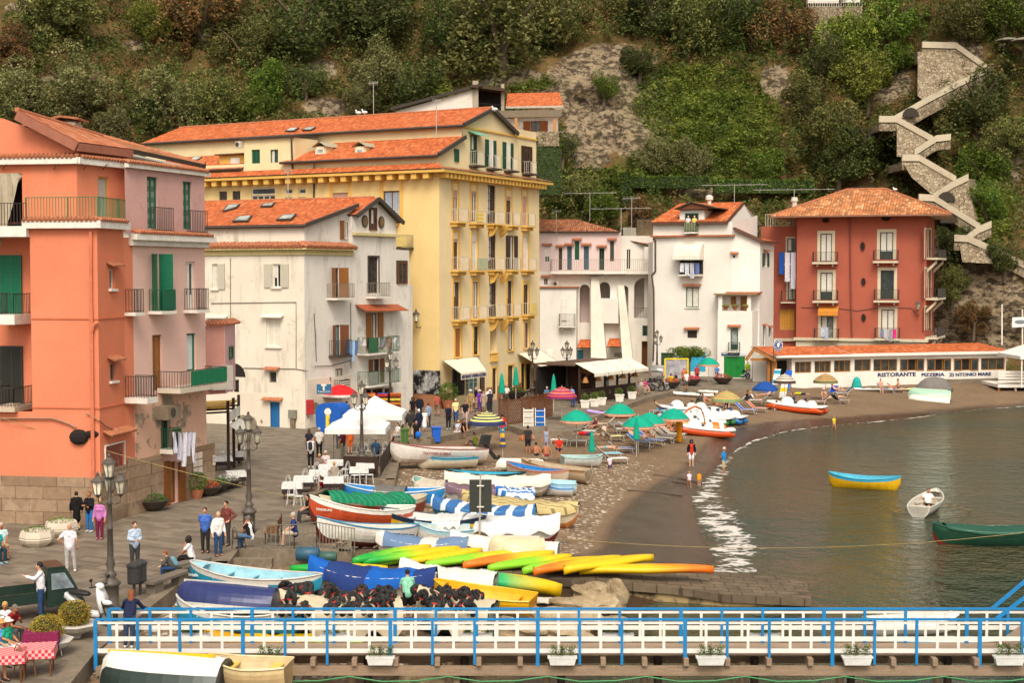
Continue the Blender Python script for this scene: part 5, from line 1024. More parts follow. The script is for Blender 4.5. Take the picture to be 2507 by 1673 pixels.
b=NB('rubble_masonry');vo=b.n('ShaderNodeTexVoronoi',feature='DISTANCE_TO_EDGE');vo.inputs['Scale'].default_value=2.6;b.l(b.tc.outputs['Object'],vo.inputs['Vector']);vc=b.n('ShaderNodeTexVoronoi');vc.inputs['Scale'].default_value=2.6;b.l(b.tc.outputs['Object'],vc.inputs['Vector']);sp=b.n('ShaderNodeSeparateColor');b.l(vc.outputs['Color'],sp.inputs[0])
MASON=b.done(b.mix(b.ramp(vo.outputs['Distance'],[(.02,0.0),(.09,1.0)]),lin('#5b4d3c'),b.ramp(sp.outputs[0],[(0,lin('#85755f')),(1,lin('#b0a086'))])),.95,.1)
mb=N_(MASON);a_,c_=D(*VHh(1450,640),150),D(*VHh(2100,640),149.4);mb.obox(v3(a_,a_.z-1.0),v3(c_,0)-v3(a_,0),(0,4,0),(0,0,1.0+50*.2423*150/3500));mb.build('stone_wall',parent=HH)
RR=thing('restaurant','long low white beach restaurant with tiled roof, brown windows and RISTORANTE lettering','building',gp(2150,945))
RW=Wall(xy(D(1938,930,139.5)),xy(D(2462,930,146.5)),-1.0,D(2150,873,142.5).z);WHB=stucco('#f4ece0','#d0bfa4',.35);OK_=wood('#a8702f')
ww=[]
for x0,x1,y0,y1 in[(287,395,1260,1335),(417,525,1255,1333),(546,655,1250,1328)]:win(RW,RR,VK,x0,y0,x1,y1,fr=OK_,n=3,gl=glassy('#4a453a'))
for x0,x1,y0,y1,n in[(400,575,785,912,2),(603,857,782,912,3),(885,1143,780,908,3),(1172,1430,778,908,3),(1458,1722,775,905,3),(1750,2003,770,900,3)]:win(RW,RR,VW,x0,y0,x1,y1,fr=OK_,n=n,gl=DARK if 800<x0<1500 else glassy('#4a453a'),cur=False)
for x0,x1 in((885,972),(1062,1143),(1172,1262),(1350,1430),(1458,1545),(1638,1722)):
 s0,z0,s1,z1=RW.bb(VW,x0,782,x1,907);mb=N_(OK_)
 for q in((s0,z0,s0+.1,z1),(s1-.1,z0,s1,z1),(s0+.1,z1-.1,s1-.1,z1),(s0+.1,z0,s1-.1,z0+.1)):RW.bx(mb,*q,-.02,.04)
 f=mb.build('open_casement',parent=RR);mb=MB();RW.bx(mb,s0+.1,z0+.1,s1-.1,z1-.1,0.0,.015);mb.build('pane',GLASS,f)
mb=N_(WHB);RW.wall(mb);nW=Vector((RW.n.x,RW.n.y,0));bkz=RW.z1
for p,q in(((0,0),(0,-8)),((RW.L,0),(RW.L,-8))):mb.face([RW.P(p[0],-1,p[1]),RW.P(q[0],-1,q[1]),RW.P(q[0],bkz,q[1]),RW.P(p[0],bkz,p[1])])
mb.build('wall',parent=RR);e0,e1=RW.at(VK(160,1238),.5),RW.P(RW.L+.3,0,.5);ez=RW.sz(VK(700,1218),.5)[1];e0.z=e1.z=ez;rz=RW.sz(VK(900,1152),-5)[1];u1=e1-nW*5.5;u0=e0-nW*5.5+Vector((0,0,0));u1.z=u0.z=rz
em=RW.at(VK(665,1222),.5);em.z=ez;um=v3(em-nW*4.6,rz-.05)
roofq(RR,e0,em,um,u0,ROOFB,.12,edge=WHITE);roofq(RR,em+Vector((.01,0,.06)),e1+Vector((0,0,.06)),u1,v3(um,rz),ROOFB,.12,edge=WHITE);gutter(RR,e0+nW*.08-Vector((0,0,.05)),e1+nW*.08-Vector((0,0,.05)),WHITE,.1)
NAVY=paint('#1d2a5c',.5);X3=Vector((RW.d.x,RW.d.y,0))
for s,x0,x1,y0,y1 in(('RISTORANTE',645,1050,925,966),('PIZZERIA',1112,1358,930,964),('ZI NTONIO MARE',1410,1858,927,962)):
 a,z0,c,z1=RW.bb(VW,x0,y0,x1,y1);text(s,(z1-z0)*1.38,NAVY,RR,RW.P(a,z0,.02),X3,(0,0,1),bold=.018,width=c-a)
pk_,pl_,pr_=D(*Va(948,212),139),D(*Va(818,368),139),D(*Va(1292,396),138.6);pl_.z=pr_.z;bkv=Vector((.5,1.4,0))
roofq(RR,pr_+Vector((0,-.3,0)),pr_+bkv,pk_+bkv,pk_+Vector((0,-.3,0)),ROOFB,.12);bk2=Vector((.35,1.0,0));roofq(RR,pl_+bk2,pl_+Vector((0,-.3,0)),pk_+Vector((0,-.3,0)),pk_+bk2,ROOFB,.12)
mb=N_(wood('#b0763f'));mb.bar(pl_-Vector((0,.2,.1)),pk_-Vector((0,.2,.1)),.2,.3);mb.bar(pk_-Vector((0,.2,.1)),pr_-Vector((0,.2,.1)),.2,.3);mb.bar(D(*Va(900,395),139),D(*Va(1275,400),139),.25,.25)
for x in(1270,1185):q=D(*Va(x,590),139.2);mb.bar(v3(q,-.8),v3(q,pr_.z),.5 if x>1200 else .3)
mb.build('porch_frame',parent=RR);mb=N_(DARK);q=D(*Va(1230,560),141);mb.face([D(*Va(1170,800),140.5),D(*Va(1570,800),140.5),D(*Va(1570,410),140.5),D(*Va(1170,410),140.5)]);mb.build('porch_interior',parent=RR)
SG=thing('sign','blue oval sign on a white board standing on the restaurant porch roof','sign',D(*Va(1270,300),137.8));c=D(*Va(1340,168),137.8);mb=N_(WHITE);rx,rz2=72*.153*138/3500,95*.153*138/3500
oc8=[(math.cos(t)*rx/math.cos(PI/8),math.sin(t)*rz2/math.cos(PI/8))for t in[PI/8+PI/4*k for k in range(8)]];mb.loft([[c+Vector((a,o,b_))for a,b_ in oc8]for o in(0,.35)]);mb.build('board',parent=SG)
mb=N_(paint('#24408f'));mb.loft([[c+Vector((a*.86,o,b_*.92))for a,b_ in oc8]for o in(-.03,-.001)]);f=mb.build('blue_face',parent=SG);mb=N_(WHITE);mb.ball(c+Vector((0,-.05,0)),(.13,.03,.24),8,6);mb.ball(c+Vector((.08,-.05,.2)),(.06,.03,.12),6,5)
for t in range(14):a=PI*(.12+.76*(t%7)/6)*(1 if t<7 else-1);mb.box(c+Vector((math.cos(a)*rx*.66,-.05,math.sin(a)*rz2*.72)),(.06,.03,.1));
mb.build('emblem',parent=f);mb=N_(IRON);mb.bar(c+Vector((-rx,.1,0)),c+Vector((-rx,.1,-1.6)),.06);mb.build('post',parent=SG)
mb=N_(WHB);q0,q1=D(1843,930,141.5),D(1897,930,140.8);mb.obox(v3(q0,-.5),v3(q1,0)-v3(q0,0),(0,.3,0),(0,0,2.9));tag(mb.build('wall',loc=v3(q0,-.5)),'low white wall behind dark shrubs beside the restaurant porch','wall')
def fnoise(x,y,seed,sc0=.05,octv=5):
 r=np.random.RandomState(seed);o=0;a=1.0;s=sc0
 for _ in range(octv):
  for _ in range(3):
   t=r.uniform(0,2*PI);o=o+a*np.sin((x*math.cos(t)+y*math.sin(t))*s*2*PI*r.uniform(.7,1.3)+r.uniform(0,6.28))/3
  a*=.55;s*=2.0
 return o
def hillY(x,z):
 x=np.asarray(x,float);z=np.asarray(z,float)
 B=np.interp(x,[-80,-30,5,40,50,58,100],[146,160,168,166,160,156,150])
 left=np.clip((x+5)/-20,0,1)
 c=np.interp(z,[-3,6,14,20,23,34,50,80],[0,2,4,11,13,18,30,62]);l=np.interp(z,[-3,10,25,45,80],[0,4,14,32,66])
 y=B+c*(1-left)+l*left
 return y+fnoise(x,z,3,.025,6)*2.6+np.abs(fnoise(x,z,9,.11,4))*1.3
def hp_(u,v,off=0.0):
 Y=172.0
 for _ in range(40):p=D(u,v,Y);Y=.6*Y+.4*(float(hillY(p.x,p.z))-off)
 return D(u,v,Y)
gx=np.arange(-80,104,.8);gzz=np.arange(-3,78,.6);X,Z=np.meshgrid(gx,gzz);Yh=hillY(X,Z)
def projn(X,Y,Z):
 dz=Z-H_;f=Y*cT-dz*sT;up=Y*sT+dz*cT;return CX+F_*X/f,CY-F_*up/f
ROCKS=[(1470,225,165,95),(1440,345,70,80),(1560,320,90,70),(1500,150,120,45),(1900,200,45,45),(800,262,65,24),(790,170,40,26),(2400,760,130,150),(2330,620,90,50),(2460,380,50,90),(1960,240,60,30),(2300,880,120,60),(330,110,30,14),(1250,190,90,25),(2060,130,60,30),(2100,480,70,25),(1700,470,80,14),(40,20,30,18),(120,195,40,10),(2150,200,90,60),(2350,130,60,40)]
IVY=[(1740,310,170,150),(1640,250,110,90),(1340,440,60,60),(1400,480,120,40),(1600,440,220,30),(2420,500,60,120),(1700,400,160,50),(1290,205,70,18),(2330,700,0,0)]
def mask(L,u,v):
 m=np.zeros(u.shape)
 for cx,cy,rx,ry in L:
  if rx:m=np.maximum(m,np.clip(1.6-np.hypot((u-cx)/rx,(v-cy)/ry)*1.2,0,1))
 return m
U,Vv=projn(X,Yh,Z);rk=mask(ROCKS,U,Vv);iv=mask(IVY,U,Vv)*(1-rk*.6)
b=NB('hillside_ground');ra_=b.n('ShaderNodeAttribute',attribute_name='rock');ia_=b.n('ShaderNodeAttribute',attribute_name='ivy')
n1=b.noise(.25,8,.7);n2=b.noise(1.2,8,.7);n3=b.noise(.6,6,.65,sc3=(1,1,2.6))
earth=b.mix(b.ramp(n2,[(.45,0.0),(.6,1.0)]),b.ramp(n1,[(.3,lin('#5a4a30')),(.6,lin('#8a6a44')),(.75,lin('#9c7448'))]),lin('#59582c'))
rockc=b.mix(b.ramp(b.noise(.9,9,.78,sc3=(1,1,1.8)),[(.46,0.0),(.54,1.0)]),lin('#55483a'),b.ramp(n3,[(.3,lin('#8a7860')),(.55,lin('#b5a284')),(.7,lin('#a88c5c'))]))
rf=b.ramp(b.math('ADD',ra_.outputs['Fac'],b.math('MULTIPLY',b.math('SUBTRACT',n2,.5),1.2)),[(.42,0.0),(.52,1.0)])
gc=b.mix(rf,earth,rockc);gc=b.mix(b.math('MULTIPLY',ia_.outputs['Fac'],.9),gc,lin('#545f24'))
b.bump(b.noise(.8,10,.75),1.0,.6);HM=b.done(gc,.95,.1)
nx,nz=len(gx),len(gzz);i=np.arange((nx-1)*(nz-1));r,c=i//(nx-1),i%(nx-1);a=r*nx+c
me=bpy.data.meshes.new('hillside');me.from_pydata(np.stack([X.ravel(),Yh.ravel(),Z.ravel()],1).tolist(),[],np.stack([a,a+1,a+nx+1,a+nx],1).tolist());me.materials.append(HM)
me.attributes.new('rock','FLOAT','POINT').data.foreach_set('value',rk.ravel().astype(np.float32));me.attributes.new('ivy','FLOAT','POINT').data.foreach_set('value',iv.ravel().astype(np.float32))
me.polygons.foreach_set('use_smooth',[True]*len(i));me.update();o=bpy.data.objects.new('hillside',me);col.objects.link(o);tag(o,kind='structure')
def leafmat(name='leaves',rough=.6,k=.8):
 b=NB(name);at=b.n('ShaderNodeAttribute',attribute_name='tone');oi=b.n('ShaderNodeObjectInfo')
 hsv=b.n('ShaderNodeHueSaturation');b.l(at.outputs['Color'],hsv.inputs['Color']);b.l(b.math('ADD',.487,b.math('MULTIPLY',oi.outputs['Random'],.026)),hsv.inputs['Hue']);b.l(b.math('ADD',.8,b.math('MULTIPLY',oi.outputs['Random'],.4)),hsv.inputs['Value'])
 tr=b.n('ShaderNodeBsdfTranslucent');b.l(hsv.outputs[0],tr.inputs['Color']);ms=b.n('ShaderNodeMixShader');ms.inputs[0].default_value=.25
 m=b.done(hsv.outputs[0],rough,.25);b.l(b.b.outputs[0],ms.inputs[1]);b.l(tr.outputs[0],ms.inputs[2]);b.l(ms.outputs[0],b.o.inputs[0]);return m
LEAF=leafmat()
def leafmesh(C,S,colr,name='crown',rs=None,up=.0):
 """C centres (n,3), S sizes (n), colr (n,3)"""
 rs=rs or NR;n=len(C);t=rs.normal(size=(n,3));t[:,2]*=.6;t/=np.linalg.norm(t,axis=1)[:,None]
 q=rs.normal(size=(n,3));q[:,2]+=up;q-=(q*t).sum(1)[:,None]*t;q/=np.linalg.norm(q,axis=1)[:,None]+1e-9
 S=np.asarray(S)[:,None];w_=.55
 V=np.stack([C-t*S,C+q*S*w_-t*S*.1,C+t*S,C-q*S*w_+t*S*.1],1).reshape(-1,3);Fi=np.arange(4*n).reshape(-1,4)
 me=bpy.data.meshes.new(name);me.vertices.add(4*n);me.vertices.foreach_set('co',V.ravel());me.loops.add(4*n);me.loops.foreach_set('vertex_index',Fi.ravel());me.polygons.add(n);me.polygons.foreach_set('loop_start',np.arange(0,4*n,4));me.update(calc_edges=True)
 ca=me.color_attributes.new('tone','FLOAT_COLOR','POINT');cc=np.ones((4*n,4));cc[:,:3]=np.repeat(colr,4,0);ca.data.foreach_set('color',cc.ravel());me.materials.append(LEAF);return me
def L3(h,k=1.02):return np.array(lin(h,k)[:3])
def tones(cols,clump,rs,jit=.18):
 cols=np.array([L3(c)for c in cols]);k=rs.randint(0,len(cols),clump.max()+1);base=cols[k[clump]]
 return base*(1+rs.uniform(-jit,jit,(len(clump),1)))
def crown(cols,seed,n=11000,lobes=13,flat=.85,leaf=.075,shape='round',loose=.1):
 rs=np.random.RandomState(seed);lc=rs.normal(size=(lobes,3));lc/=np.linalg.norm(lc,axis=1)[:,None];lc*=rs.uniform(.3,.86,(lobes,1));lc[:,2]*=flat;lr=rs.uniform(.16,.42,lobes)
 if shape=='tall':lc[:,2]*=1.6
 if shape=='umbrella':lc[:,2]=np.abs(lc[:,2])*.35;lc[:,:2]*=1.3
 k=rs.randint(0,lobes,n);d=rs.normal(size=(n,3));d/=np.linalg.norm(d,axis=1)[:,None];rr=lr[k]*(1-np.abs(rs.normal(0,loose,n))+rs.uniform(0,.18,n))
 sub=(np.floor((d[:,0]+1)*2.2)+5*np.floor((d[:,1]+1)*2.2)+25*np.floor((d[:,2]+1)*2.2)).astype(int)+k*130
 P=lc[k]+d*rr[:,None]*(1+.12*np.sin(sub*12.9898))[:,None]
 return leafmesh(P,leaf*rs.uniform(.6,1.4,n),tones(cols,sub,rs),'crown',rs,up=.4)
TY=dict(dark=['#454f24','#545e2c','#39441c','#666836'],olive=['#70713f','#828050','#5c5f34','#8a8658'],green=['#5d6f24','#4f631f','#70802e','#44551c'],lime=['#7c8434','#6a762b','#8f943c','#5a6626'],brown=['#7d6038','#946e40','#6a5230','#5d5a30'],mid=['#5f6230','#70713c','#4c5226','#827c44'])
CRW={}
def crw(t,i,shape='round'):
 k=(t,i,shape)
 if k not in CRW:CRW[k]=crown(TY[t],sum(map(ord,t))*7+i,shape=shape,n=11000,leaf=.034,lobes=22)
 return CRW[k]
BARK=wood('#6a5a48')
def tree(name,label,p,r,t,i=0,shape='round',h=None,group=None,cat='tree',sz=(1,1,1),trunk=1.3):
 o=thing(name,label,cat,p,0,group);WL[o.name]=Vector((0,0,0))
 c=bpy.data.objects.new('crown',crw(t,i,shape));col.objects.link(c);c.parent=o;c.scale=(r*sz[0],r*sz[1],r*sz[2]);c.location=(0,0,r*trunk*.75);c.rotation_euler.z=(i*1.9+r*7)%6.28
 mb=N_(BARK);hh=r*trunk*.75
 mb.tube([(0,0,-.5),(.05*r,0,hh*.5),(0,.05*r,hh+r*.2)],[.1*r,.075*r,.04*r],7)
 for k in range(5):
  an=k*1.3+i;mb.tube([(0,0,hh*(.45+.08*k)),(math.cos(an)*r*.3,math.sin(an)*r*.3,hh+r*.1),(math.cos(an)*r*.6,math.sin(an)*r*.6,hh+r*.35)],[.05*r,.035*r,.015*r],5)
 tr=MB.build(mb,'trunk');tr.parent=o;return o
TREES=[(120,50,105,'mid',0,'broad olive green tree in the top left corner'),(345,60,55,'lime',1,'light green feathery tree between the corner tree and the brownish one'),(470,60,100,'brown',0,'brownish green tree at the top left of the darkest crowns'),(565,110,70,'mid',1,'olive tree spilling down below the brownish one'),(700,55,115,'dark',0,'large dark holm oak at the top above the left end of the tiled roof'),(860,40,95,'dark',1,'very dark tree at the top edge, right of the large holm oak'),(620,190,55,'green',0,'fresh green bush under the large holm oak'),(60,225,75,'olive',0,'dull olive tree at the left edge above the orange roof'),(185,205,85,'olive',1,'rounded grey green tree above the orange house ridge'),(30,120,60,'brown',1,'rusty brown bush at the left edge of the slope'),(270,305,62,'olive',2,'small silvery olive tree just above the pink house roof'),(395,240,85,'olive',3,'wide grey green tree left of the palazzo roof'),(500,235,75,'mid',2,'dull green tree behind the left end of the long tiled roof'),(330,255,50,'dark',2,'dark tree between the silvery olive and the wide grey green one'),(590,250,48,'green',1,'low bright bush directly over the long tiled roof'),(702,195,50,'dark',3,'round dark bush on the bare slope above the long roof'),(870,175,75,'olive',1,'greyish tree above the middle of the long roof'),(940,205,80,'dark',4,'dense dark tree beside the rooftop aerial'),(835,225,42,'olive',0,'small grey bush next to the roof aerial'),(1005,212,40,'lime',2,'yellow green bush left of the hillside house'),(1150,85,135,'mid',3,'largest tree of the slope, olive green, above the hillside house'),(1040,60,90,'dark',0,'dark tree at the top, left of the largest tree'),(1270,50,75,'mid',4,'olive tree at the top, right of the largest tree'),(1480,30,90,'dark',5,'dark tree at the top over the bare pale cliff'),(1465,140,50,'dark',2,'dark bush clinging to the pale cliff'),(1385,200,34,'green',2,'small bush half way up the pale cliff face'),(1600,70,90,'mid',0,'olive tree above the ivy covered slope'),(1700,50,85,'dark',1,'dark tree at the top, left of the tall leaning ones'),(1790,60,80,'brown',2,'brownish tree under the white terrace at the top'),(1880,150,60,'dark',3,'dark bush below the white terrace'),(1950,85,85,'lime',0,'tall light green tree next to the top of the stairs'),(2035,55,80,'green',3,'bright green tree touching the top flight of stairs'),(1985,185,70,'lime',3,'light green tree hanging over the stone wall left of the stairs'),(2045,150,55,'green',4,'green crown against the rubble wall of the stairs'),(1845,225,60,'mid',1,'olive bush on the slope left of the round trees'),(1895,305,80,'mid',2,'round olive tree left of the stairs'),(1990,330,85,'dark',4,'round dark tree touching the left bends of the stairs'),(1920,380,55,'dark',5,'dark bush over the red house ridge'),(2200,55,70,'mid',4,'olive tree above the terrace with parasols'),(2290,40,75,'green',0,'green tree in the top right corner'),(2235,230,80,'dark',0,'dark tree right of the long middle flight'),(2170,275,45,'mid',3,'bush inside the bend of the middle flight'),(2290,330,65,'mid',0,'olive tree at the right edge, level with the middle flights'),(2245,390,60,'green',1,'green tree right of the lower flights'),(2255,470,55,'green',2,'ivy clad bush right of the lower arches'),(2190,560,50,'dark',1,'dark shrub behind the red house side balconies'),(2180,650,45,'mid',1,'scrubby bush on the cliff right of the red house'),(2300,590,45,'dark',2,'dark bush below the last flight at the right edge'),(2230,730,38,'brown',0,'dry brown shrub at the cliff foot behind the restaurant'),(1290,340,38,'dark',3,'dark tree beside the hillside house wall'),(1310,440,55,'mid',2,'garden tree between the palazzo and the aerials'),(1390,475,48,'green',3,'green garden bush above the long pale house'),(1470,490,34,'brown',1,'rust coloured bush behind the trellis'),(1500,360,48,'olive',2,'silvery olive tree on the terrace under the cliff'),(1590,365,52,'olive',3,'larger silvery olive tree over the clipped hedge'),(1760,385,45,'green',4,'bush at the foot of the ivy slope')]
for x,y,r_,t,i,lb in TREES:
 u,v=VA(x,y);p=hp_(u,v,1.0);R=r_*1.0668*p.y/F_*1.16;p=p+Vector((0,-R*.3,-R*.95));tree('tree' if r_>50 else 'bush',lb,p,R,t,i,sz=(1,.8,.95),cat='tree' if r_>50 else 'bush')
rs=np.random.RandomState(11);n=330000;xx=rs.uniform(-60,75,n);zz=rs.uniform(2,56,n);yy=hillY(xx,zz);uu,vv=projn(xx,yy,zz)
rk2=mask(ROCKS,uu,vv);iv2=mask(IVY,uu,vv);dn=fnoise(xx,zz,21,.12,4)
keep=((dn+iv2*2.5-rk2*2.6)>-.4-.35*rs.rand(n))&(uu>-40)&(uu<2560)&(vv>-60);xx,yy,zz,uu,vv,iv2,dn=[q[keep]for q in(xx,yy,zz,uu,vv,iv2,dn)]
m=len(xx);hgt=np.where(iv2>.35,.5,1.3)*np.clip(.5+dn,.2,1.5);md=np.clip(fnoise(xx,zz,33,.22,3)+.25,0,1.4)*np.where(iv2>.35,.7,2.4);C=np.stack([xx,yy-rs.uniform(.2,1,m)*(hgt*.6+md)-.1,zz+rs.uniform(-.1,.7,m)*(hgt*.5+md)],1)
cl=((np.floor(xx/1.1)*31+np.floor(zz/1.1)*17).astype(int)%997);ga=tones(['#4f5426','#5d5f2c','#6e5c34','#444a20','#7c6a3c','#59622a','#4d5a24'],cl,rs,.22);gb=tones(['#505e1c','#5e6b24','#445218','#6c7629'],cl,rs,.25)
colr=np.where((iv2>.35)[:,None],gb,ga);o=bpy.data.objects.new('undergrowth',leafmesh(C,rs.uniform(.12,.27,m),colr,'undergrowth',rs));col.objects.link(o);tag(o,'scrub, ivy and dry grass covering the steep hillside','undergrowth',kind='stuff')
def hedge(label,px,V,dY=6.0,th=1.2,name='hedge',cols=('#4f6a22','#43591d','#5f7a2a'),cat='hedge',Y=None):
 (x0,y0),(x1,y1)=px;p=hp_(*V((x0+x1)/2,(y0+y1)/2),2.5);Y=Y or p.y;a_,b_=D(*V(x0,y1),Y),D(*V(x1,y0),Y);o=thing(name,label,cat,(a_.x,Y,a_.z));n=int(abs((b_.x-a_.x)*(b_.z-a_.z))*110)+300;rs=np.random.RandomState(int(x0))
 C=np.stack([rs.uniform(0,b_.x-a_.x,n),rs.choice([-1,1],n)*th/2*rs.uniform(.8,1,n),rs.uniform(0,b_.z-a_.z,n)],1);tp=rs.rand(n)<.3;C[tp,1]=rs.uniform(-th/2,th/2,tp.sum());C[tp,2]=b_.z-a_.z+rs.uniform(-.1,.08,tp.sum())
 f=bpy.data.objects.new('foliage',leafmesh(C,rs.uniform(.1,.2,n),tones(list(cols),(C[:,0]*3).astype(int),rs),'foliage',rs));col.objects.link(f);f.parent=o
 mb=N_(paint('#2f3d18',.9));mb.obox((.05,-th/2+.1,0),(b_.x-a_.x-.1,0,0),(0,th-.2,0),(0,0,b_.z-a_.z-.08));q=MB.build(mb,'dark_filler');q.parent=o  # dark box added inside the leaves, filling their gaps with painted shade
hedge('long clipped hedge, the left one above the white house',((1445,405),(1628,432)),lambda x,y:VA(x,y));hedge('long clipped hedge, the right one behind the big aerial',((1636,414),(1866,444)),lambda x,y:VA(x,y))
hedge('ivy grown wall under the hillside house, behind the palazzo corner',((1200,320),(1288,450)),lambda x,y:VA(x,y),th=4.0,Y=151.5,cols=('#5a6e24','#4d5f20','#6c7c2c'),name='ivy_column',cat='ivy');hedge('ivy grown post between the two garden hedges',((1424,398),(1446,480)),lambda x,y:VA(x,y),name='ivy_column',cat='ivy')
SW=thing('stairway','zigzag stone stairway with pale parapets climbing the cliff at the right','stairway',hp_(2400,500));PAR=stucco('#cfc1a6','#8f8068',.5)
FL=[[VN(1665,300),VN(1890,305),VN(2100,455)],[VN(2235,432),VN(2160,440),VN(1915,560),VN(1700,670),VN(1475,800)],[VN(1375,800),VN(1490,800),VN(1735,935)],[VN(1855,920),VN(1760,930),VN(1612,1025)],[VN(1528,1060),VN(1640,1060),VN(1890,1205)],[VN(1972,1190),VN(1870,1240),VN(1735,1325)],[VN(1640,1325),VN(1740,1330),VN(2050,1525)],[VK(1582,350),VK(1500,385),VK(1415,448)],[VK(1335,440),VK(1425,445),VK(1620,530),VK(1810,625)]]
MAS2=MASON
hz_=[hp_(u,v)for fl in FL for u,v in fl];ca,cb=np.polyfit([p.z for p in hz_],[p.y for p in hz_],1);cr_=sorted(p.y-ca*p.z-cb for p in hz_)[3]-.9
def sp_(uv):
 Y=168.0
 for _ in range(20):Y=ca*D(*uv,Y).z+cb+cr_
 return D(*uv,Y)
for k,fl in enumerate(FL):
 P=[sp_(q)+Vector((0,-.02*k,0))for q in fl];mb=N_(PAR);m2=MB();m2.mat(MAS2)
 for a_,b_ in zip(P[:-1],P[1:]):
  d=b_-a_;mb.obox(a_-Vector((0,.2,.38)),d,(0,.4,0),(0,0,.76));m2.obox(a_-Vector((0,.12,2.0 if k in(0,1)else 1.4)),d,(0,7,0),(0,0,1.48 if k in(0,1)else .88))
 m2.build('retaining_wall',parent=SW);mb.build('parapet',parent=SW)
for pl in([VN(1640,640),VN(1640,345),VN(1885,350),VN(2098,470),VN(1905,585),VN(1695,690)],[VN(1500,830),VN(1735,960),VN(1600,1050),VN(1500,1050)],[VN(1540,1090),VN(1650,1095),VN(1875,1230),VN(1740,1310),VN(1600,1190)],[VN(1830,1290),VN(1975,1200),VN(2030,1480),VN(1760,1330)],[VK(1380,475),VK(1590,540),VK(1600,610),VK(1400,600)]):
 mb=N_(MAS2);q=[sp_(p)for p in pl];mb.loft([[p+Vector((0,.25,0))for p in q],[p+Vector((p.x*.045,5,.3))for p in q]]);mb.build('rubble_wall',parent=SW)
for x,y in((2090,268),(2172,462),(2178,512)):
 u,v=VA(x,y);c=sp_((u,v))-Vector((0,.1,0));mb=N_(paint('#3d342a',.9));mb.loft([[c+Vector((1.0*math.cos(t),o,1.1*math.sin(t)))for t in[PI*i/8 for i in range(9)]]for o in(0,.3)],True,True);mb.build('arch_recess',parent=SW)
for k,(x,lb)in enumerate([(2312,'grey parasol on the garden terrace at the top right'),(2348,'second grey parasol cut by the right edge of the garden terrace')]):
 u,v=VA(x,92);c=hp_(u,v,3);o=thing('parasol',lb,'parasol',c);mb=N_(cloth('#8a8274'));mb.lathe([(1.6,c.z-.1),(1.0,c.z+.18),(.05,c.z+.4)],(c.x,c.y,0),8);mb.build('canopy',parent=o);mb=N_(IRON);mb.tube([c+Vector((0,0,.3)),c-Vector((0,0,2.3))],.05);mb.build('pole',parent=o)
q=hp_(*VA(1918,10),4);VI_=thing('villa','white villa terrace glimpsed between the trees at the top edge','building',q);mb=N_(WHR);mb.box(q+Vector((-1.5,1,1.6)),(4,1,2.6));mb.box(q+Vector((2.2,1.2,1.9)),(2.2,1,3));mb.build('wall',parent=VI_);mb=N_(MASON);mb.box(q+Vector((0,.6,-3)),(7,1,5.5));mb.build('stone_base',parent=VI_);rail(VI_,[q+Vector((-3.5,.3,0)),q+Vector((3.5,.3,0))],q.z-.3,q.z+.7,WHITE,.3,.02)
c=D(*VJ(1120,1215),141);g_=G(*VJ(1135,1400),0);tree('tree','flat topped green tree shading the square in front of the white house',Vector((c.x,141,0)),1.75,'green',7,'umbrella',sz=(1,.9,.85),trunk=2.1)
def hullf(L,B,Dp,kind):
 dbl=kind=='double'
 def w(t):
  if dbl:return B/2*max(.0,math.sin(PI*min(max(t,.001),.999)))**.62*(1 if t<.5 else .97)
  return B/2*(math.sin(PI/2*max(t,.001)/.55)**.7 if t<.55 else lerp(1,.74,((t-.55)/.45)**2))
 s=lambda t:Dp*(1+.30*max(0,1-t/.5)**2+(.26 if dbl else .06)*max(0,(t-.5)/.5)**2)
 k=lambda t:Dp*(.75*max(0,1-t/.1)**2+(.75*max(0,(t-.9)/.1)**2 if dbl else .05*max(0,(t-.6)/.4)))
 return w,s,k
NT=[0,.02,.05,.1,.17,.26,.37,.5,.62,.74,.84,.91,.96,.985,1]
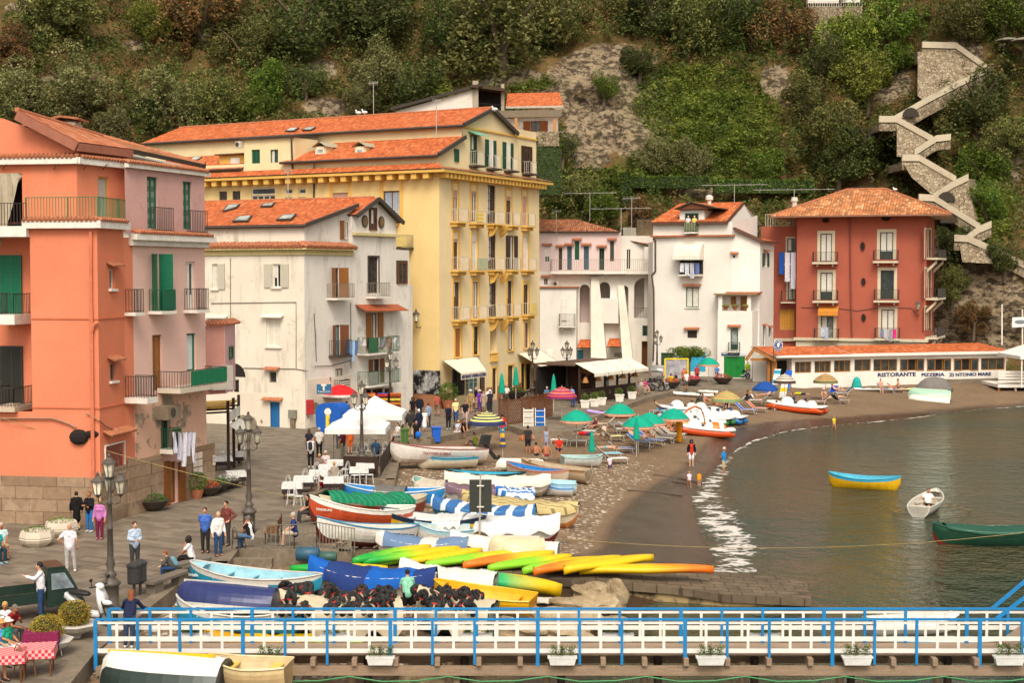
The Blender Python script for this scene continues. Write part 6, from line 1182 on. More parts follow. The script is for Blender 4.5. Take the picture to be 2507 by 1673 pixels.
def boat_parts(o,L,B,Dp,kind,hc,bc,scl,ic,th=3,cover=None,cr=(0,1),ch=.28,cd=.3,rub=None,seat=None,up=False,motor=False,bj=(4,10)):
 w,s,k=hullf(L,B,Dp,kind);fl=(lambda p:Vector((p[0],p[1],Dp*1.02-p[2])))if up else(lambda p:Vector(p))
 def ring(t,f,dz,fz=0):
  r=[]
  for j in range(-7,8):
   ph=PI/2*abs(j)/7;y=w(t)*f*math.sin(ph)**.8*(1 if j>0 else-1);z=k(t)+(s(t)-k(t))*(1-math.cos(ph))**.8
   r.append(fl((L/2-t*L,y,max(z,dz+k(t))if dz else z)))
  return r
 mh,mb_,ms=[paint(c,.35,.1,5)for c in(hc,bc,scl)];mb=MB();mb.smooth=True;rings=[ring(t,1,0)for t in NT]
 for m_,js in((mb_,range(*bj)),(mh,[j for j in range(1,13)if not bj[0]<=j<bj[1]]),(ms,[0,13])):
  mb.mat(m_)
  for a_,b_ in zip(rings[:-1],rings[1:]):
   for j in js:mb.add([a_[j],a_[j+1],b_[j+1],b_[j]],[(0,1,2,3)])
 mb.smooth=False
 if kind!='double':mb.mat(mh);mb.add(rings[-1],[tuple(range(15))])
 hull=mb.build('hull',parent=o);im=paint(ic,.5,.12,4);mb=N_(im);rin=[ring(t,.92,Dp*.16)for t in NT]
 for a_,b_ in zip(rin[:-1],rin[1:]):
  for j in range(14):mb.add([a_[j+1],a_[j],b_[j],b_[j+1]],[(0,1,2,3)])
 for R1_,R2_ in((0,0),(14,14)):
  for i in range(len(NT)-1):mb.add([rings[i][R1_],rin[i][R1_],rin[i+1][R1_],rings[i+1][R1_]],[(0,1,2,3)])
 if kind!='double':mb.add(rin[-1],[tuple(range(15))])
 mb.build('interior',parent=o);g=MB();g.mat(paint(rub,.5)if rub else ms);z=Vector((0,0,.01 if not up else-.01));g.tube([r[0]+z for r in rings],.035,5)
 g.tube([r[14]+z for r in rings],.035,5);g.build('gunwale',parent=o)
 if not up:
  for i in range(th):
   t=.26+.55*i/max(1,th-1)if th>1 else .5;hw=w(t)*.92;b_=MB();b_.box((L/2-t*L,0,s(t)*.8),(.28,hw*2,.045));b_.build('thwart',paint(seat or ic,.5,.1),o)
  if not cover:b_=MB();ts=[0.02,.06,.12];b_.loft([[(L/2-t*L,-w(t)*.93,s(t)-.03),(L/2-t*L,0,s(t)+.02),(L/2-t*L,w(t)*.93,s(t)-.03)]for t in ts],False,False);b_.build('foredeck',im,o)
 else:
  b_=MB();b_.bar((L*.42,0,Dp*.99),(-L*.42,0,Dp*1.03),.06,.08);b_.build('keel',ms,o)
 if cover:
  t0,t1=cr;rs=random.Random(int(L*100));cm=cover if not isinstance(cover,str)else cloth(cover);b_=MB();b_.mat(cm);b_.smooth=True;R2=[]
  for i in range(26):
   t=lerp(t0,t1,i/25);hw=w(max(.02,min(.98,t)))+.05;sz=s(t);rr=[fl_ for fl_ in[]];dr_=cd*(.85+.25*math.sin(i*.9)+.1*rs.random())
   for j in range(-5,6):
    a=j/5;wr=.05*math.sin(i*1.7+j*2.1)+.04*rs.uniform(-1,1)
    if abs(j)==5:rr.append((L/2-t*L,a*(hw+.05),sz-dr_))
    elif abs(j)==4:rr.append((L/2-t*L,a/.8*hw*1.02,sz+.02+wr*.3))
    else:rr.append((L/2-t*L,a/.8*hw,sz+ch*(1-(a/.8)**2)*(.5+.25*math.sin(i*.5+L)**2)+wr*.6))
   R2.append(rr)
  b_.loft(R2,False,False);b_.build('cover',parent=o)
 if motor:
  m_=MB();m_.mat(paint('#2e2e2c',.35));x=-L/2-.1;m_.loft([[Vector((x+dx-.15*q,dy,z_))for dx,dy in((.22,.16),(-.3,.2),(-.3,-.2),(.22,-.16))]for z_,q in((Dp+.25,0),(Dp+.75,.6),(Dp+.85,1.2))]);m_.bar((x-.1,0,Dp+.3),(x-1.0,0,Dp-.55),.14,.2);m_.bar((x-1.0,0,Dp-.55),(x-1.35,0,Dp-.6),.16,.12);m_.bar((x-1.25,0,Dp-.75),(x-1.25,0,Dp-.35),.05,.22);m_.build('outboard_motor',parent=o)
 return w,s
LETTER=[]
def boat(label,V,b_,s_,dz,B,Dp,kind='double',hc='#e8e0d0',bc='#8a3a2c',sc_=None,ic='#dfe6e0',name='rowing_boat',zb=None,roll=0.0,txt=None,lift=0.0,**kw):
 if zb is None:A_,S_=gp(*V(*b_),dz),gp(*V(*s_),dz)
 else:A_,S_=G(*V(*b_),zb+dz),G(*V(*s_),zb+dz)
 d=A_-S_;L=d.length;o=local(name,label,'boat');w_,sf=boat_parts(o,L,B,Dp,kind,hc,bc,sc_ or hc,ic,**kw)
 c=(A_+S_)/2;o.location=(c.x,c.y,c.z-dz+lift);pit=-math.asin(d.z/L);rz=math.atan2(d.y,d.x);o.rotation_euler=(roll,pit,rz)
 if txt:
  s,t,size,colr=txt;sd=-1 if math.cos(rz)>0 else 1;X=Vector((1,0,0))*(-sd);x0=L/2-t*L;
  text(s,size,paint(colr,.5),o,(x0-X.x*len(s)*size*.3,sd*(w_(t)+.045),sf(t)*.66),X,Vector((0,sd*.25,1)),depth=.015,bold=.006)
 return o
BS=[('long white boat with thin red stripe, tilted outboard motor and faded trattoria lettering',VS,(245,885),(1300,910),1.1,1.9,.95,'transom','#efe6dc','#c9b8a4','#f2ece2','#e6ded0',dict(motor=True,rub='#a86058',txt=('TRATTORIA da EMILIA',.42,.2,'#b06a66'))),('small clinker dinghy, cream outside and green inside with blue seats',VS,(552,1030),(1230,1020),.72,1.5,.68,'transom','#e2d6bc','#d8caae','#4a9fb8','#7f9c86',dict(seat='#3f9cc4',rub='#3f8fae')),('slim white boat with bright turquoise interior and black rim',VS,(890,1195),(1818,1225),.6,1.3,.55,'double','#e9e4d8','#d6cdb8','#2e4a4a','#2fb0cf',dict(rub='#22403f')),('old tan boat with vivid blue inside and flaking pink paint',VS,(2310,1215),(1590,1110),.8,1.5,.75,'double','#cdb9a0','#b5a188','#c98f78','#2a86cc',dict(rub='#c58a70')),('long weathered tan boat with transom behind the blue inside one',VT,(-120,1075),(655,1180),.8,1.4,.75,'transom','#d0b596','#b89a7c','#a8845c','#c4b498',{}),('grey white dinghy with turquoise seat near the sunbathers',VT,(820,1035),(360,1030),.6,1.5,.6,'transom','#dfe0d8','#d8d2c2','#b8d0cc','#b9cfc4',dict(seat='#3fb6c9')),('pale blue boat end resting behind the beige covered one',VT,(80,1300),(515,1325),.7,1.4,.65,'transom','#c8dfe4','#e6e0d2','#a9d4de','#b9dde4',{}),('little plastic boat, sky blue above and white below',VT,(150,1365),(478,1385),.5,1.2,.5,'transom','#e6e2da','#dcd6ca','#7db4ea','#8abcf0',{}),('boat under a long white and beige sheet',VS,(870,1265),(2090,1300),.9,1.7,.8,'double','#d9cfbb','#9a8a72',None,'#ccc',dict(cover='#e9dfcc',ch=.35)),('mint green boat with nets heaped on it',VS,(530,1280),(900,1350),.8,1.4,.7,'double','#9fd6c2','#d8d2c2','#e6e0d2','#8fc9b8',dict(cover='#c8bca8',cr=(.3,1))),('boat under a faded purple cover',VS,(885,1385),(1460,1400),.8,1.5,.75,'transom','#d9d4cc','#cfc7ba',None,'#bbb',dict(cover='#7d6470')),('boat under a blue and white striped sheet',VS,(1460,1410),(1915,1430),.8,1.6,.75,'transom','#c9dbe6','#7a9ab0',None,'#bbb',dict(cover=cloth('#2f6fb4','#dfe6ec',1,.35,.5))),('long blue boat partly covered by grey cloth',VO,(463,375),(1300,405),.9,1.7,.8,'double','#2a86cc','#e6e0d4','#3a94d6','#3a94d6',dict(cover='#77746e',cr=(.32,.62),rub='#dfe8ea')),('wide boat under a yellowish striped canvas',VO,(1450,460),(2400,560),1.0,1.9,.9,'double','#dccaa8','#c07a40',None,'#bbb',dict(cover=cloth('#c9b47e','#8a7c50',1,.22,.25),ch=.4)),('red brown boat with cream gunwale, heaped with green net',VO,(1135,465),(260,470),1.1,1.8,.95,'double','#a8442e','#7a3020','#e6d8b8','#d8ccb0',dict(cover=cloth('#1f7a56','#2c8f66',0,.3,.4),cr=(.22,.95),ch=.5,cd=.15,txt=('ROSSO ANNA 5CS 522',.33,.13,'#e8d8b8'))),('big orange red boat with white inside, nearest the cafe chairs',VO,(162,478),(1030,555),1.15,2.0,1.0,'double','#c2502c','#6a2c22','#f2ece0','#d6ddd0',dict(rub='#f2ece0',txt=('TENDER 6CS LA3',.13,.13,'#f2ece0'))),('boat under a sheet with broad blue and white diagonals',VO,(1200,515),(2045,590),.95,1.8,.9,'double','#3f9ab8','#d8d2c2',None,'#bbb',dict(cover=cloth('#3f6fa8','#e2e4e2',0,.8,.35))),('yellow boat with navy stripe and white inside',VO,(778,575),(1638,640),1.1,1.9,.95,'double','#e8b820','#d8a818','#22364a','#e8e6e0',dict(rub='#22364a',cover='#dcdad4',cr=(.55,.8))),('small white skiff with pale blue bottom beside the yellow boat',VO,(635,635),(1260,665),.6,1.2,.55,'double','#a8d0e0','#8fc0d6','#dfe8e8','#e2e2da',{}),('boat under a draped white sheet with dark red bottom',VO,(2245,655),(1420,610),1.1,1.8,.95,'transom','#d9d4cc','#7a2a26',None,'#bbb',dict(cover='#e6e4e2',ch=.3,cd=.55)),('long white boat with blue band behind the broken timber',VO,(225,655),(1060,712),.95,1.7,.85,'double','#e8e2d6','#6a2422','#e9e4da','#e2ddd0',dict(rub='#3f84a8',txt=('TENDER 3CS 793',.75,.18,'#2a4a6a'))),('stubby white boat holding yellow and red floats',VO,(1050,708),(1522,712),.9,1.7,.85,'transom','#e6e0d4','#d6d0c2','#a8cdd8','#cfd6d0',{}),('boat under white cloth with a pink and blue bundle',VO,(740,800),(1490,850),.8,1.5,.75,'double','#e0d8c8','#c9bfa8',None,'#bbb',dict(cover=cloth('#ded6cc','#6f88a8',0,2.2,.7))),('long low boat under taut white canvas behind the kayaks',VO,(1345,800),(2235,865),.9,1.6,.85,'transom','#e6e0d2','#d8d0c0',None,'#bbb',dict(cover='#ebe6da',ch=.2)),('turquoise boat with pale blue inside lying by the quay edge',VQ,(315,375),(1535,490),.95,1.7,.9,'double','#2a98b8','#2a8aa8','#d8d2c8','#a6d6e2',dict(rub='#cfc6bc',th=4,txt=('Gabriella',.07,.15,'#e8f0f0'))),('turquoise boat carrying an upturned navy dinghy',VQ,(183,690),(1372,795),1.1,1.9,1.0,'double','#2a96b4','#3a4038','#e2ddd2','#c9dcd8',dict(rub='#dcd6c8',txt=('Zio Gino',.86,.22,'#e8f0f0'))),('boat wrapped in bright blue and navy tarpaulin',VO,(190,1030),(1228,1120),1.0,1.7,.9,'double','#dcd6c6','#4a4238',None,'#bbb',dict(cover=cloth('#1d5fb4','#2a3f7a',0,3.2,.5),ch=.35,cd=.45)),('boat under a crumpled white sheet behind the boy',VO,(925,1045),(1715,1120),.9,1.5,.85,'transom','#d8d2c4','#b8ae9c',None,'#bbb',dict(cover='#e4dcd2',ch=.3)),('open yellow plastic dinghy with bench seat',VO,(1205,1190),(2020,1300),.75,1.9,.75,'transom','#e8b010','#d8d0c0','#f2b818','#f4b41c',dict(th=2,seat='#f6bc28')),('boat with beige cloth and life vests piled on it, left of the boy',VQ,(1100,690),(2260,700),1.15,1.8,1.05,'transom','#d6c6a8','#4a4238',None,'#bbb',dict(cover='#d8c6a6',ch=.25,cd=.9)),('boat with beige cloth and life vests, right of the boy',VR,(300,640),(1000,730),1.15,1.8,1.05,'transom','#1f6a5a','#2a4a44',None,'#bbb',dict(cover='#d8c8aa',ch=.25,cd=.8)),('cream clinker dinghy with yellow seats under the footbridge',VQ,(505,1262),(1240,1285),.75,1.4,.75,'transom','#d9bd8c','#ccae7c','#e0c998','#dcc496',dict(th=2,seat='#f0c860',zb=-.42)),]
for q in BS:
 lb,V,b_,s_,dz,B,Dp,kd,hc,bc,sc_,ic,kw=q;boat(lb,V,b_,s_,dz,B,Dp,kd,hc,bc,sc_,ic,**kw)
UPS=[('cream upturned hull stacked on the white canvas boat',VO,(1665,792),(2115,805),1.25,1.3,.5,'transom','#dccaa4',.8,{}),('pale green glass fibre hull lying upside down behind the kayaks',VO,(1600,885),(2030,885),.5,1.4,.6,'transom','#9fc0b0',0,{}),('white flat hull upside down on trestles at the back of the boats',VS,(1475,1050),(2010,1060),.75,1.3,.4,'transom','#eee8da',.35,{}),('navy dinghy upside down on top of the turquoise boat',VQ,(190,650),(1115,725),1.5,1.5,.62,'transom','#2a3468',1.15,dict()),('pair of mint and white hulls stacked upside down near the restaurant',VW,(970,1135),(1425,1165),.55,1.6,.6,'transom','#a9cfb4',.35,{}),('lower white hull of the mint pair by the restaurant',VW,(975,1165),(1422,1205),.35,1.5,.4,'transom','#e6ead8',0,{})]
for lb,V,b_,s_,dz,B,Dp,kd,hc,lf,kw in UPS:
 dz=lf+.08 if lf>.9 else dz;A_,S_=gp(*V(*b_),dz),gp(*V(*s_),dz);d=A_-S_;o=local('upturned_boat',lb,'boat');boat_parts(o,d.length,B,Dp,kd,hc,hc,'#d8d2c4','#888',th=0,up=True,**kw);c=(A_+S_)/2;o.location=(c.x,c.y,c.z-dz+lf);o.rotation_euler=(0,-math.asin(d.z/d.length),math.atan2(d.y,d.x))
d=Vector((-3.45,.75,0));c=Vector((-9.4,37.95,0));o=local('upturned_boat','large upturned boat, white bottom over scuffed dark green side with yellow rim, nearest the camera','boat');boat_parts(o,d.length*1.04,2.2,1.0,'transom','#2c3a34','#efe9dc','#e8c020','#888',th=0,up=True,bj=(6,10));o.location=(c.x,c.y,-.42);o.rotation_euler=(-.05,.0,math.atan2(d.y,d.x))
boat('yellow boat with blue inside floating on the sea',VA,(1902,1093),(2067,1102),.6,1.6,.8,'double','#e8b418','#dca810','#3fa8c8','#5cc0d8',zb=SEA,lift=-.2,rub='#3fa8c8');boat('dark green boat with red bottom at the right edge of the sea',VA,(2140,1215),(2420,1218),.65,1.9,.95,'double','#1f4a38','#8a2c22','#2a5a44','#3a5a48',zb=SEA,lift=-.3,cover='#2f5a48',cr=(.1,.9),ch=.15,cd=.05)
RBT=boat('white rowing dinghy with a rounded stern, rowed by a man',VA,(2150,1132),(2108,1168),.45,1.5,.62,'transom','#ece6da','#d8d4c8','#e4e0d4','#d8d0c0',zb=SEA,lift=-.12)
boat('white covered boat moored behind the footbridge',VX,(2000,700),(1545,722),.5,1.4,.6,'transom','#d8d2c6','#8a8478',None,'#bbb',zb=SEA,lift=-.15,cover='#ece6da',ch=.08,cd=.05)
def kaymat(cs):
 key=('kay',cs)
 if key in MC:return MC[key]
 b=NB('kayak_plastic');s=b.n('ShaderNodeSeparateXYZ');b.l(b.tc.outputs['Generated'],s.inputs[0]);f=b.math('ADD',s.outputs[0],b.math('MULTIPLY',b.math('SUBTRACT',b.noise(1.5,4),.5),.12));n=len(cs)
 MC[key]=b.done(b.mix(b.math('MULTIPLY',b.ramp(b.noise(5,8,.75),[(.56,0.0),(.66,1.0)]),.22),b.ramp(f,[((i+.5)/n if n>1 else .5,lin(c))for i,c in enumerate(cs[::-1])]),lin('#5a4a30')),.4,.35);return MC[key]
def kayak(label,A_,S_,cs,W=.72,H=.34,up=False,roll=0.0,group=None,name='kayak'):
 d=A_-S_;L=d.length;o=local(name,label,'kayak',group);mb=N_(kaymat(cs));mb.smooth=True;R=[]
 for i in range(17):
  t=i/16;w_=W/2*max(.02,math.sin(PI*(.02+.96*t)))**.75;zk=H*.22*(abs(2*t-1))**4;x=L*(t-.5);hh=H*(1-.15*abs(2*t-1));pr=[]
  for a in range(14):
   an=2*PI*a/14;y=w_*math.cos(an)*(1+.08*math.cos(3*an));z=zk+hh*.5*(1+math.sin(an)*(1 if math.sin(an)>0 else 1));z=z if math.sin(an)>0 else zk+hh*.5*(1-(-math.sin(an))**.7);pr.append((x,y,(H-z)if up else z))
  R.append(pr)
 mb.loft(R);mb.build('hull',parent=o)
 if not up:
  for k in(-.12,.18):
   c=MB();c.mat(paint('#2a2622',.6));c.ball((L*k,0,H*.97),(L*.07,W*.26,.03),10,4);c.build('seat_well',parent=o)
 else:c=MB();c.mat(kaymat(cs));c.bar((-L*.22,0,H-.01),(L*.22,0,H-.01),.05,.05);c.build('keel_ridge',parent=o)
 c=MB();c.mat(paint('#22201c',.6));c.tube([(L*.49,0,H*.75),(L*.5+.03,0,H*.85),(L*.49,0,H*.95)],.018,5);c.build('grab_handle',parent=o)
 m=(A_+S_)/2;o.location=m-Vector((0,0,H*.5));o.rotation_euler=(roll,-math.asin(d.z/L),math.atan2(d.y,d.x));return o
GR_,YE,ORG,LI='#1fa83c','#f0c414','#ee7a1c','#8fd428'
JZ=lambda u:float(np.interp(u,[700,1200,1740,1990],[-.45,-.6,-1.0,-1.35]))
for i,(lb,V,a_,c_,cs,h)in enumerate([('green kayak with yellow tail, furthest left of the row on the slipway',VO,(550,985),(1190,872),(GR_,LI,YE),.45),('green and yellow kayak, second in the row on the slipway',VO,(635,992),(1430,885),(GR_,LI,YE,YE),.4),('lime kayak, third in the row with a yellow far end',VO,(725,1005),(1500,905),(LI,LI,YE),.25),('all yellow kayak between the lime ones',VO,(940,1000),(1612,900),(YE,YE),.28),('long lime kayak turning yellow, in the middle of the row',VO,(1148,1015),(2055,905),(LI,LI,YE,LI),.25),('kayak with orange near end and yellow far end',VO,(1455,1020),(2205,920),(ORG,ORG,YE,YE),.28),('lime kayak lying right of the orange one',VO,(1660,1045),(2350,950),(LI,LI,YE),.22),('short looking lime kayak tucked under the orange yellow ones',VO,(1945,1065),(2560,970),(LI,YE,YE),.22),('orange nosed kayak fading to yellow near the slipway end',VO,(2035,1070),(2750,960),(ORG,YE,YE),.35),('yellow kayak second from the seaward end',VR,(1670,400),(2500,280),(YE,YE,YE),.4),('yellow kayak with orange tip reaching furthest to the sea',VR,(1815,400),(3060,390),(YE,YE,ORG),.35)]):
 zz=JZ((V(*a_)[0]+V(*c_)[0])/2);kayak(lb,G(*V(*a_),zz+h),G(*V(*c_),zz+h+.05),cs,W=.8,H=.36,up=True)
kayak('green kayak with lime deck leaning below the quay wall',gp(*VO(30,1050),.5),gp(*VO(835,1050),.5),(GR_,LI,YE),up=True);kayak('very long kayak, green turning to yellow, below the slipway',gp(*VO(1215,1090),.7),gp(*VO(2255,1215),.3),('#3fc87a','#2fb86a',YE),W=1.1,H=.6,up=True)
kayak('yellow kayak with open cockpits seen through the railing',gp(*VQ(445,1020),.3),gp(*VQ(1480,1060),.3),('#d89a10',YE),W=.85,H=.42);kayak('lime kayak end seen through the railing',gp(*VQ(1440,1075),.25),gp(*VQ(1925,1098),.2),(LI,LI));kayak('white and blue board floating behind the right end of the footbridge',G(*VX(1670,828),SEA+.1),G(*VX(2240,822),SEA+.1),('#3fb8d0','#f0ece4','#f0ece4'),W=.7,H=.2)
kayak('white kayak nearest the quay kerb on the far beach',gp(*VT(1620,295),.25),gp(*VT(2105,325),.25),('#efe8d8',),W=.8);kayak('white and green kayak behind the white one on the far beach',gp(*VT(1712,250),.25),gp(*VT(2150,290),.25),('#e6e6dc','#f2eee4'),W=.8);kayak('lilac kayak lying left of the green parasols',gp(*VT(635,505),.2),gp(*VT(1160,562),.2),('#b79ad0','#a9a0d8'));kayak('long light blue canoe behind the crowded sunbeds',gp(*VT(1130,625),.25),gp(*VT(1560,655),.25),('#4fb0d6','#7fcbe0'),W=.9)
kayak('white paddle board lying along the restaurant wall',gp(*VW(395,1100),.15),gp(*VW(720,1105),.15),('#f2eee6',),W=.8,H=.2);kayak('pale yellow board along the restaurant wall',gp(*VW(760,1105),.15),gp(*VW(1060,1100),.15),('#efe6a0',),W=.8,H=.2)
def pedalo(label,A_,S_,c1,deck='#f2efe8',slide=None,hump='#f2efe8',dark='#2c3a5c'):
 d=A_-S_;L=d.length;o=local('pedal_boat',label,'pedal boat');mh=paint(c1,.35,.06)
 for sg in(-1,1):
  mb=N_(mh);mb.smooth=True;mb.loft([[(L*(t-.5),sg*.55+y*(.34 if .03<t<.97 else .18),z*(1 if t>.08 and t<.92 else .6)+(.18*abs(2*t-1)**3))for y,z in((-1,.5),(-.8,.12),(0,0),(.8,.12),(1,.5))]for t in(0,.04,.12,.3,.5,.7,.88,.96,1)]);mb.build('float',parent=o)
 mb=N_(paint(deck,.35,.05));mb.smooth=True;mb.loft([[(L*(t-.5),y*.92*(1 if .08<t<.92 else .8),z+.14*abs(2*t-1)**3)for y,z in((-1,.5),(-1,.62),(-.5,.68),(.5,.68),(1,.62),(1,.5))]for t in(0,.05,.2,.5,.8,.95,1)]);mb.build('deck',parent=o);hm=paint(hump,.35,.05)
 for x,r in((-.18,.42),(.08,.3),(.25,.34)):
  mb=N_(hm);mb.smooth=True;mb.ball((L*x,0,.68),(r*1.35,.7,r*1.3),12,8);mb.build('seat_hump',parent=o)
 for x in(-.05,.16):mb=N_(paint(dark,.5));mb.box((L*x,.35,.75),(.5,.42,.1));mb.box((L*x-.25,.35,.98),(.1,.42,.45));mb.build('seat',parent=o)
 mb=N_(IRON);mb.tube([(L*.3,-.2,.7),(L*.3,-.2,.95),(L*.33,-.1,.98)],.02,5);mb.build('steering_lever',parent=o)
 if slide:
  mb=N_(paint(slide,.35,.05));mb.smooth=True;pts=[(-.48,.7),(-.4,1.2),(-.3,1.75),(-.2,2.0),(-.1,1.9),(-.04,1.4),(.0,.8)];mb.loft([[(L*x,y,z+(.12 if abs(y)>.25 else 0))for y in(-.3,-.28,0,.28,.3)]for x,z in pts],False,False);mb.build('slide',parent=o)
  mb=N_(paint(slide,.35,.05));mb.smooth=True;mb.ball((L*.2,0,.62),(.85,.72,.5),12,8);mb.build('wheel_guard',parent=o)
 c=(A_+S_)/2;o.location=(c.x,c.y,c.z-.6);o.rotation_euler=(0,-math.asin(d.z/L),math.atan2(d.y,d.x));return o
pedalo('orange pedal boat with a curved orange slide',gp(*VT(2320,730),.6),gp(*VT(1650,660),.6),'#d8501c',slide='#f07a28');pedalo('yellow hulled white pedal boat behind the one with the slide',gp(*VT(2230,640),.6),gp(*VT(1565,575),.6),'#e0a41c');pedalo('green hulled white pedal boat wedged between yellow and blue ones',gp(*VV(895,600),.6),gp(*VV(420,520),.6),'#3f8a4a');pedalo('blue hulled white pedal boat, last of the cluster',gp(*VV(1045,585),.6),gp(*VV(560,510),.6),'#2a7ab8',dark='#2f6fc0');pedalo('light blue hulled pedal boat lying behind the cluster',gp(*VV(700,480),.6),gp(*VV(60,455),.6),'#6fb4cc',dark='#333');pedalo('orange hulled white pedal boat alone near the water',gp(*VV(1975,470),.6),gp(*VV(1330,395),.6),'#e0551c')
fr=[(VO(545,1010),-.4),(VR(380,400),-.5),(VR(1000,440),-.62),(VR(1420,480),-.75),(VX(0,510),-.8),(VX(520,548),-1.0),(VX(800,590),-1.15),(VX(1245,612),-1.3)];bk=[(VO(560,880),-.4),(VO(1500,880),-.5),(VR(1500,250),-.6),(VX(150,380),-.75),(VX(400,420),-.85),(VX(690,462),-1.0),(VX(900,480),-1.15),(VX(1220,515),-1.3)]
mb=MB();b=NB('old_slipway_stone');uvx=b.noise(1.2,8,.75);vo=b.n('ShaderNodeTexBrick');vo.inputs['Scale'].default_value=1;vo.inputs['Brick Width'].default_value=.9;vo.inputs['Row Height'].default_value=.5;vo.inputs['Mortar Size'].default_value=.03;vo.inputs['Color1'].default_value=lin('#655645');vo.inputs['Color2'].default_value=lin('#786853');vo.inputs['Mortar'].default_value=lin('#4c4032');b.l(b.tc.outputs['Object'],vo.inputs['Vector']);b.bump(uvx,.8,.08)
SLIP=b.done(b.mix(.6,vo.outputs['Color'],b.ramp(uvx,[(.3,.2),(.7,.8)]),'OVERLAY'),.85,.25);SLS=peeling('#b59c70','#4a3f30',lo=.45,hi=.6,scale=1.5)
for k in range(len(fr)-1):
 a,b2,c,d=G(*fr[k][0],fr[k][1]),G(*fr[k+1][0],fr[k+1][1]),G(*bk[k+1][0],bk[k+1][1]),G(*bk[k][0],bk[k][1]);dn=Vector((0,0,1.3));mb.mat(SLIP);mb.face([a,b2,c,d]);e=Vector((0,0,.28));o1=Vector((0,.12,0));mb.face([a-e,b2-e,b2,a]);mb.mat(SLS);mb.face([a-dn+o1,b2-dn+o1,b2-e+o1,a-e+o1]);mb.mat(SLIP);mb.face([c-dn,d-dn,d,c]);mb.face([a-e,a-e+o1,b2-e+o1,b2-e])
mb.face([b2,b2-dn,c-dn,c]);tag(mb.build('slipway',loc=G(*fr[3][0],-.75)),'old stone slipway with cracked top and tan concrete flank running into the sea','slipway')
b=NB('tan_rock');n=b.noise(1.3,9,.75);b.bump(n,1.0,.15);ROCKM=b.done(b.ramp(n,[(.3,lin('#7a6448')),(.5,lin('#b09a78')),(.7,lin('#d0bc9a'))]),.9,.2)
def rock(label,p,r,seed,m=None,group=None,name='rock'):
 rs=random.Random(seed);mb=N_(m or ROCKM);off=[rs.uniform(0,6)for _ in range(6)]
 ring=[]
 for i in range(15):
  th=PI*(i/14)*.98+.02;row=[]
  for j in range(24):
   ph=2*PI*j/24;dd=Vector((math.sin(th)*math.cos(ph),math.sin(th)*math.sin(ph),math.cos(th)));f=1+.22*math.sin(dd.x*3.1+off[0])*math.cos(dd.y*2.7+off[1])+.14*math.sin(dd.z*6+off[2]+dd.x*4)+.07*math.sin(dd.x*11+off[3])*math.sin(dd.y*13+off[4])*math.sin(dd.z*12+off[5])+rs.uniform(-.045,.045);row.append(Vector(p)+Vector((dd.x*r[0]*f,dd.y*r[1]*f,dd.z*r[2]*f)))
  ring.append(row)
 mb.loft(ring);return tag(mb.build(name,loc=p),label,'rock',group)
for i,(V,x,y,r,lb)in enumerate([(VR,1850,740,(1.4,.6,.4),'long pale rock lying below the slipway'),(VR,2125,700,(.55,.5,.75),'upright ochre boulder beside the slipway flank'),(VR,1940,640,(.8,.5,.45),'rounded rock wedged under the slipway'),(VR,1500,870,(.9,.6,.4),'rock behind the far railing, left of the ochre weed'),(VR,1720,880,(1.3,.7,.45),'broad rock behind the far railing'),(VR,1230,970,(1.0,.6,.4),'flat grey rock seen between the railings'),(VR,1640,990,(1.2,.7,.45),'ochre stained rock seen between the railings'),(VR,860,1420,(.95,.8,.75),'big ochre boulder under the footbridge'),(VR,370,1440,(1.1,.8,.5),'pale flat boulder at the bottom edge under the footbridge'),(VX,210,740,(.5,.4,.3),'small weed covered rock in the shallows'),(VR,1505,690,(.75,.45,.06),'white flat slab on the shingle'),(VR,1550,770,(.4,.3,.05),'smaller white slab on the shingle')]):
 u,v=V(x,y);p=gp(u,v,.1);rock(lb,p,r,30+i,m=paint('#d8cebc',.8,.2)if 'slab' in lb else None)
for i in range(22):
 a,c=VO(R_.uniform(380,800),R_.uniform(690,880)),VO(R_.uniform(380,860),R_.uniform(690,880));p,q=gp(*a,R_.uniform(.1,.5)),gp(*c,R_.uniform(.1,.8));q=p+(q-p).normalized()*min(2.2,(q-p).length);mb=N_(wood(['#9a8468','#7d6850','#b8a688'][i%3]));mb.bar(p,q,.12,.05);tag(mb.build('timber_plank',loc=p),'grey weathered plank in the broken heap by the steps','plank','planks in the broken timber heap')
PR=thing('footbridge','wooden footbridge with blue posts and white lattice railings crossing the foreground','footbridge',(-11,39.8,0));YN,YF=39.3,40.55;xa,xb=D(235,1600,YN).x,16.5;BLU=paint('#1b86c4',.45,.08);WT=paint('#f0ebe2',.5,.06);DECK=wood('#b59c84',sc3=(.4,8,8));BEAM=wood('#a08870',sc3=(.5,6,6))
mb=N_(DECK)
for k in range(8):mb.box(((xa+xb)/2,YN+.1+(k+.5)*.155,.15),(xb-xa,.145,.05))
mb.build('deck',parent=PR)
for zc,yy in((-.27,YN+.0),(-.27,YF)):
 mb=N_(BEAM);mb.box(((xa+xb)/2,yy,zc),(xb-xa,.12,.26));mb.build('beam',parent=PR)
x=xa+.3
while x<xb:mb=N_(BEAM);mb.box((x,(YN+YF)/2,0),(.14,YF-YN+.35,.2));mb.build('joist',parent=PR);x+=1.15
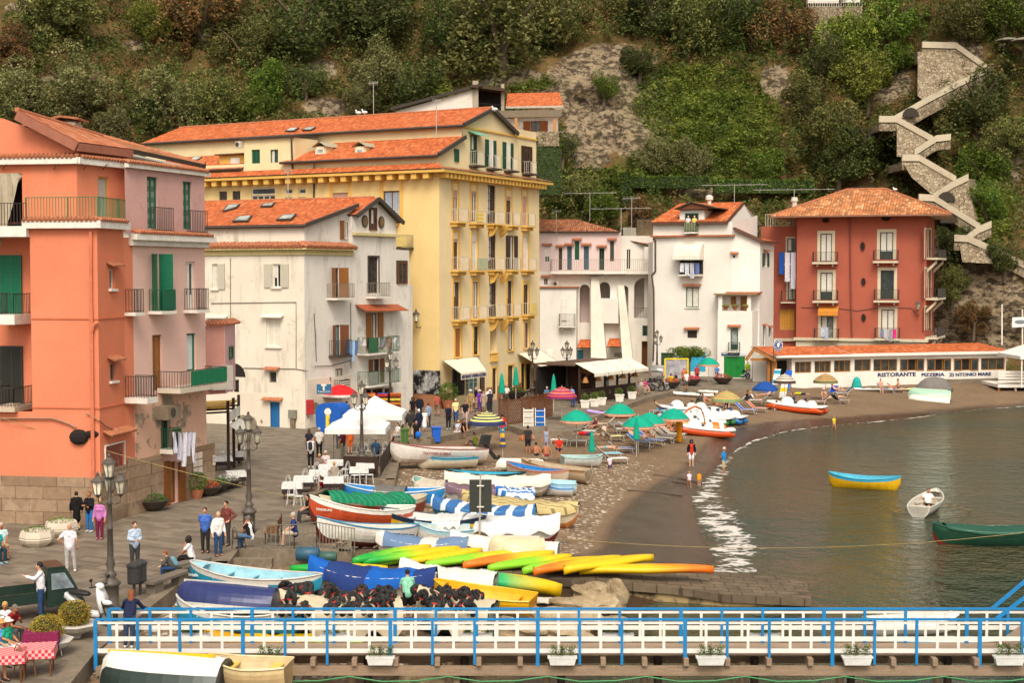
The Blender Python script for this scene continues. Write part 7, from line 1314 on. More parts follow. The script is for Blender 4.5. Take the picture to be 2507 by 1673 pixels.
for yy,x0,off in((YN,xa,0.0),(YF,D(268,1520,YF).x,.35)):
 mb=N_(BLU);mb.bar((x0,yy,1.17),(xb,yy,1.17),.08,.055);mb.build('handrail',parent=PR);mb=N_(WT)
 for z in(.9,.62,.28)if yy==YN else(.62,.28):
  if z!=.9:mb.bar((x0,yy+.01,z),(xb,yy+.01,z),.03,.12)
 mb.bar((x0,yy+.01,1.07),(xb,yy+.01,1.07),.03,.07);x=x0;k=0
 mb.build('white_rail',parent=PR)
 while x<xb:
  if k%7 in(0,2,4):m_=MB();m_.mat(BLU);m_.bar((x,yy-.02,-.25 if k%7==0 else-.1),(x,yy-.02,1.15),.1 if k%7==0 else .072,.07);m_.build('blue_post',parent=PR)
  else:m_=MB();m_.mat(WT);m_.bar((x,yy+.01,.22),(x,yy+.01,1.1),.075,.026);m_.build('white_post',parent=PR)
  x+=.585;k+=1
x=xa+4.3;k=0
while x<xb:
 for dx,m_ in((0,wood('#9a8268',sc3=(8,8,.5))),(.42,wood('#4a3c30',sc3=(8,8,.5)))):
  mb=N_(m_);mb.tube([(x+dx,YN+.5+dx,-3.5),(x+dx,YN+.5+dx,-.15)],.12,7);mb.build('pile',parent=PR)
 x+=2.75
mb=N_(paint('#2f8a4a',.5));pts=[];x=xa+4.3
while x<xb:pts+=[(x,YN-.08,-.42),(x+.9,YN-.08,-.56),(x+1.9,YN-.08,-.54)];x+=2.75
mb.tube(pts,.022,5);mb.build('green_hose',parent=PR)
mb=N_(BLU);mb.bar((13.75,YF,1.17),(xb,YF+.2,3.4),.09,.08);mb.build('stair_handrail',parent=PR);mb=N_(BLU);mb.bar((13.5,YN+.1,1.17),(xb,YN+.2,3.4),.09,.08);mb.build('stair_handrail',parent=PR);mb=N_(DECK);mb.obox((14.0,YN+.1,.2),(2.5,0,1.9),(0,1.1,0),(0,0,.08));mb.build('stair_flight',parent=PR)
def planter():
 o=local('planter','x','planter');mb=N_(paint('#e2e0da',.5));mb.loft([[(-.42*s,-.11*s,z),(.42*s,-.11*s,z),(.42*s,.11*s,z),(-.42*s,.11*s,z)]for s,z in((.88,0),(1,.2),(1.08,.21),(1.08,.26))]);mb.build('trough',parent=o)
 rs=np.random.RandomState(4);n=420;c=rs.randint(0,3,n);C=np.stack([(c-1)*.27+rs.normal(0,.075,n),rs.normal(0,.06,n),.3+rs.uniform(0,.3,n)],1);f=bpy.data.objects.new('shrub',leafmesh(C,rs.uniform(.018,.04,n),tones(['#5a7030','#6e6a34','#465a24','#7a5a34'],c,rs,.4),'shrub',rs));col.objects.link(f);f.parent=o;return o
for i,(V,x,y,lb)in enumerate([(VQ,1062,1215,'white trough of small bushes, first from the left on the near side of the footbridge'),(VQ,2090,1215,'white trough of small bushes, second from the left on the near side of the footbridge'),(VR,1655,1220,'white trough with reddish plants near the middle of the footbridge'),(VX,722,912,'white trough right of the reddish one on the footbridge'),(VX,1482,908,'second white trough from the right on the near side of the footbridge'),(VX,2272,898,'white trough at the right edge of the footbridge')]):
 p=D(*V(x,y),YN-.2);inst('planter',planter,(p.x,YN-.2,-.05),0,lb,scale=.86+.02*i)
for i,(V,x,y,lb)in enumerate([(VQ,370,1060,'white trough beyond the far railing at the left end'),(VQ,1680,1070,'white trough beyond the far railing, second from the left'),(VR,860,1080,'white trough beyond the far railing with a red plant'),(VX,240,840,'white trough beyond the far railing, middle of the footbridge'),(VX,1005,836,'white trough beyond the far railing, right part')]):
 p=D(*V(x,y),YF+.25);inst('planter',planter,(p.x,YF+.25,.12),0,lb)
def capsule(mb,a,b,ra,rb,n=9):
 a,b=Vector(a),Vector(b);d=b-a;L=d.length or 1e-4;d=d/L;q=Vector((0,0,1))if abs(d.z)<.9 else Vector((1,0,0));X=d.cross(q).normalized();Y=X.cross(d);R=[]
 for c,r,s in((a,ra,-1),(b,rb,1)):
  for k in(((1.0,.12),(.7,.7),(0.0,1.0))if s<0 else((0.0,1.0),(.7,.7),(1.0,.12))):R.append([c+d*(s*k[0]*r)+(X*math.cos(t)+Y*math.sin(t))*r*k[1]for t in[2*PI*i/n for i in range(n)]])
 mb.loft(R)
def vox(mb,size):
 me=mb.mesh();o=bpy.data.objects.new('t',me);col.objects.link(o);m=o.modifiers.new('r','REMESH');m.mode='VOXEL';m.voxel_size=size;m.use_smooth_shade=True
 r=bpy.data.meshes.new_from_object(o.evaluated_get(bpy.context.evaluated_depsgraph_get()));bpy.data.objects.remove(o);r.materials.clear();r.materials.append(None);return r
ST=((.1,.02,.5),(.1,0,.09));AR=((.25,-.03,1.16),(.25,.06,.92))
PO=dict(stand=(0,.96,0,AR,AR,ST,ST),walk=(0,.95,4,((.25,-.12,1.17),(.25,-.1,.92)),((.25,.1,1.17),(.23,.24,.98)),((.1,.16,.53),(.1,.2,.12)),((.1,-.02,.5),(.1,-.3,.17))),hips=(0,.96,0,((.38,-.1,1.2),(.2,.06,1.03)),AR,ST,((.14,.04,.5),(.17,.04,.09))),fold=(0,.96,0,((.25,.08,1.17),(-.06,.22,1.18)),((.25,.08,1.15),(-.06,.24,1.13)),ST,ST),back=(0,.96,3,((.27,-.12,1.16),(.04,-.17,.96)),((.27,-.12,1.16),(.05,-.16,.93)),ST,ST),photo=(0,.96,0,((.2,.25,1.3),(.05,.36,1.52)),((.2,.25,1.3),(.05,.37,1.55)),ST,ST),hold=(0,.96,3,((.23,.02,1.14),(.1,.27,1.12)),((.23,.02,1.14),(.1,.27,1.13)),ST,ST),rail=(0,.95,28,((.3,.4,1.12),(.42,.62,1.02)),((.3,.4,1.12),(.42,.62,1.02)),((.1,-.02,.5),(.1,-.12,.09)),((.1,-.04,.5),(.1,-.14,.09))),bend=(0,.93,22,((.24,.28,1.08),(.14,.4,.85)),((.24,.3,1.1),(.14,.42,.88)),ST,ST),reach=(0,.96,3,((.24,.16,1.3),(.2,.42,1.38)),AR,ST,ST),sit=(0,.55,6,((.24,.05,.8),(.12,.3,.68)),((.24,.05,.8),(.12,.3,.68)),((.11,.45,.52),(.11,.47,.09)),((.11,.45,.52),(.12,.5,.09))),lean=(0,.55,32,((.2,.38,.7),(.05,.46,.82)),((.22,.38,.68),(.08,.5,.62)),((.13,.45,.52),(.12,.45,.09)),((.13,.45,.52),(.12,.45,.09))),chin=(0,.55,12,((.22,.28,.8),(.04,.2,1.1)),((.2,.2,.78),(.02,.3,.72)),((.11,.45,.52),(.11,.47,.09)),((.11,.45,.52),(.12,.5,.09))),ground=(0,.12,12,((.24,.15,.42),(.14,.42,.4)),((.24,-.12,.4),(.28,-.25,.1)),((.12,.42,.42),(.1,.66,.08)),((.12,.4,.4),(.12,.64,.08))),legs=(0,.12,-18,((.25,-.3,.35),(.26,-.36,.06)),((.25,-.3,.35),(.26,-.36,.06)),((.12,.46,.2),(.1,.9,.08)),((.12,.44,.26),(.12,.86,.08))),lounge=(0,.46,-48,((.26,-.2,.6),(.18,.1,.56)),((.26,-.2,.6),(.18,.1,.56)),((.1,.42,.55),(.1,.86,.44)),((.1,.44,.48),(.12,.9,.42))),knee=(0,.46,-50,((.26,-.2,.6),(.1,.05,.8)),((.26,-.2,.6),(.18,.1,.56)),((.1,.34,.82),(.1,.6,.46)),((.1,.42,.5),(.12,.88,.42))),prone=(0,.13,88,((.34,.62,.1),(.16,.86,.08)),((.34,.62,.1),(.16,.86,.08)),((.1,-.44,.11),(.1,-.86,.08)),((.1,-.44,.11),(.12,-.86,.08))),row=(0,.5,-8,((.3,.1,.78),(.34,.4,.78)),((.3,.1,.78),(.34,.4,.78)),((.12,.4,.5),(.12,.6,.2)),((.12,.4,.5),(.12,.6,.2))))
def joints(p):
 y,z,ln,la,ra,ll,rl=PO[p];a=math.radians(ln);U=Vector((0,math.sin(a),math.cos(a)));F=Vector((0,math.cos(a),-math.sin(a)));P=Vector((0,y,z));ch=P+U*.3;nk=P+U*.52
 hU=Vector((0,math.sin(a*.35),math.cos(a*.35)))if abs(ln)<80 else U
 hd=nk+hU*.16+Vector((0,.02,0));J=dict(P=P,ch=ch,nk=nk,hd=hd,U=U,F=F,hU=hU)
 for s,(e,w_),(k,an)in((-1,la,ll),(1,ra,rl)):
  m=lambda q:Vector((q[0]*s,q[1],q[2]));J['s',s]=nk-U*.06+Vector((.17*s,0,0));J['e',s]=m(e);J['w',s]=m(w_);J['h',s]=P+Vector((.09*s,0,-.01))-U*.01;J['k',s]=m(k);J['a',s]=m(an)
 return J
PMC={}
def piece(p,what,fem=0):
 key=(p,what,fem)
 if key in PMC:return PMC[key]
 J=joints(p);mb=MB();P,ch,nk,hd,U,F,hU=[J[k]for k in('P','ch','nk','hd','U','F','hU')];sw=.9 if fem else 1;i=0.0;vs=.016
 def torso(g,lo=0):
  for x,r1,r2 in((-.075,.105,.115),(.075,.105,.115)):capsule(mb,P+Vector((x*.9,0,0))+U*.02,ch+Vector((x*sw,.01,0)),r1+g,r2*sw+g)
  capsule(mb,J['s',-1]*.8+J['s',1]*.2,J['s',1]*.8+J['s',-1]*.2,.07+g,.07+g);capsule(mb,ch+U*.08,nk-U*.04,.12+g,.06+g)
  if fem:[capsule(mb,ch+Vector((x,.07,.02)),ch+Vector((x,.1,.02)),.06+g,.045+g)for x in(-.065,.065)]
 def arm(g,f):
  for s in(-1,1):
   S,E,W=J['s',s],J['e',s],J['w',s];capsule(mb,S,E if f>=1 else S.lerp(E,f),.05+g,(.04 if f>=1 else .047)+g)
   if f>1:capsule(mb,E,E.lerp(W,min(1,f-1)),.04+g,.03+g)
 def leg(g,f):
  for s in(-1,1):
   Hh,K,A=J['h',s],J['k',s],J['a',s];capsule(mb,Hh,K if f>=1 else Hh.lerp(K,f),.088+g,lerp(.085,.058,min(1,f))+g)
   if f>1:capsule(mb,K,K.lerp(A,min(1,f-1)),.056+g,.04+g)
 if what=='body':
  vs=.0125;torso(0);arm(0,2);leg(0,2);capsule(mb,nk-U*.05,hd-hU*.04,.055,.052);mb.ball(hd,(.075,.095,.115),12,9);mb.ball(hd+hU*-.055+Vector((0,.035,0)),(.05,.05,.05),8,6)
  fw=Vector((0,1,0))-hU*hU.y;capsule(mb,hd+fw*.085+hU*.01,hd+fw*.11-hU*.02,.012,.018,6)
  for s in(-1,1):
   mb.ball(hd+Vector((.078*s,0,0)),(.014,.022,.03),6,5);E,W=J['e',s],J['w',s];d=(W-E).normalized();sd=d.cross(F).normalized()if d.cross(F).length>.1 else Vector((1,0,0));capsule(mb,W,W+d*.07,.03,.032,7)
   for q in range(4):f0=W+d*.08+sd*(.018*(q-1.5));f1=f0+d*(.045-.006*abs(q-1.4))+F*.008;capsule(mb,f0,f1,.0105,.0095,6);capsule(mb,f1,f1+d*.025+F*.018,.0095,.0085,6)
   t0=W+d*.025+sd*.032*s;capsule(mb,t0,t0+d*.04+sd*.022*s+F*.012,.0125,.0105,6);A=J['a',s];tf=Vector((0,1,0))if p not in('lounge','legs','knee','prone')else Vector((0,.3,1 if p!='prone' else-.2)).normalized();capsule(mb,A-Vector((0,.03,.03))*(1 if tf.y>.9 else 0),A+tf*.15-Vector((0,0,.045))*(1 if tf.y>.9 else 0),.042,.035)
 elif what[0]in 'slt':
  torso(.018);vs=.02
  capsule(mb,P-U*.06,P,.15,.15)
  if what[0]!='t':arm(.017,.6 if what[0]=='s' else 1.9)
 elif what[0]=='j':torso(.035);arm(.03,1.95);capsule(mb,P-U*.16,P,.17,.17);vs=.02
 elif what[0]=='d':
  torso(.02);vs=.02;K=(J['k',-1]+J['k',1])/2;capsule(mb,P,P.lerp(K,1.15),.17,.2);arm(.017,.3)
 elif what[0]=='g':
  torso(.02);vs=.02;K=(J['a',-1]+J['a',1])/2;capsule(mb,P,P.lerp(K,.88),.17,.22);arm(.02,.5)
 elif what[0]in 'phb':vs=.018;capsule(mb,P-Vector((.05,0,.0)),P+Vector((.05,0,0)),.125,.125);leg(.02,{'p':1.93,'h':.95,'b':.12}[what[0]])
 elif what[0]=='k':K=(J['k',-1]+J['k',1])/2;capsule(mb,P,P.lerp(K,1.0),.15,.19);vs=.02
 elif what[0]=='o':
  for s in(-1,1):A=J['a',s];capsule(mb,A+Vector((0,-.04,-.035)),A+Vector((0,.15,-.05)),.05,.04)
  vs=.018
 elif what[0]in 'HLBUC':
  c=hd+hU*.03-Vector((0,.018,0));mb.ball(c,(.092,.1,.108),10,8)
  if what[0]=='L':mb.ball(hd-hU*.1-Vector((0,.07,0)),(.1,.06,.16),9,7);mb.ball(hd-hU*.22-Vector((0,.09,0)),(.09,.05,.16),9,7)
  if what[0]=='B':mb.ball(hd+hU*.08-Vector((0,.1,0)),(.05,.05,.05),7,6)
  if what[0]=='U':mb.ball(hd+hU*.0-Vector((0,.03,0)),(.15,.13,.16),9,7)
  if what[0]=='C':mb.ball(hd+hU*.04+Vector((0,.12,0)),(.07,.09,.015),8,5)
  vs=.02
 elif what=='W':c=hd+hU*.06;mb.ball(c,(.19,.2,.022),12,5);mb.ball(c+hU*.04,(.095,.1,.08),10,6);vs=.02
 elif what=='K':c=ch-Vector((0,.2,0));capsule(mb,c-U*.14,c+U*.12,.12,.12);vs=.025
 r=vox(mb,vs)
 if what=='body' and 0:pass
 PMC[key]=r;return r
SKN=[skin('#d39a78'),skin('#c98862'),skin('#dba88a'),skin('#b5754f')];EYE=paint('#2a201a',.5);HAIRC=dict(k='#241a16',b='#4a3020',g='#b9b2a8',y='#c9a05c',r='#8a4a24',w='#e0dad0')
FACE={}
def face(p):
 if p not in FACE:
  J=joints(p);hd,hU=J['hd'],J['hU'];fw=(Vector((0,1,0))-hU*hU.y).normalized();mb=MB()
  for s in(-1,1):mb.ball(hd+fw*.088+hU*.015+Vector((.03*s,0,0)),(.012,.008,.008),6,4)
  mb.ball(hd+fw*.088-hU*.055,(.024,.008,.006),6,4);FACE[p]=mb.mesh(name='face');FACE[p].materials.append(None)
 return FACE[p]
def person(label,pos,rz,pose,top,bot,hair='Hb',hgt=1.75,shoe='#3a342e',bag=None,hat=None,fem=0,group=None,sk=None,faced=True):
 sk=SKN[sum(map(ord,label))%4]if sk is None else SKN[sk];k=hgt/1.75;o=bpy.data.objects.new('person',piece(pose,'body',fem));col.objects.link(o);tag(o,label,'person',group);o.location=pos;o.rotation_euler.z=math.radians(rz);o.scale=(k,k,k)
 def ch(nm,me,m):
  c=bpy.data.objects.new(nm,me);col.objects.link(c);c.parent=o;c.material_slots[0].link='OBJECT';c.material_slots[0].material=m;return c
 o.material_slots[0].link='OBJECT';o.material_slots[0].material=sk;cc=lambda h:cloth(*h.split(',')[:2])if ',' in h else cloth(h,scale=9,var=.18)
 if top:ch({'s':'shirt','l':'sweater','t':'top','j':'jacket','d':'dress','g':'robe'}[top[0]],piece(pose,top[0],fem),cc(top[1:]))
 if bot:ch({'p':'trousers','h':'shorts','k':'skirt','b':'swimwear'}[bot[0]],piece(pose,bot[0]),cc(bot[1:]))
 if shoe:ch('shoes',piece(pose,'o'),paint(shoe,.6))
 if hair:ch('hair',piece(pose,hair[0]),paint(HAIRC[hair[1]],.8,.25,20))
 if hat:ch('hat',piece(pose,'W' if hat[0]=='W' else 'C'),paint(hat[1:],.8))
 if bag:ch('backpack',piece(pose,'K'),paint(bag,.7))
 if faced:ch('face',face(pose),EYE)
 return o
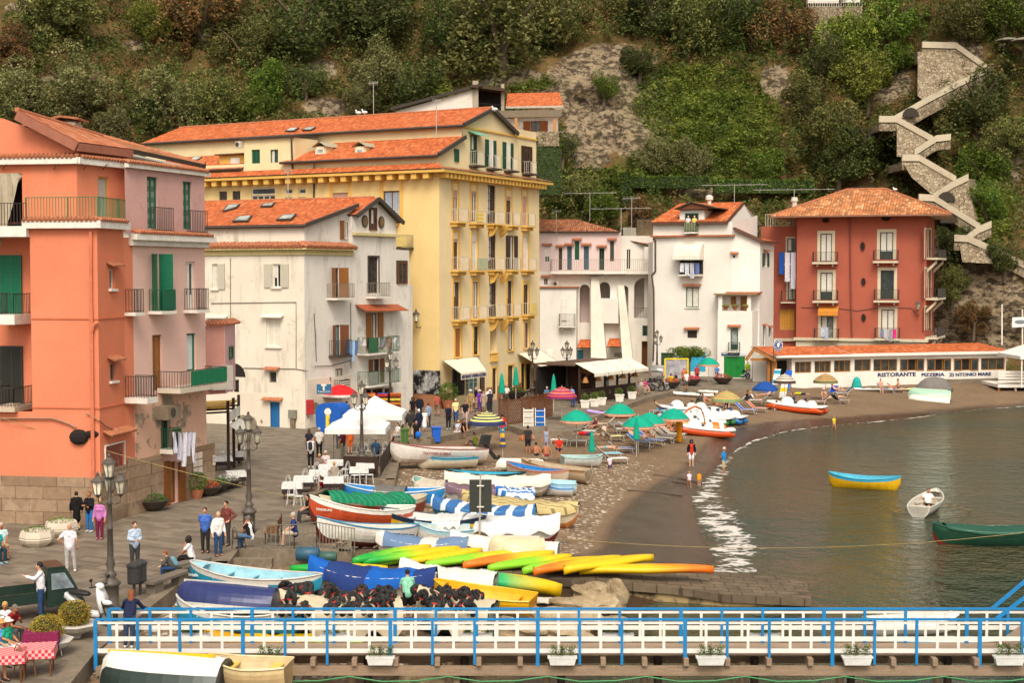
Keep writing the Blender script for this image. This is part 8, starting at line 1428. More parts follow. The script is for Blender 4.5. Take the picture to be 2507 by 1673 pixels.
PE=[(VD,185,322,185,'sit','s#5a2038','p#3f6a96','Lr',1.65,'woman in a plum shirt sitting on the left stone bench',dict(fem=1,shoe='#e8e4e0')),(VD,578,300,185,'stand','s#6a6460','p#333','Lk',1.6,'dark haired woman in patterned grey top behind the black coat',dict(fem=1)),(VD,598,378,20,'stand','j#1f1c1c','k#1f1c1c','Hk',1.62,'person seen from behind in a long black coat by the planter',{}),(VD,700,392,160,'fold','l#1f1e20','p#2f74b4','Br',1.68,'woman in black top and bright blue trousers with sunglasses',dict(fem=1,shoe='#e8e8e8')),(VD,778,450,175,'stand','l#c47ab4','p#7a2448','Hy',1.66,'blond woman in pink jacket and plum trousers beside the lamp post',dict(fem=1,shoe='#a03f6a')),(VD,545,705,8,'hips','s#e9e2e6','p#b8b2ac',None,1.76,'bald man in white T shirt and grey track trousers, seen from behind',dict(shoe='#f0ece8')),(VD,325,1075,100,'reach','l#efe9ea','p#2f4a6e','Hk',1.8,'man in white shirt and jeans beside the three wheeled truck',{}),(VD,1050,690,215,'hold','l#b9c8dc','p#444','Hb',1.78,'man in pale blue shirt standing behind the litter bins',{}),(VD,1010,1262,0,'rail','l#262c48','p#3a4a62','Lr',1.65,'girl with long brown hair leaning over the footbridge railing',dict(fem=1,shoe='#f0ece8',raised=1)),(VD,1400,700,90,'chin','s#eeeaea','p#22201f','Uk',1.68,'woman in white T shirt with dark curls on the far stone bench',dict(fem=1)),(VD,1265,770,100,'lean','l#54504e','p#2f4a72','Hr',1.45,'red haired boy hunched on the near stone bench',dict(bag='#6f9aa6')),(VD,1600,555,180,'back','s#4a6fc0','p#332e2c','Hb',1.76,'stout man in blue shirt and dark trousers',{}),(VD,1700,582,215,'stand','l#eeeae4','p#2f4a72',None,1.72,'bald man in white sweater and jeans',dict(shoe='#7a4424')),(VD,1765,500,150,'hips','l#7a4038','p#4a4540','Hk',1.78,'man in maroon sweater behind the two others',{}),(VD,1880,520,70,'chin','s#f0ece6,#26242a','p#5a7898','Cg',1.72,'man in striped T shirt and cap on a black chair',dict(hat='C#9a948c')),(VD,35,610,215,'sit','s#cfe6e6','h#c9b088','Hg',1.76,'grey haired man in pale shirt and beige shorts at the left edge',{}),(VD,20,640,230,'sit','s#2fb0b4','p#23404c','Hg',1.7,'person in turquoise top and dark patterned trousers at the left edge',dict(shoe='#6fb4c8')),(VD,45,1300,200,'sit','t#dfe6ea','p#aaa','Hy',1.66,'blond woman with sunglasses at the back cafe table',dict(fem=1)),(VD,150,1290,250,'lean','s#8a2426','p#555','Cg',1.7,'person in dark red top and beige cap at the back cafe table',dict(hat='C#a89a8c')),(VD,150,1420,255,'sit','s#2aa884','h#e6e2dc',None,1.62,'person in green shirt and white sun hat at the checked table',dict(hat='W#efe6d8')),(VD,75,1440,240,'sit','s#6f9ae0','h#c9c4bc',None,1.62,'woman in light blue top with a straw hat at the checked table',dict(hat='W#d99a58',fem=1)),(VD,10,1560,240,'sit','s#b8d832','h#e6e2da','Hk',1.7,'person in neon lime top in the bottom left corner',{}),(VQ,1190,185,100,'sit','s#2f3f78','h#c8b8a0','Hg',1.75,'grey haired man in blue T shirt on the slatted bench behind the steps',{}),(VU,925,1470,110,'sit','s#26221f','p#444','Lk',1.65,'woman in black beside the grey haired man on the slatted bench',dict(fem=1)),(VU,1085,1260,100,'lean','s#c4242c','p#444','Hb',1.7,'man in bright red T shirt sitting at the bow of the orange red boat',{}),(VO,1005,1470,10,'bend','s#8fd0b0','h#22201f','Hk',1.72,'boy in mint T shirt and black shorts among the life vests',dict(faced=1)),(VO,205,225-5,0,'photo','s#eeeaea','p#23211f','Hk',1.72,'man in white T shirt with black backpack taking a picture',dict(bag='#2a2826',shoe='#eee')),(VU,1010,872,5,'stand','s#262c44','h#2a3048','Lb',1.62,'woman in navy dress next to the man in the striped shirt',dict(fem=1)),(VU,1100,878,5,'stand','s#d9d4cc','p#24211f','Hg',1.75,'man in pale striped shirt, black trousers, seen from behind',{}),(VU,1170,1030,200,'sit','s#d9c8c4','p#666','Hw',1.6,'woman with white hair at the cafe tables',dict(fem=1)),(VU,1115,1060,200,'sit','s#8a7a70','p#666','Hy',1.6,'fair haired person at the front cafe tables',{}),(VU,1210,1130,30,'sit','s#a89a88','p#555','Hy',1.65,'blond person with back turned at the cafe tables',{}),(VU,1385,1090,30,'sit','s#d09a58','p#555','Ly',1.62,'long haired blond woman at the cafe tables',dict(fem=1)),(VU,1610,900,0,'sit','s#5a8ab0','p#555','Hg',1.7,'person in blue shirt inside the fenced cafe under the white canopy',{}),(VU,1310,900,60,'stand','s#5a2024','p#b0a48c','Hb',1.78,'man in dark red top with a black bag under the white canopy',{}),(VU,1375,850,30,'stand','s#e06a2c','h#e06a2c','Hb',1.7,'person in orange under the white canopy',{}),(VU,1275,800,20,'stand','s#eeeaea','p#555','Hg',1.72,'man in a white shirt with a number on its back by the cash machine',{}),(VU,1605,620,0,'stand','s#c9e06a','p#555','Hw',1.72,'man in lime T shirt and white cap looking at the toy stall',{}),(VU,1345,590,160,'stand','s#6a5a4c','p#444','Hb',1.7,'person in brown beside the toy stall',{}),(VS,930,715,20,'stand','s#1f2233','p#26262c',None,1.72,'bald man in dark polo shirt walking away',dict(shoe='#eee')),(VS,1015,645,180,'walk','s#e8dc9c','p#2a4a7c','Hg',1.78,'man in pale yellow shirt and sunglasses walking hand in hand',{}),(VS,1125,650,180,'walk','s#242328','p#c9a8a0','Lk',1.66,'woman in black top and patterned pink trousers walking hand in hand',dict(fem=1)),(VS,1185,520,160,'stand','s#a88c5c','h#a88c5c','Hg',1.75,'man all in khaki with white sun hat',dict(hat='W#ece4d4')),(VS,1250,480,110,'stand','s#232126','h#c9b0a8',None,1.76,'bald man in black T shirt by the shop front',{}),(VS,1290,500,170,'stand','s#7a3fb0','p#6a3a9a','Lb',1.62,'woman in purple with white hat',dict(hat='W#eee6dc',fem=1)),(VS,1395,500,185,'stand','s#eeeae4','p#3a3c48','Hk',1.76,'man in white shirt and dark glasses by the cafe',{}),(VS,1335,505,160,'stand','d#b0a08c',None,'Lb',1.6,'woman in patterned dress beside the man in white',dict(fem=1)),(VS,1410,520,10,'stand','s#2c2c34','p#333','Hk',1.72,'person in dark clothes with a straw boater, seen from behind',dict(hat='W#efe8dc')),(VS,490,800,10,'stand','j#3a3735','p#b8a27c','Hb',1.78,'man in dark hooded jacket and beige trousers',{}),(VS,590,790,40,'stand','j#23283c','p#2f4a80',None,1.78,'man in navy jacket and white cap',dict(hat='C#eee')),(VS,520,600,175,'stand','s#231f1f','p#333','Uk',1.64,'dark curly woman by the postcard stand',dict(fem=1)),(VS,600,600,175,'stand','j#20242f','p#333','Hk',1.76,'man in dark blazer by the postcard stand',{}),(VS,655,740,185,'stand','d#f2eeea',None,'Lb',1.5,'girl in a white dress',dict(fem=1)),(VS,390,810,160,'stand','l#b8b0a6','p#33302e','Ly',1.65,'blond woman in grey cardigan near the green bin',dict(fem=1)),(VS,560,900,190,'stand','s#26211f','p#23211f','Lk',1.64,'woman in black holding a bright blue bag',dict(fem=1,bluebag=1)),(VS,290,880,130,'sit','s#eeeae4','h#aaa','Hb',1.72,'man in white T shirt sitting beside the big white boat',{}),(VS,1010,830,150,'sit','s#d5deea','h#ddd','By',1.66,'fair woman in pale shirt sitting on the kerb',dict(fem=1)),(VS,1090,820,200,'lean','s#3a3c44','h#4a4c54','Hk',1.74,'young man in dark grey sitting bowed on the kerb',{}),(VS,1235,720,250,'sit','s#6a2a3c','p#22243a','Hk',1.68,'person in plum top hidden by the striped parasol',dict(lift=.1)),(VS,1305,715,250,'sit','s#a88a6a','p#b09a74','Hk',1.7,'second person sitting under the striped parasol',dict(lift=.1)),(VS,1550,845,0,'stand','s#d8242c','h#2a94cc','Hk',1.78,'man in red T shirt and blue shorts standing on the sand',dict(shoe=None)),(VS,1245,905,70,'ground','s#a8b838','h#667','Hb',1.72,'man in lime green top crouching behind the outboard motor',{}),(VS,1100,900,200,'ground','t#23211f','h#332','Lk',1.64,'dark haired woman in black sitting in the boat',dict(fem=1,lift=.9)),(VS,1845,995,10,'stand','s#3a3536','h#23242c','Hk',1.78,'man in dark T shirt with a white carrier bag',dict(shoe=None)),(VS,2055,990,180,'stand','t#9aa4b8','k#8f9ab0','Hb',1.64,'woman in blue grey sun dress standing on the sand',dict(fem=1,shoe=None)),(VS,2200,1095,185,'sit','s#d03a2c','h#26304c','Hk',1.76,'man in red T shirt sitting on the boats, hand at his chin',dict(lift=.3)),(VS,1945,1075,20,'ground',None,'b#333','Hk',1.6,'bare backed boy with black hair behind the boats',dict(shoe=None,lift=.3)),(VS,2060,1080,20,'ground',None,'b#a44','Hr',1.66,'bare shouldered woman with ginger hair behind the boats',dict(shoe=None,lift=.3)),(VS,1905,840,100,'ground',None,'b#555','Hr',1.1,'child playing on the sand in front of the leaning sunbeds',dict(shoe=None)),(VS,1790,845,60,'ground','t#e07a3c','b#e07a3c','Hb',1.0,'toddler in orange on the sand',dict(shoe=None)),(VT,905,1225,200,'walk','s#e2dcec','h#4a4a6a','Hb',1.1,'small child in white shirt walking past the sunbeds',dict(shoe=None)),(VT,730,745,160,'lounge','t#5a3038','b#c04a4a','Hb',1.66,'sunbathing woman with sunglasses and printed bikini',dict(fem=1,shoe=None)),(VT,870,845,330,'sit','t#d8c8bc','b#999','By',1.64,'blond woman with her back turned on a sunbed with yellow towel',dict(fem=1,shoe=None)),(VT,640,850,80,'prone','s#d82a34','h#3a4a6a','Hb',1.74,'man in red lying face down on a spotted towel',dict(shoe=None,lift=.38)),(VT,1190,870,250,'lounge',None,'b#5a4a7a','Hb',1.76,'tanned man sunbathing on a blue towel',dict(shoe=None)),(VT,1290,850,250,'knee','t#8a94b8','b#889','Hr',1.68,'sunbather with raised knee next to the man on the blue towel',dict(fem=1,shoe=None)),(VT,870,1010,250,'prone',None,'b#3fb8cc','Hr',1.6,'woman lying face down on a turquoise towel',dict(shoe=None,lift=.38)),(VT,1490,690,180,'sit','t#aac4d0','b#556','Lk',1.64,'black haired woman in blue seen under the green parasol',dict(fem=1,shoe=None)),(VT,1575,680,190,'sit','s#b0a8a0','h#777','Hb',1.76,'man in grey T shirt sitting behind the sunbeds',dict(shoe=None)),(VT,1530,790,250,'knee','t#f0ece8','b#eee','Hk',1.66,'woman in white lying on the front row of sunbeds',dict(fem=1,shoe=None)),(VT,1600,780,190,'sit',None,'b#a05a4a','Hk',1.74,'bare chested man with sunglasses sitting among the sunbeds',dict(shoe=None)),(VT,1705,865,5,'stand','g#ee9a1c',None,'Hy',1.72,'woman wrapped in a long orange robe on the beach',dict(shoe=None,fem=1)),(VT,1480,520,290,'lounge',None,'b#3a3a5a','Hb',1.75,'sunbather left of the green parasol nearest the pedal boats',dict(shoe=None)),(VV,435,1145,180,'stand','l#1f1c1c','h#eeeaf0','Uk',1.68,'woman in red top, black cardigan and white shorts at the water edge',dict(fem=1,shoe=None,red=1)),(VV,805,1252,250,'back','s#2a90d8','h#c9b48c','Hw',1.78,'old man in blue T shirt wading with hands behind his back',dict(shoe=None)),(VV,412,1390,10,'walk','s#e8d8e0','b#eee','Hy',.95,'toddler in a white shirt at the water edge',dict(shoe=None)),(VV,522,1378,330,'reach','s#eea01c','b#eea01c','Hr',.98,'toddler in yellow holding a green toy',dict(shoe=None)),(VV,2075,745,200,'walk','s#e8d030','b#d8c828','Hy',1.15,'child in yellow splashing in the shallows',dict(shoe=None)),(VV,1065,380,260,'ground','s#23211f','p#3a3a44','Hk',1.74,'man in black sitting on the sand behind the blue parasol',{}),(VV,1140,380,250,'legs','t#e8e4e0','b#ddd','By',1.64,'woman in white sitting next to the man in black on the sand',dict(fem=1,shoe=None)),(VV,1300,380,90,'lounge',None,'b#8a5a3a','Hb',1.74,'sunbather on the white slanted bed under the blue parasol',dict(shoe=None)),(VV,1400,495,250,'ground','s#e0d8d0','h#c9b8c8','Lk',1.62,'woman in white top sitting on the sand by the orange pedal boat',dict(fem=1,shoe=None)),(VV,1960,400,170,'lean',None,'b#8a2a2a','Hy',1.7,'woman in a pale hat bent forward on a sunbed near the restaurant',dict(hat='W#e8dcc0',shoe=None)),(VV,2110,400,280,'prone',None,'b#222','Hb',1.68,'sunbather lying face down near the restaurant',dict(shoe=None,lift=.35)),(VV,2110,320,250,'knee',None,'b#a33','Hb',1.7,'sunbather with raised knees behind the blue sunbed',dict(shoe=None)),(VV,1690,318,100,'prone','s#c8c41c','h#2a2c5a','Hb',1.76,'man in yellow shirt and navy shorts lying on the sand',dict(shoe=None)),(VV,545,450,20,'ground','s#4a4640','p#443','Bk',1.66,'woman in dark grey top sitting behind the white pedal boats',dict(lift=.3)),(VV,620,440,270,'lounge',None,'b#e07a1c','Hk',1.7,'sunbather with orange swimwear behind the pedal boats',dict(shoe=None)),(VV,735,490,20,'ground',None,'b#532','Hk',1.74,'deeply tanned man with bare back behind the pedal boats',dict(shoe=None,sk=3,lift=.2)),(VV,840,490,180,'ground','t#1f1f1f','b#222','Hr',1.66,'woman in black bikini sitting under the orange striped parasol',dict(fem=1,shoe=None)),(VV,760,430,270,'knee',None,'b#a66','Hb',1.7,'pale sunbather with crossed knees under the orange striped parasol',dict(shoe=None)),(VW,690,1145,180,'sit',None,'b#3a3a6a','Hk',1.75,'young man on a blue sunbed by the restaurant wall',dict(shoe=None)),(VW,820,1140,60,'sit',None,'b#446','Hk',1.75,'young man turned towards his friend by the restaurant wall',dict(shoe=None)),(Va,850,705,200,'stand','s#8ab81c','p#4a5a78',None,1.78,'man in bright green sweater beside the green garage door',{}),(Va,370,705,180,'sit','s#4a84cc','h#3a5a9a','Hg',1.75,'man in blue T shirt sitting by the flower bowl',{}),(Va,60,660,185,'fold','s#eeeaea','h#b33','Hk',1.76,'man in white T shirt with folded arms near the display board',{}),(VZ,1730,850,190,'sit','s#f0c81c','p#333','Ck',1.72,'person in yellow sweatshirt by the first flower bowl',dict(hat='C#333')),(VZ,1810,830,190,'sit','t#26262c','p#333','Hk',1.68,'person in black vest beside the yellow sweatshirt',{}),(VZ,1925,800,200,'stand','s#e07a4a','h#c43a34','Ly',1.66,'woman in orange top and red shorts with a white bag',dict(fem=1)),(VZ,1180,980,160,'sit','s#e8e6ea','h#c9a888','Hy',1.68,'fair woman in white sitting at the end of the dark fence',dict(fem=1)),(VZ,1300,950,230,'sit','s#c9bca4','p#b0a080','Hg',1.72,'old man in beige clothes sitting beside the motorcycles',{}),(VZ,1360,935,230,'sit','s#d8308c','h#b8a','Hb',1.64,'woman in bright pink T shirt sitting beside the motorcycles',dict(fem=1)),(VZ,150,1160,30,'bend','s#7a9ad0','p#3a4a7a','Hk',1.74,'man in light blue shirt bending by the white deckchair',{}),(VZ,680,740,180,'stand','s#c9a0a0','p#444','Hb',1.7,'person in pink inside the cream awning restaurant',{}),]
for V,x,y,fc,pose,tp,bt,hr,hg,lb,kw in PE:
 kw=dict(kw);lift=kw.pop('lift',0);bb=kw.pop('bluebag',0);rd=kw.pop('red',0);ra_=kw.pop('raised',0)
 p=D(*V(x,y),YF-.42)if ra_ else gp(*V(x,y))
 if ra_:p.z=.17
 if pose in('sit','lean','chin')and not lift:p=p+Matrix.Rotation(math.radians(fc),3,'Z')@Vector((0,-.45,0))*(hg/1.75)
 if p.z<SEA+.05:p.z=SEA-.12
 o=person(lb,p+Vector((0,0,lift)),fc,pose,tp,bt,hr,hg,**kw)
 if rd:c=bpy.data.objects.new('red_top',piece(pose,'t',1));col.objects.link(c);c.parent=o;c.scale=(.72,1.0,1);c.location=(0,.035,0);c.material_slots[0].link='OBJECT';c.material_slots[0].material=cloth('#d83a24')
 if bb:q=p+Vector((.15,-.35,.75));mb=MB();mb.ball(q,(.2,.12,.22),9,7);mb.mats=[cloth('#1f6fd0')];tag(mb.build('shoulder_bag',loc=q),'bright blue bag carried by the woman in black','bag')
q=RBT.location;person('man in white T shirt rowing the white dinghy',Vector((q.x,q.y,q.z-.1)),math.degrees(RBT.rotation_euler.z)+90,'row','s#efeae6','h#26242a','Hb',1.76,shoe=None)
for sg in(-1,1):mb=N_(wood('#8a6a48'));a=q+Vector((.2*sg,-.3,.55));e=q+Vector((2.1*sg,-.5-.6*(sg<0),.12));mb.tube([a,e],.025,5);mb.bar(a.lerp(e,.8),e,.14,.03);tag(mb.build('oar',loc=a),'left oar of the rowing dinghy dipping into the water' if sg<0 else 'right oar of the rowing dinghy held above the water','oar')
LG=glassy('#d8d0b8',.25);LAMPM=paint('#5a5148',.5,.15)
def lantern(par,c,s):
 x,y,z=c;mb=N_(LAMPM)
 for a in range(4):an=PI/4+a*PI/2;p=Vector((math.cos(an),math.sin(an),0));mb.bar(Vector(c)+p*.12*s,Vector(c)+p*.21*s+Vector((0,0,.42*s)),.02,.02)
 mb.lathe([(.04*s,z-.1*s),(.13*s,z-.02*s),(.13*s,z)],(x,y,0),8);mb.lathe([(.24*s,z+.42*s),(.24*s,z+.45*s),(.1*s,z+.58*s),(.05*s,z+.62*s),(.06*s,z+.68*s),(.01,z+.76*s)],(x,y,0),8);l=mb.build('lantern',parent=par);mb=MB();mb.lathe([(.115*s,z),(.2*s,z+.42*s)],(x,y,0),4);mb.build('lantern_glass',LG,l)
def lamppost():
 o=local('street_lamp','x','street lamp');mb=N_(LAMPM);mb.smooth=True
 mb.lathe([(.3,0),(.3,.12),(.25,.14),(.25,.78),(.31,.82),(.31,.9),(.2,.98),(.14,1.05),(.2,1.14),(.14,1.22),(.1,1.3),(.15,1.5),(.09,1.68),(.1,1.75),(.085,2.6),(.11,2.62),(.085,2.66),(.07,3.4),(.13,3.44),(.06,3.55),(.06,3.9),(.05,4.25)],n=12);mb.build('post',parent=o)
 for a in(0,2*PI/3,4*PI/3):
  c,s=math.cos(a+.5),math.sin(a+.5);m=MB();m.mat(LAMPM);m.tube([(0,0,3.55),(.2*c,.2*s,3.42),(.38*c,.38*s,3.5),(.4*c,.4*s,3.68)],.025,6);m.tube([(.1*c,.1*s,3.7),(.22*c,.22*s,3.62),(.3*c,.3*s,3.5)],.015,5);m.build('arm',parent=o);lantern(o,(.4*c,.4*s,3.78),.95)
 lantern(o,(0,0,4.3),1);return o
for V,x,y,h,lb in[(VD,865,1000,5.05,'tall four lantern street lamp nearest the camera, left of the footbridge'),(VA,572,1222,5.05,'four lantern street lamp in the middle of the paved square'),(VU,1480,1010,5.0,'street lamp rising through the white canopies of the fenced cafe'),(VS,262,600,5.2,'street lamp in front of the souvenir shop'),(VY,1592,1015,5.0,'street lamp by the lattice fence of the palazzo restaurant'),(VZ,50,1010,5.0,'street lamp beside the dark wooden restaurant hut'),(VZ,1490,690,5.0,'street lamp next to the parked silver car')]:
 inst('lamp',lamppost,G(*V(x,y),0),.6*len(lb),lb,scale=h/5.05)
SW_=stucco('#7d7266')
def bench():
 o=local('stone_bench','x','bench');mb=N_(SW_);mb.loft([[(x,y,z)for x,y in[(-1.1,-.24),(.9,-.24),(1.1,-.1),(1.15,.1),(1.0,.24),(-1.1,.24)]]for z in(.37,.46)]);mb.build('seat',parent=o)
 for x in(-.7,.75):mb=N_(SW_);mb.box((x,0,.185),(.5,.36,.37));mb.build('leg',parent=o)
 return o
for V,x,y,rz,lb in[(VD,100,318,0,'grey stone bench under the orange wall, a woman sitting on it'),(VD,1300,835,1.2,'near curved stone bench at the quay edge with the boy'),(VD,1460,720,1.0,'far curved stone bench at the quay edge with the woman in white'),(VS,1110,720,.9,'stone bench end at the kerb above the beach')]:inst('bench',bench,G(*V(x,y),0),rz,lb)
def veg(par,c,r,cols,seed=1,n=500,leaf=.03,nm='foliage'):
 rs=np.random.RandomState(seed);d=rs.normal(size=(n,3));d/=np.linalg.norm(d,axis=1)[:,None];k=rs.randint(0,9,n);C=d*np.array(r)*rs.uniform(.75,1.05,(n,1))+np.array(c);f=bpy.data.objects.new(nm,leafmesh(C,leaf*rs.uniform(.6,1.4,n),tones(cols,k,rs,.35),nm,rs));col.objects.link(f);f.parent=par;return f
def tub(kind,cols):
 def f():
  o=local('planter','x','planter');mb=MB()
  if kind=='oct':mb.mat(stucco('#e0d2bc'));mb.lathe([(.42,0),(.62,.18),(.68,.3),(.66,.34),(.68,.38),(.62,.62),(.56,.6)],n=8);mb.build('pot',parent=o);veg(o,(0,0,.62),(.5,.5,.16),cols)
  elif kind=='bowl':mb.mat(paint('#463c34',.6));mb.lathe([(.3,0),(.32,.06),(.5,.15),(.72,.42),(.78,.5),(.72,.5)],n=16);mb.build('pot',parent=o);veg(o,(0,0,.58),(.62,.62,.22),cols,3,650,.04)
  elif kind=='ball':mb.mat(stucco('#ded6c8'));mb.lathe([(.22,0),(.25,.12),(.75,.35),(.9,.52),(.82,.5)],n=8);mb.build('pot',parent=o);veg(o,(0,0,.9),(.6,.6,.5),cols,5,5200,.026);mb=N_(paint('#3f3c1c',.9));mb.ball((0,0,.9),(.5,.5,.42),12,8);mb.build('dark_filler',parent=o)  # the ball bush gets an added dark core in place of inner shade
  else:mb.mat(TERRA);mb.lathe([(.2,0),(.32,.4),(.3,.4)],n=10);mb.build('pot',parent=o);veg(o,(0,0,.75),(.45,.45,.42),cols,6,800,.04)
  return o
 return f
GC=['#4a6a28','#5a7a30','#6b7434'];FC=['#c8402c','#d86a50','#4a6a28','#5a7a30'];TC=['#8a8a2a','#a87a2a','#6a7a2a','#b89038']
for V,x,y,k,cl,lb,s in[(VD,290,500,'oct',GC,'octagonal white planter in the left foreground',1),(VD,480,425,'oct',GC,'octagonal white planter behind the man in the white T shirt',1),(VD,585,1215,'ball',TC,'clipped golden bush in a white tub beside the scooter',.8),(VD,370,1350,'ball',TC,'clipped golden bush in a white tub beside the cafe tables',.82),(VD,445,290,'bowl',FC,'dark bowl planter with a red plant under the orange wall',.95),(VC,1070,1428,'bowl',GC,'dark bowl planter by the stone corner of the pink house',.95),(VC,1375,1345,'pot',GC,'terracotta pot with a bush right of the wooden doors',1.1),(VC,1450,1325,'bowl',FC,'dark bowl planter with red flowers right of the terracotta pot',.9),(VC,1515,1300,'bowl',GC,'dark bowl planter before the menu boards',.9),(VC,1585,1275,'bowl',['#e8e4dc','#4a6a28','#5a7a30'],'dark bowl planter with white flowers furthest along the pink house',.9),(VZ,1705,860,'bowl',FC,'dark flower bowl left of the yellow display frame',1.25),(VZ,2045,815,'bowl',['#d8405a','#c84a6a','#5a7a30'],'dark bowl of pink flowers beside the yellow display frame',1.25),(Va,455,790,'bowl',FC,'dark bowl of red flowers near the green garage door',1.25),(VY,1320,1030,'bowl',GC,'large tub with palm like plants behind the lattice fence',1.3),(VY,250,1190,'pot',GC,'terracotta tub of green plants at the palazzo corner',1.8)]:
 inst(k+cl[0],tub(k,cl),G(*V(x,y),0),len(lb),lb,scale=s)
for x,y,lb in[(340,1165,'square white pot at the left end of the dark restaurant fence'),(490,1145,'square white pot, second along the dark restaurant fence'),(605,1120,'square white pot, third along the dark restaurant fence'),(890,1065,'square white pot, fourth along the dark restaurant fence'),(1090,1022,'square white pot at the right end of the dark restaurant fence')]:
 o=thing('flower_pot',lb,'flower pot',G(*VZ(x,y),0));c=o.location;mb=N_(WHITE);mb.loft([[(c.x+a*s,c.y+b_*s,z)for a,b_ in((-1,-1),(1,-1),(1,1),(-1,1))]for s,z in((.3,0),(.36,.5),(.4,.52),(.4,.6))]);mb.build('pot',parent=o);veg(o,(0,0,.85),(.35,.3,.3),GC,8,260,.05)
def lbin():
 o=local('litter_bin','x','litter bin');mb=N_(paint('#3f3d3c',.5));mb.lathe([(.2,.45),(.22,.5),(.22,1.0),(.25,1.03),(.25,1.1),(.06,1.2)],n=14);mb.build('drum',parent=o);mb=N_(LAMPM);mb.tube([(.0,.0,0),(0,0,.46)],.05);mb.build('post',parent=o);return o
inst('lbin',lbin,G(*VD(1045,900),0),0,'grey litter bin in front of the man in the pale blue shirt');inst('lbin',lbin,G(*VD(1092,880),0),0,'second grey litter bin half hidden behind the first')
def wbin(c):
 def f():
  o=local('wheelie_bin','x','wheelie bin');mb=N_(paint(c,.4));mb.loft([[(x*s,y*s,z)for x,y in((-.28,-.3),(.28,-.3),(.28,.3),(-.28,.3))]for s,z in((.75,.06),(1,.95))]);mb.build('body',parent=o);mb=N_(paint(c,.35));mb.box((0,0,1.0),(.64,.7,.08));mb.build('lid',parent=o)
  for x in(-.24,.24):mb=N_(paint('#222',.7));mb.ball((x,.24,.1),(.05,.1,.1));mb.build('wheel',parent=o)
  return o
 return f
inst('wbb',wbin('#1f6ad8'),G(*VS(790,865),-.3),.2,'bright blue wheelie bin on the edge of the beach');inst('wbg',wbin('#4f7a34'),G(*VS(425,890),-.1),.1,'green wheelie bin beside the white canopies')
def wheel(par,c,r,w_=.1,ax='y'):
 mb=N_(paint('#26241f',.8));f=(lambda a,o,R:(c[0]+R*math.cos(a),c[1]+o,c[2]+R*math.sin(a)));n=18;mb.loft([[f(2*PI*i/n,o,R)for i in range(n)]for o,R in((-w_,r*.72),(-w_,r*.95),(-w_*.5,r),(w_*.5,r),(w_,r*.95),(w_,r*.72))],True,False);t=mb.build('wheel',parent=par);mb=N_(paint('#b9b6ae',.3,metal=.6));mb.loft([[f(2*PI*i/n,o,r*.72)for i in range(n)]for o in(-w_*.6,w_*.6)]);mb.build('rim',parent=t)
 for i in range(5):a=2*PI*i/5
def scooter(white):
 def f():
  o=local('scooter','x','scooter');wh=paint(white,.25,.04);bk=paint('#24211f',.5);wheel(o,(.68,0,.3),.3,.06);wheel(o,(-.62,0,.3),.3,.06);mb=N_(wh);mb.smooth=True
  mb.loft([[(x,y*w_,z)for y in(-1,1)]+[(x+.06,w_,z+.05),(x+.06,-w_,z+.05)]for x,z,w_ in((.52,.32,.16),(.46,.7,.2),(.36,.98,.12))]);mb.loft([[(x,y*w_,z+d*.06)for y,d in((-1,-1),(-.6,1),(.6,1),(1,-1))]for x,z,w_ in((.45,.3,.14),(-.1,.3,.16),(-.3,.5,.16),(-.75,.72,.12))]);mb.ball((.62,0,.62),(.2,.08,.08));mb.ball((.4,0,1.04),(.14,.12,.1));mb.build('body',parent=o)
  mb=N_(bk);mb.smooth=True;mb.ball((-.3,0,.8),(.4,.15,.09),10,6);mb.build('seat',parent=o);mb=N_(bk);mb.tube([(.36,-.34,1.06),(.38,0,1.04),(.36,.34,1.06)],.02);mb.tube([(.38,-.28,1.06),(.4,-.32,1.22)],.01);mb.tube([(.38,.28,1.06),(.4,.32,1.22)],.01);mb.ball((.4,-.33,1.26),(.03,.07,.05));mb.ball((.4,.33,1.26),(.03,.07,.05));mb.tube([(.68,.09,.3),(.42,.09,.9)],.02);mb.tube([(.68,-.09,.3),(.42,-.09,.9)],.02);mb.build('handlebar',parent=o);return o
 return f
inst('sc',scooter('#eae8e4'),G(*VD(690,1105),0),-.45,'white scooter parked at the quay edge in the foreground',scale=1.15)
inst('sd',scooter('#4a4744'),G(*VZ(1440,900),0),-.4,'dark motorcycle left of the silver one near the lamp',scale=1.05);inst('sd2',scooter('#a8a49c'),G(*VZ(1530,895),0),-.3,'silver motorcycle beside the dark fence end',scale=1.05);inst('sd3',scooter('#d8d6d0'),G(*Va(775,700),0),2.3,'pale scooter in front of the green garage door')
o=local('three_wheeled_truck','dark green three wheeled pickup truck with open bed','truck');g1=paint('#23372f',.35);mb=N_(g1);mb.loft([[(x,-.62,z),(x,.62,z),(x2,.55,z2),(x2,-.55,z2)]for x,z,x2,z2 in((.35,.35,.4,1.55),(1.35,.35,.95,1.55),(1.55,.4,1.0,1.5))]);mb.bar((.4,0,1.57),(.95,0,1.57),1.15,.06);mb.build('cab',parent=o);mb=N_(glassy('#8a969a'));mb.face([(1.02,-.55,1.45),(1.3,-.62,.95),(1.42,-.0,.95),(1.05,0,1.5)]);mb.face([(.5,-.6,1.4),(.92,-.58,1.4),(1.2,-.64,.9),(.5,-.64,.9)]);mb.build('window',parent=o)
mb=N_(paint('#6a5546',.7));mb.box((-.75,0,.55),(2.1,1.35,.06));mb.build('bed_floor',parent=o);mb=N_(g1)
for c,d in(((-.75,-.68,.72),(2.1,.05,.34)),((-.75,.68,.72),(2.1,.05,.34)),((-1.8,0,.72),(.05,1.35,.34)),((.3,0,.85),(.05,1.35,.55))):mb.box(c,d)
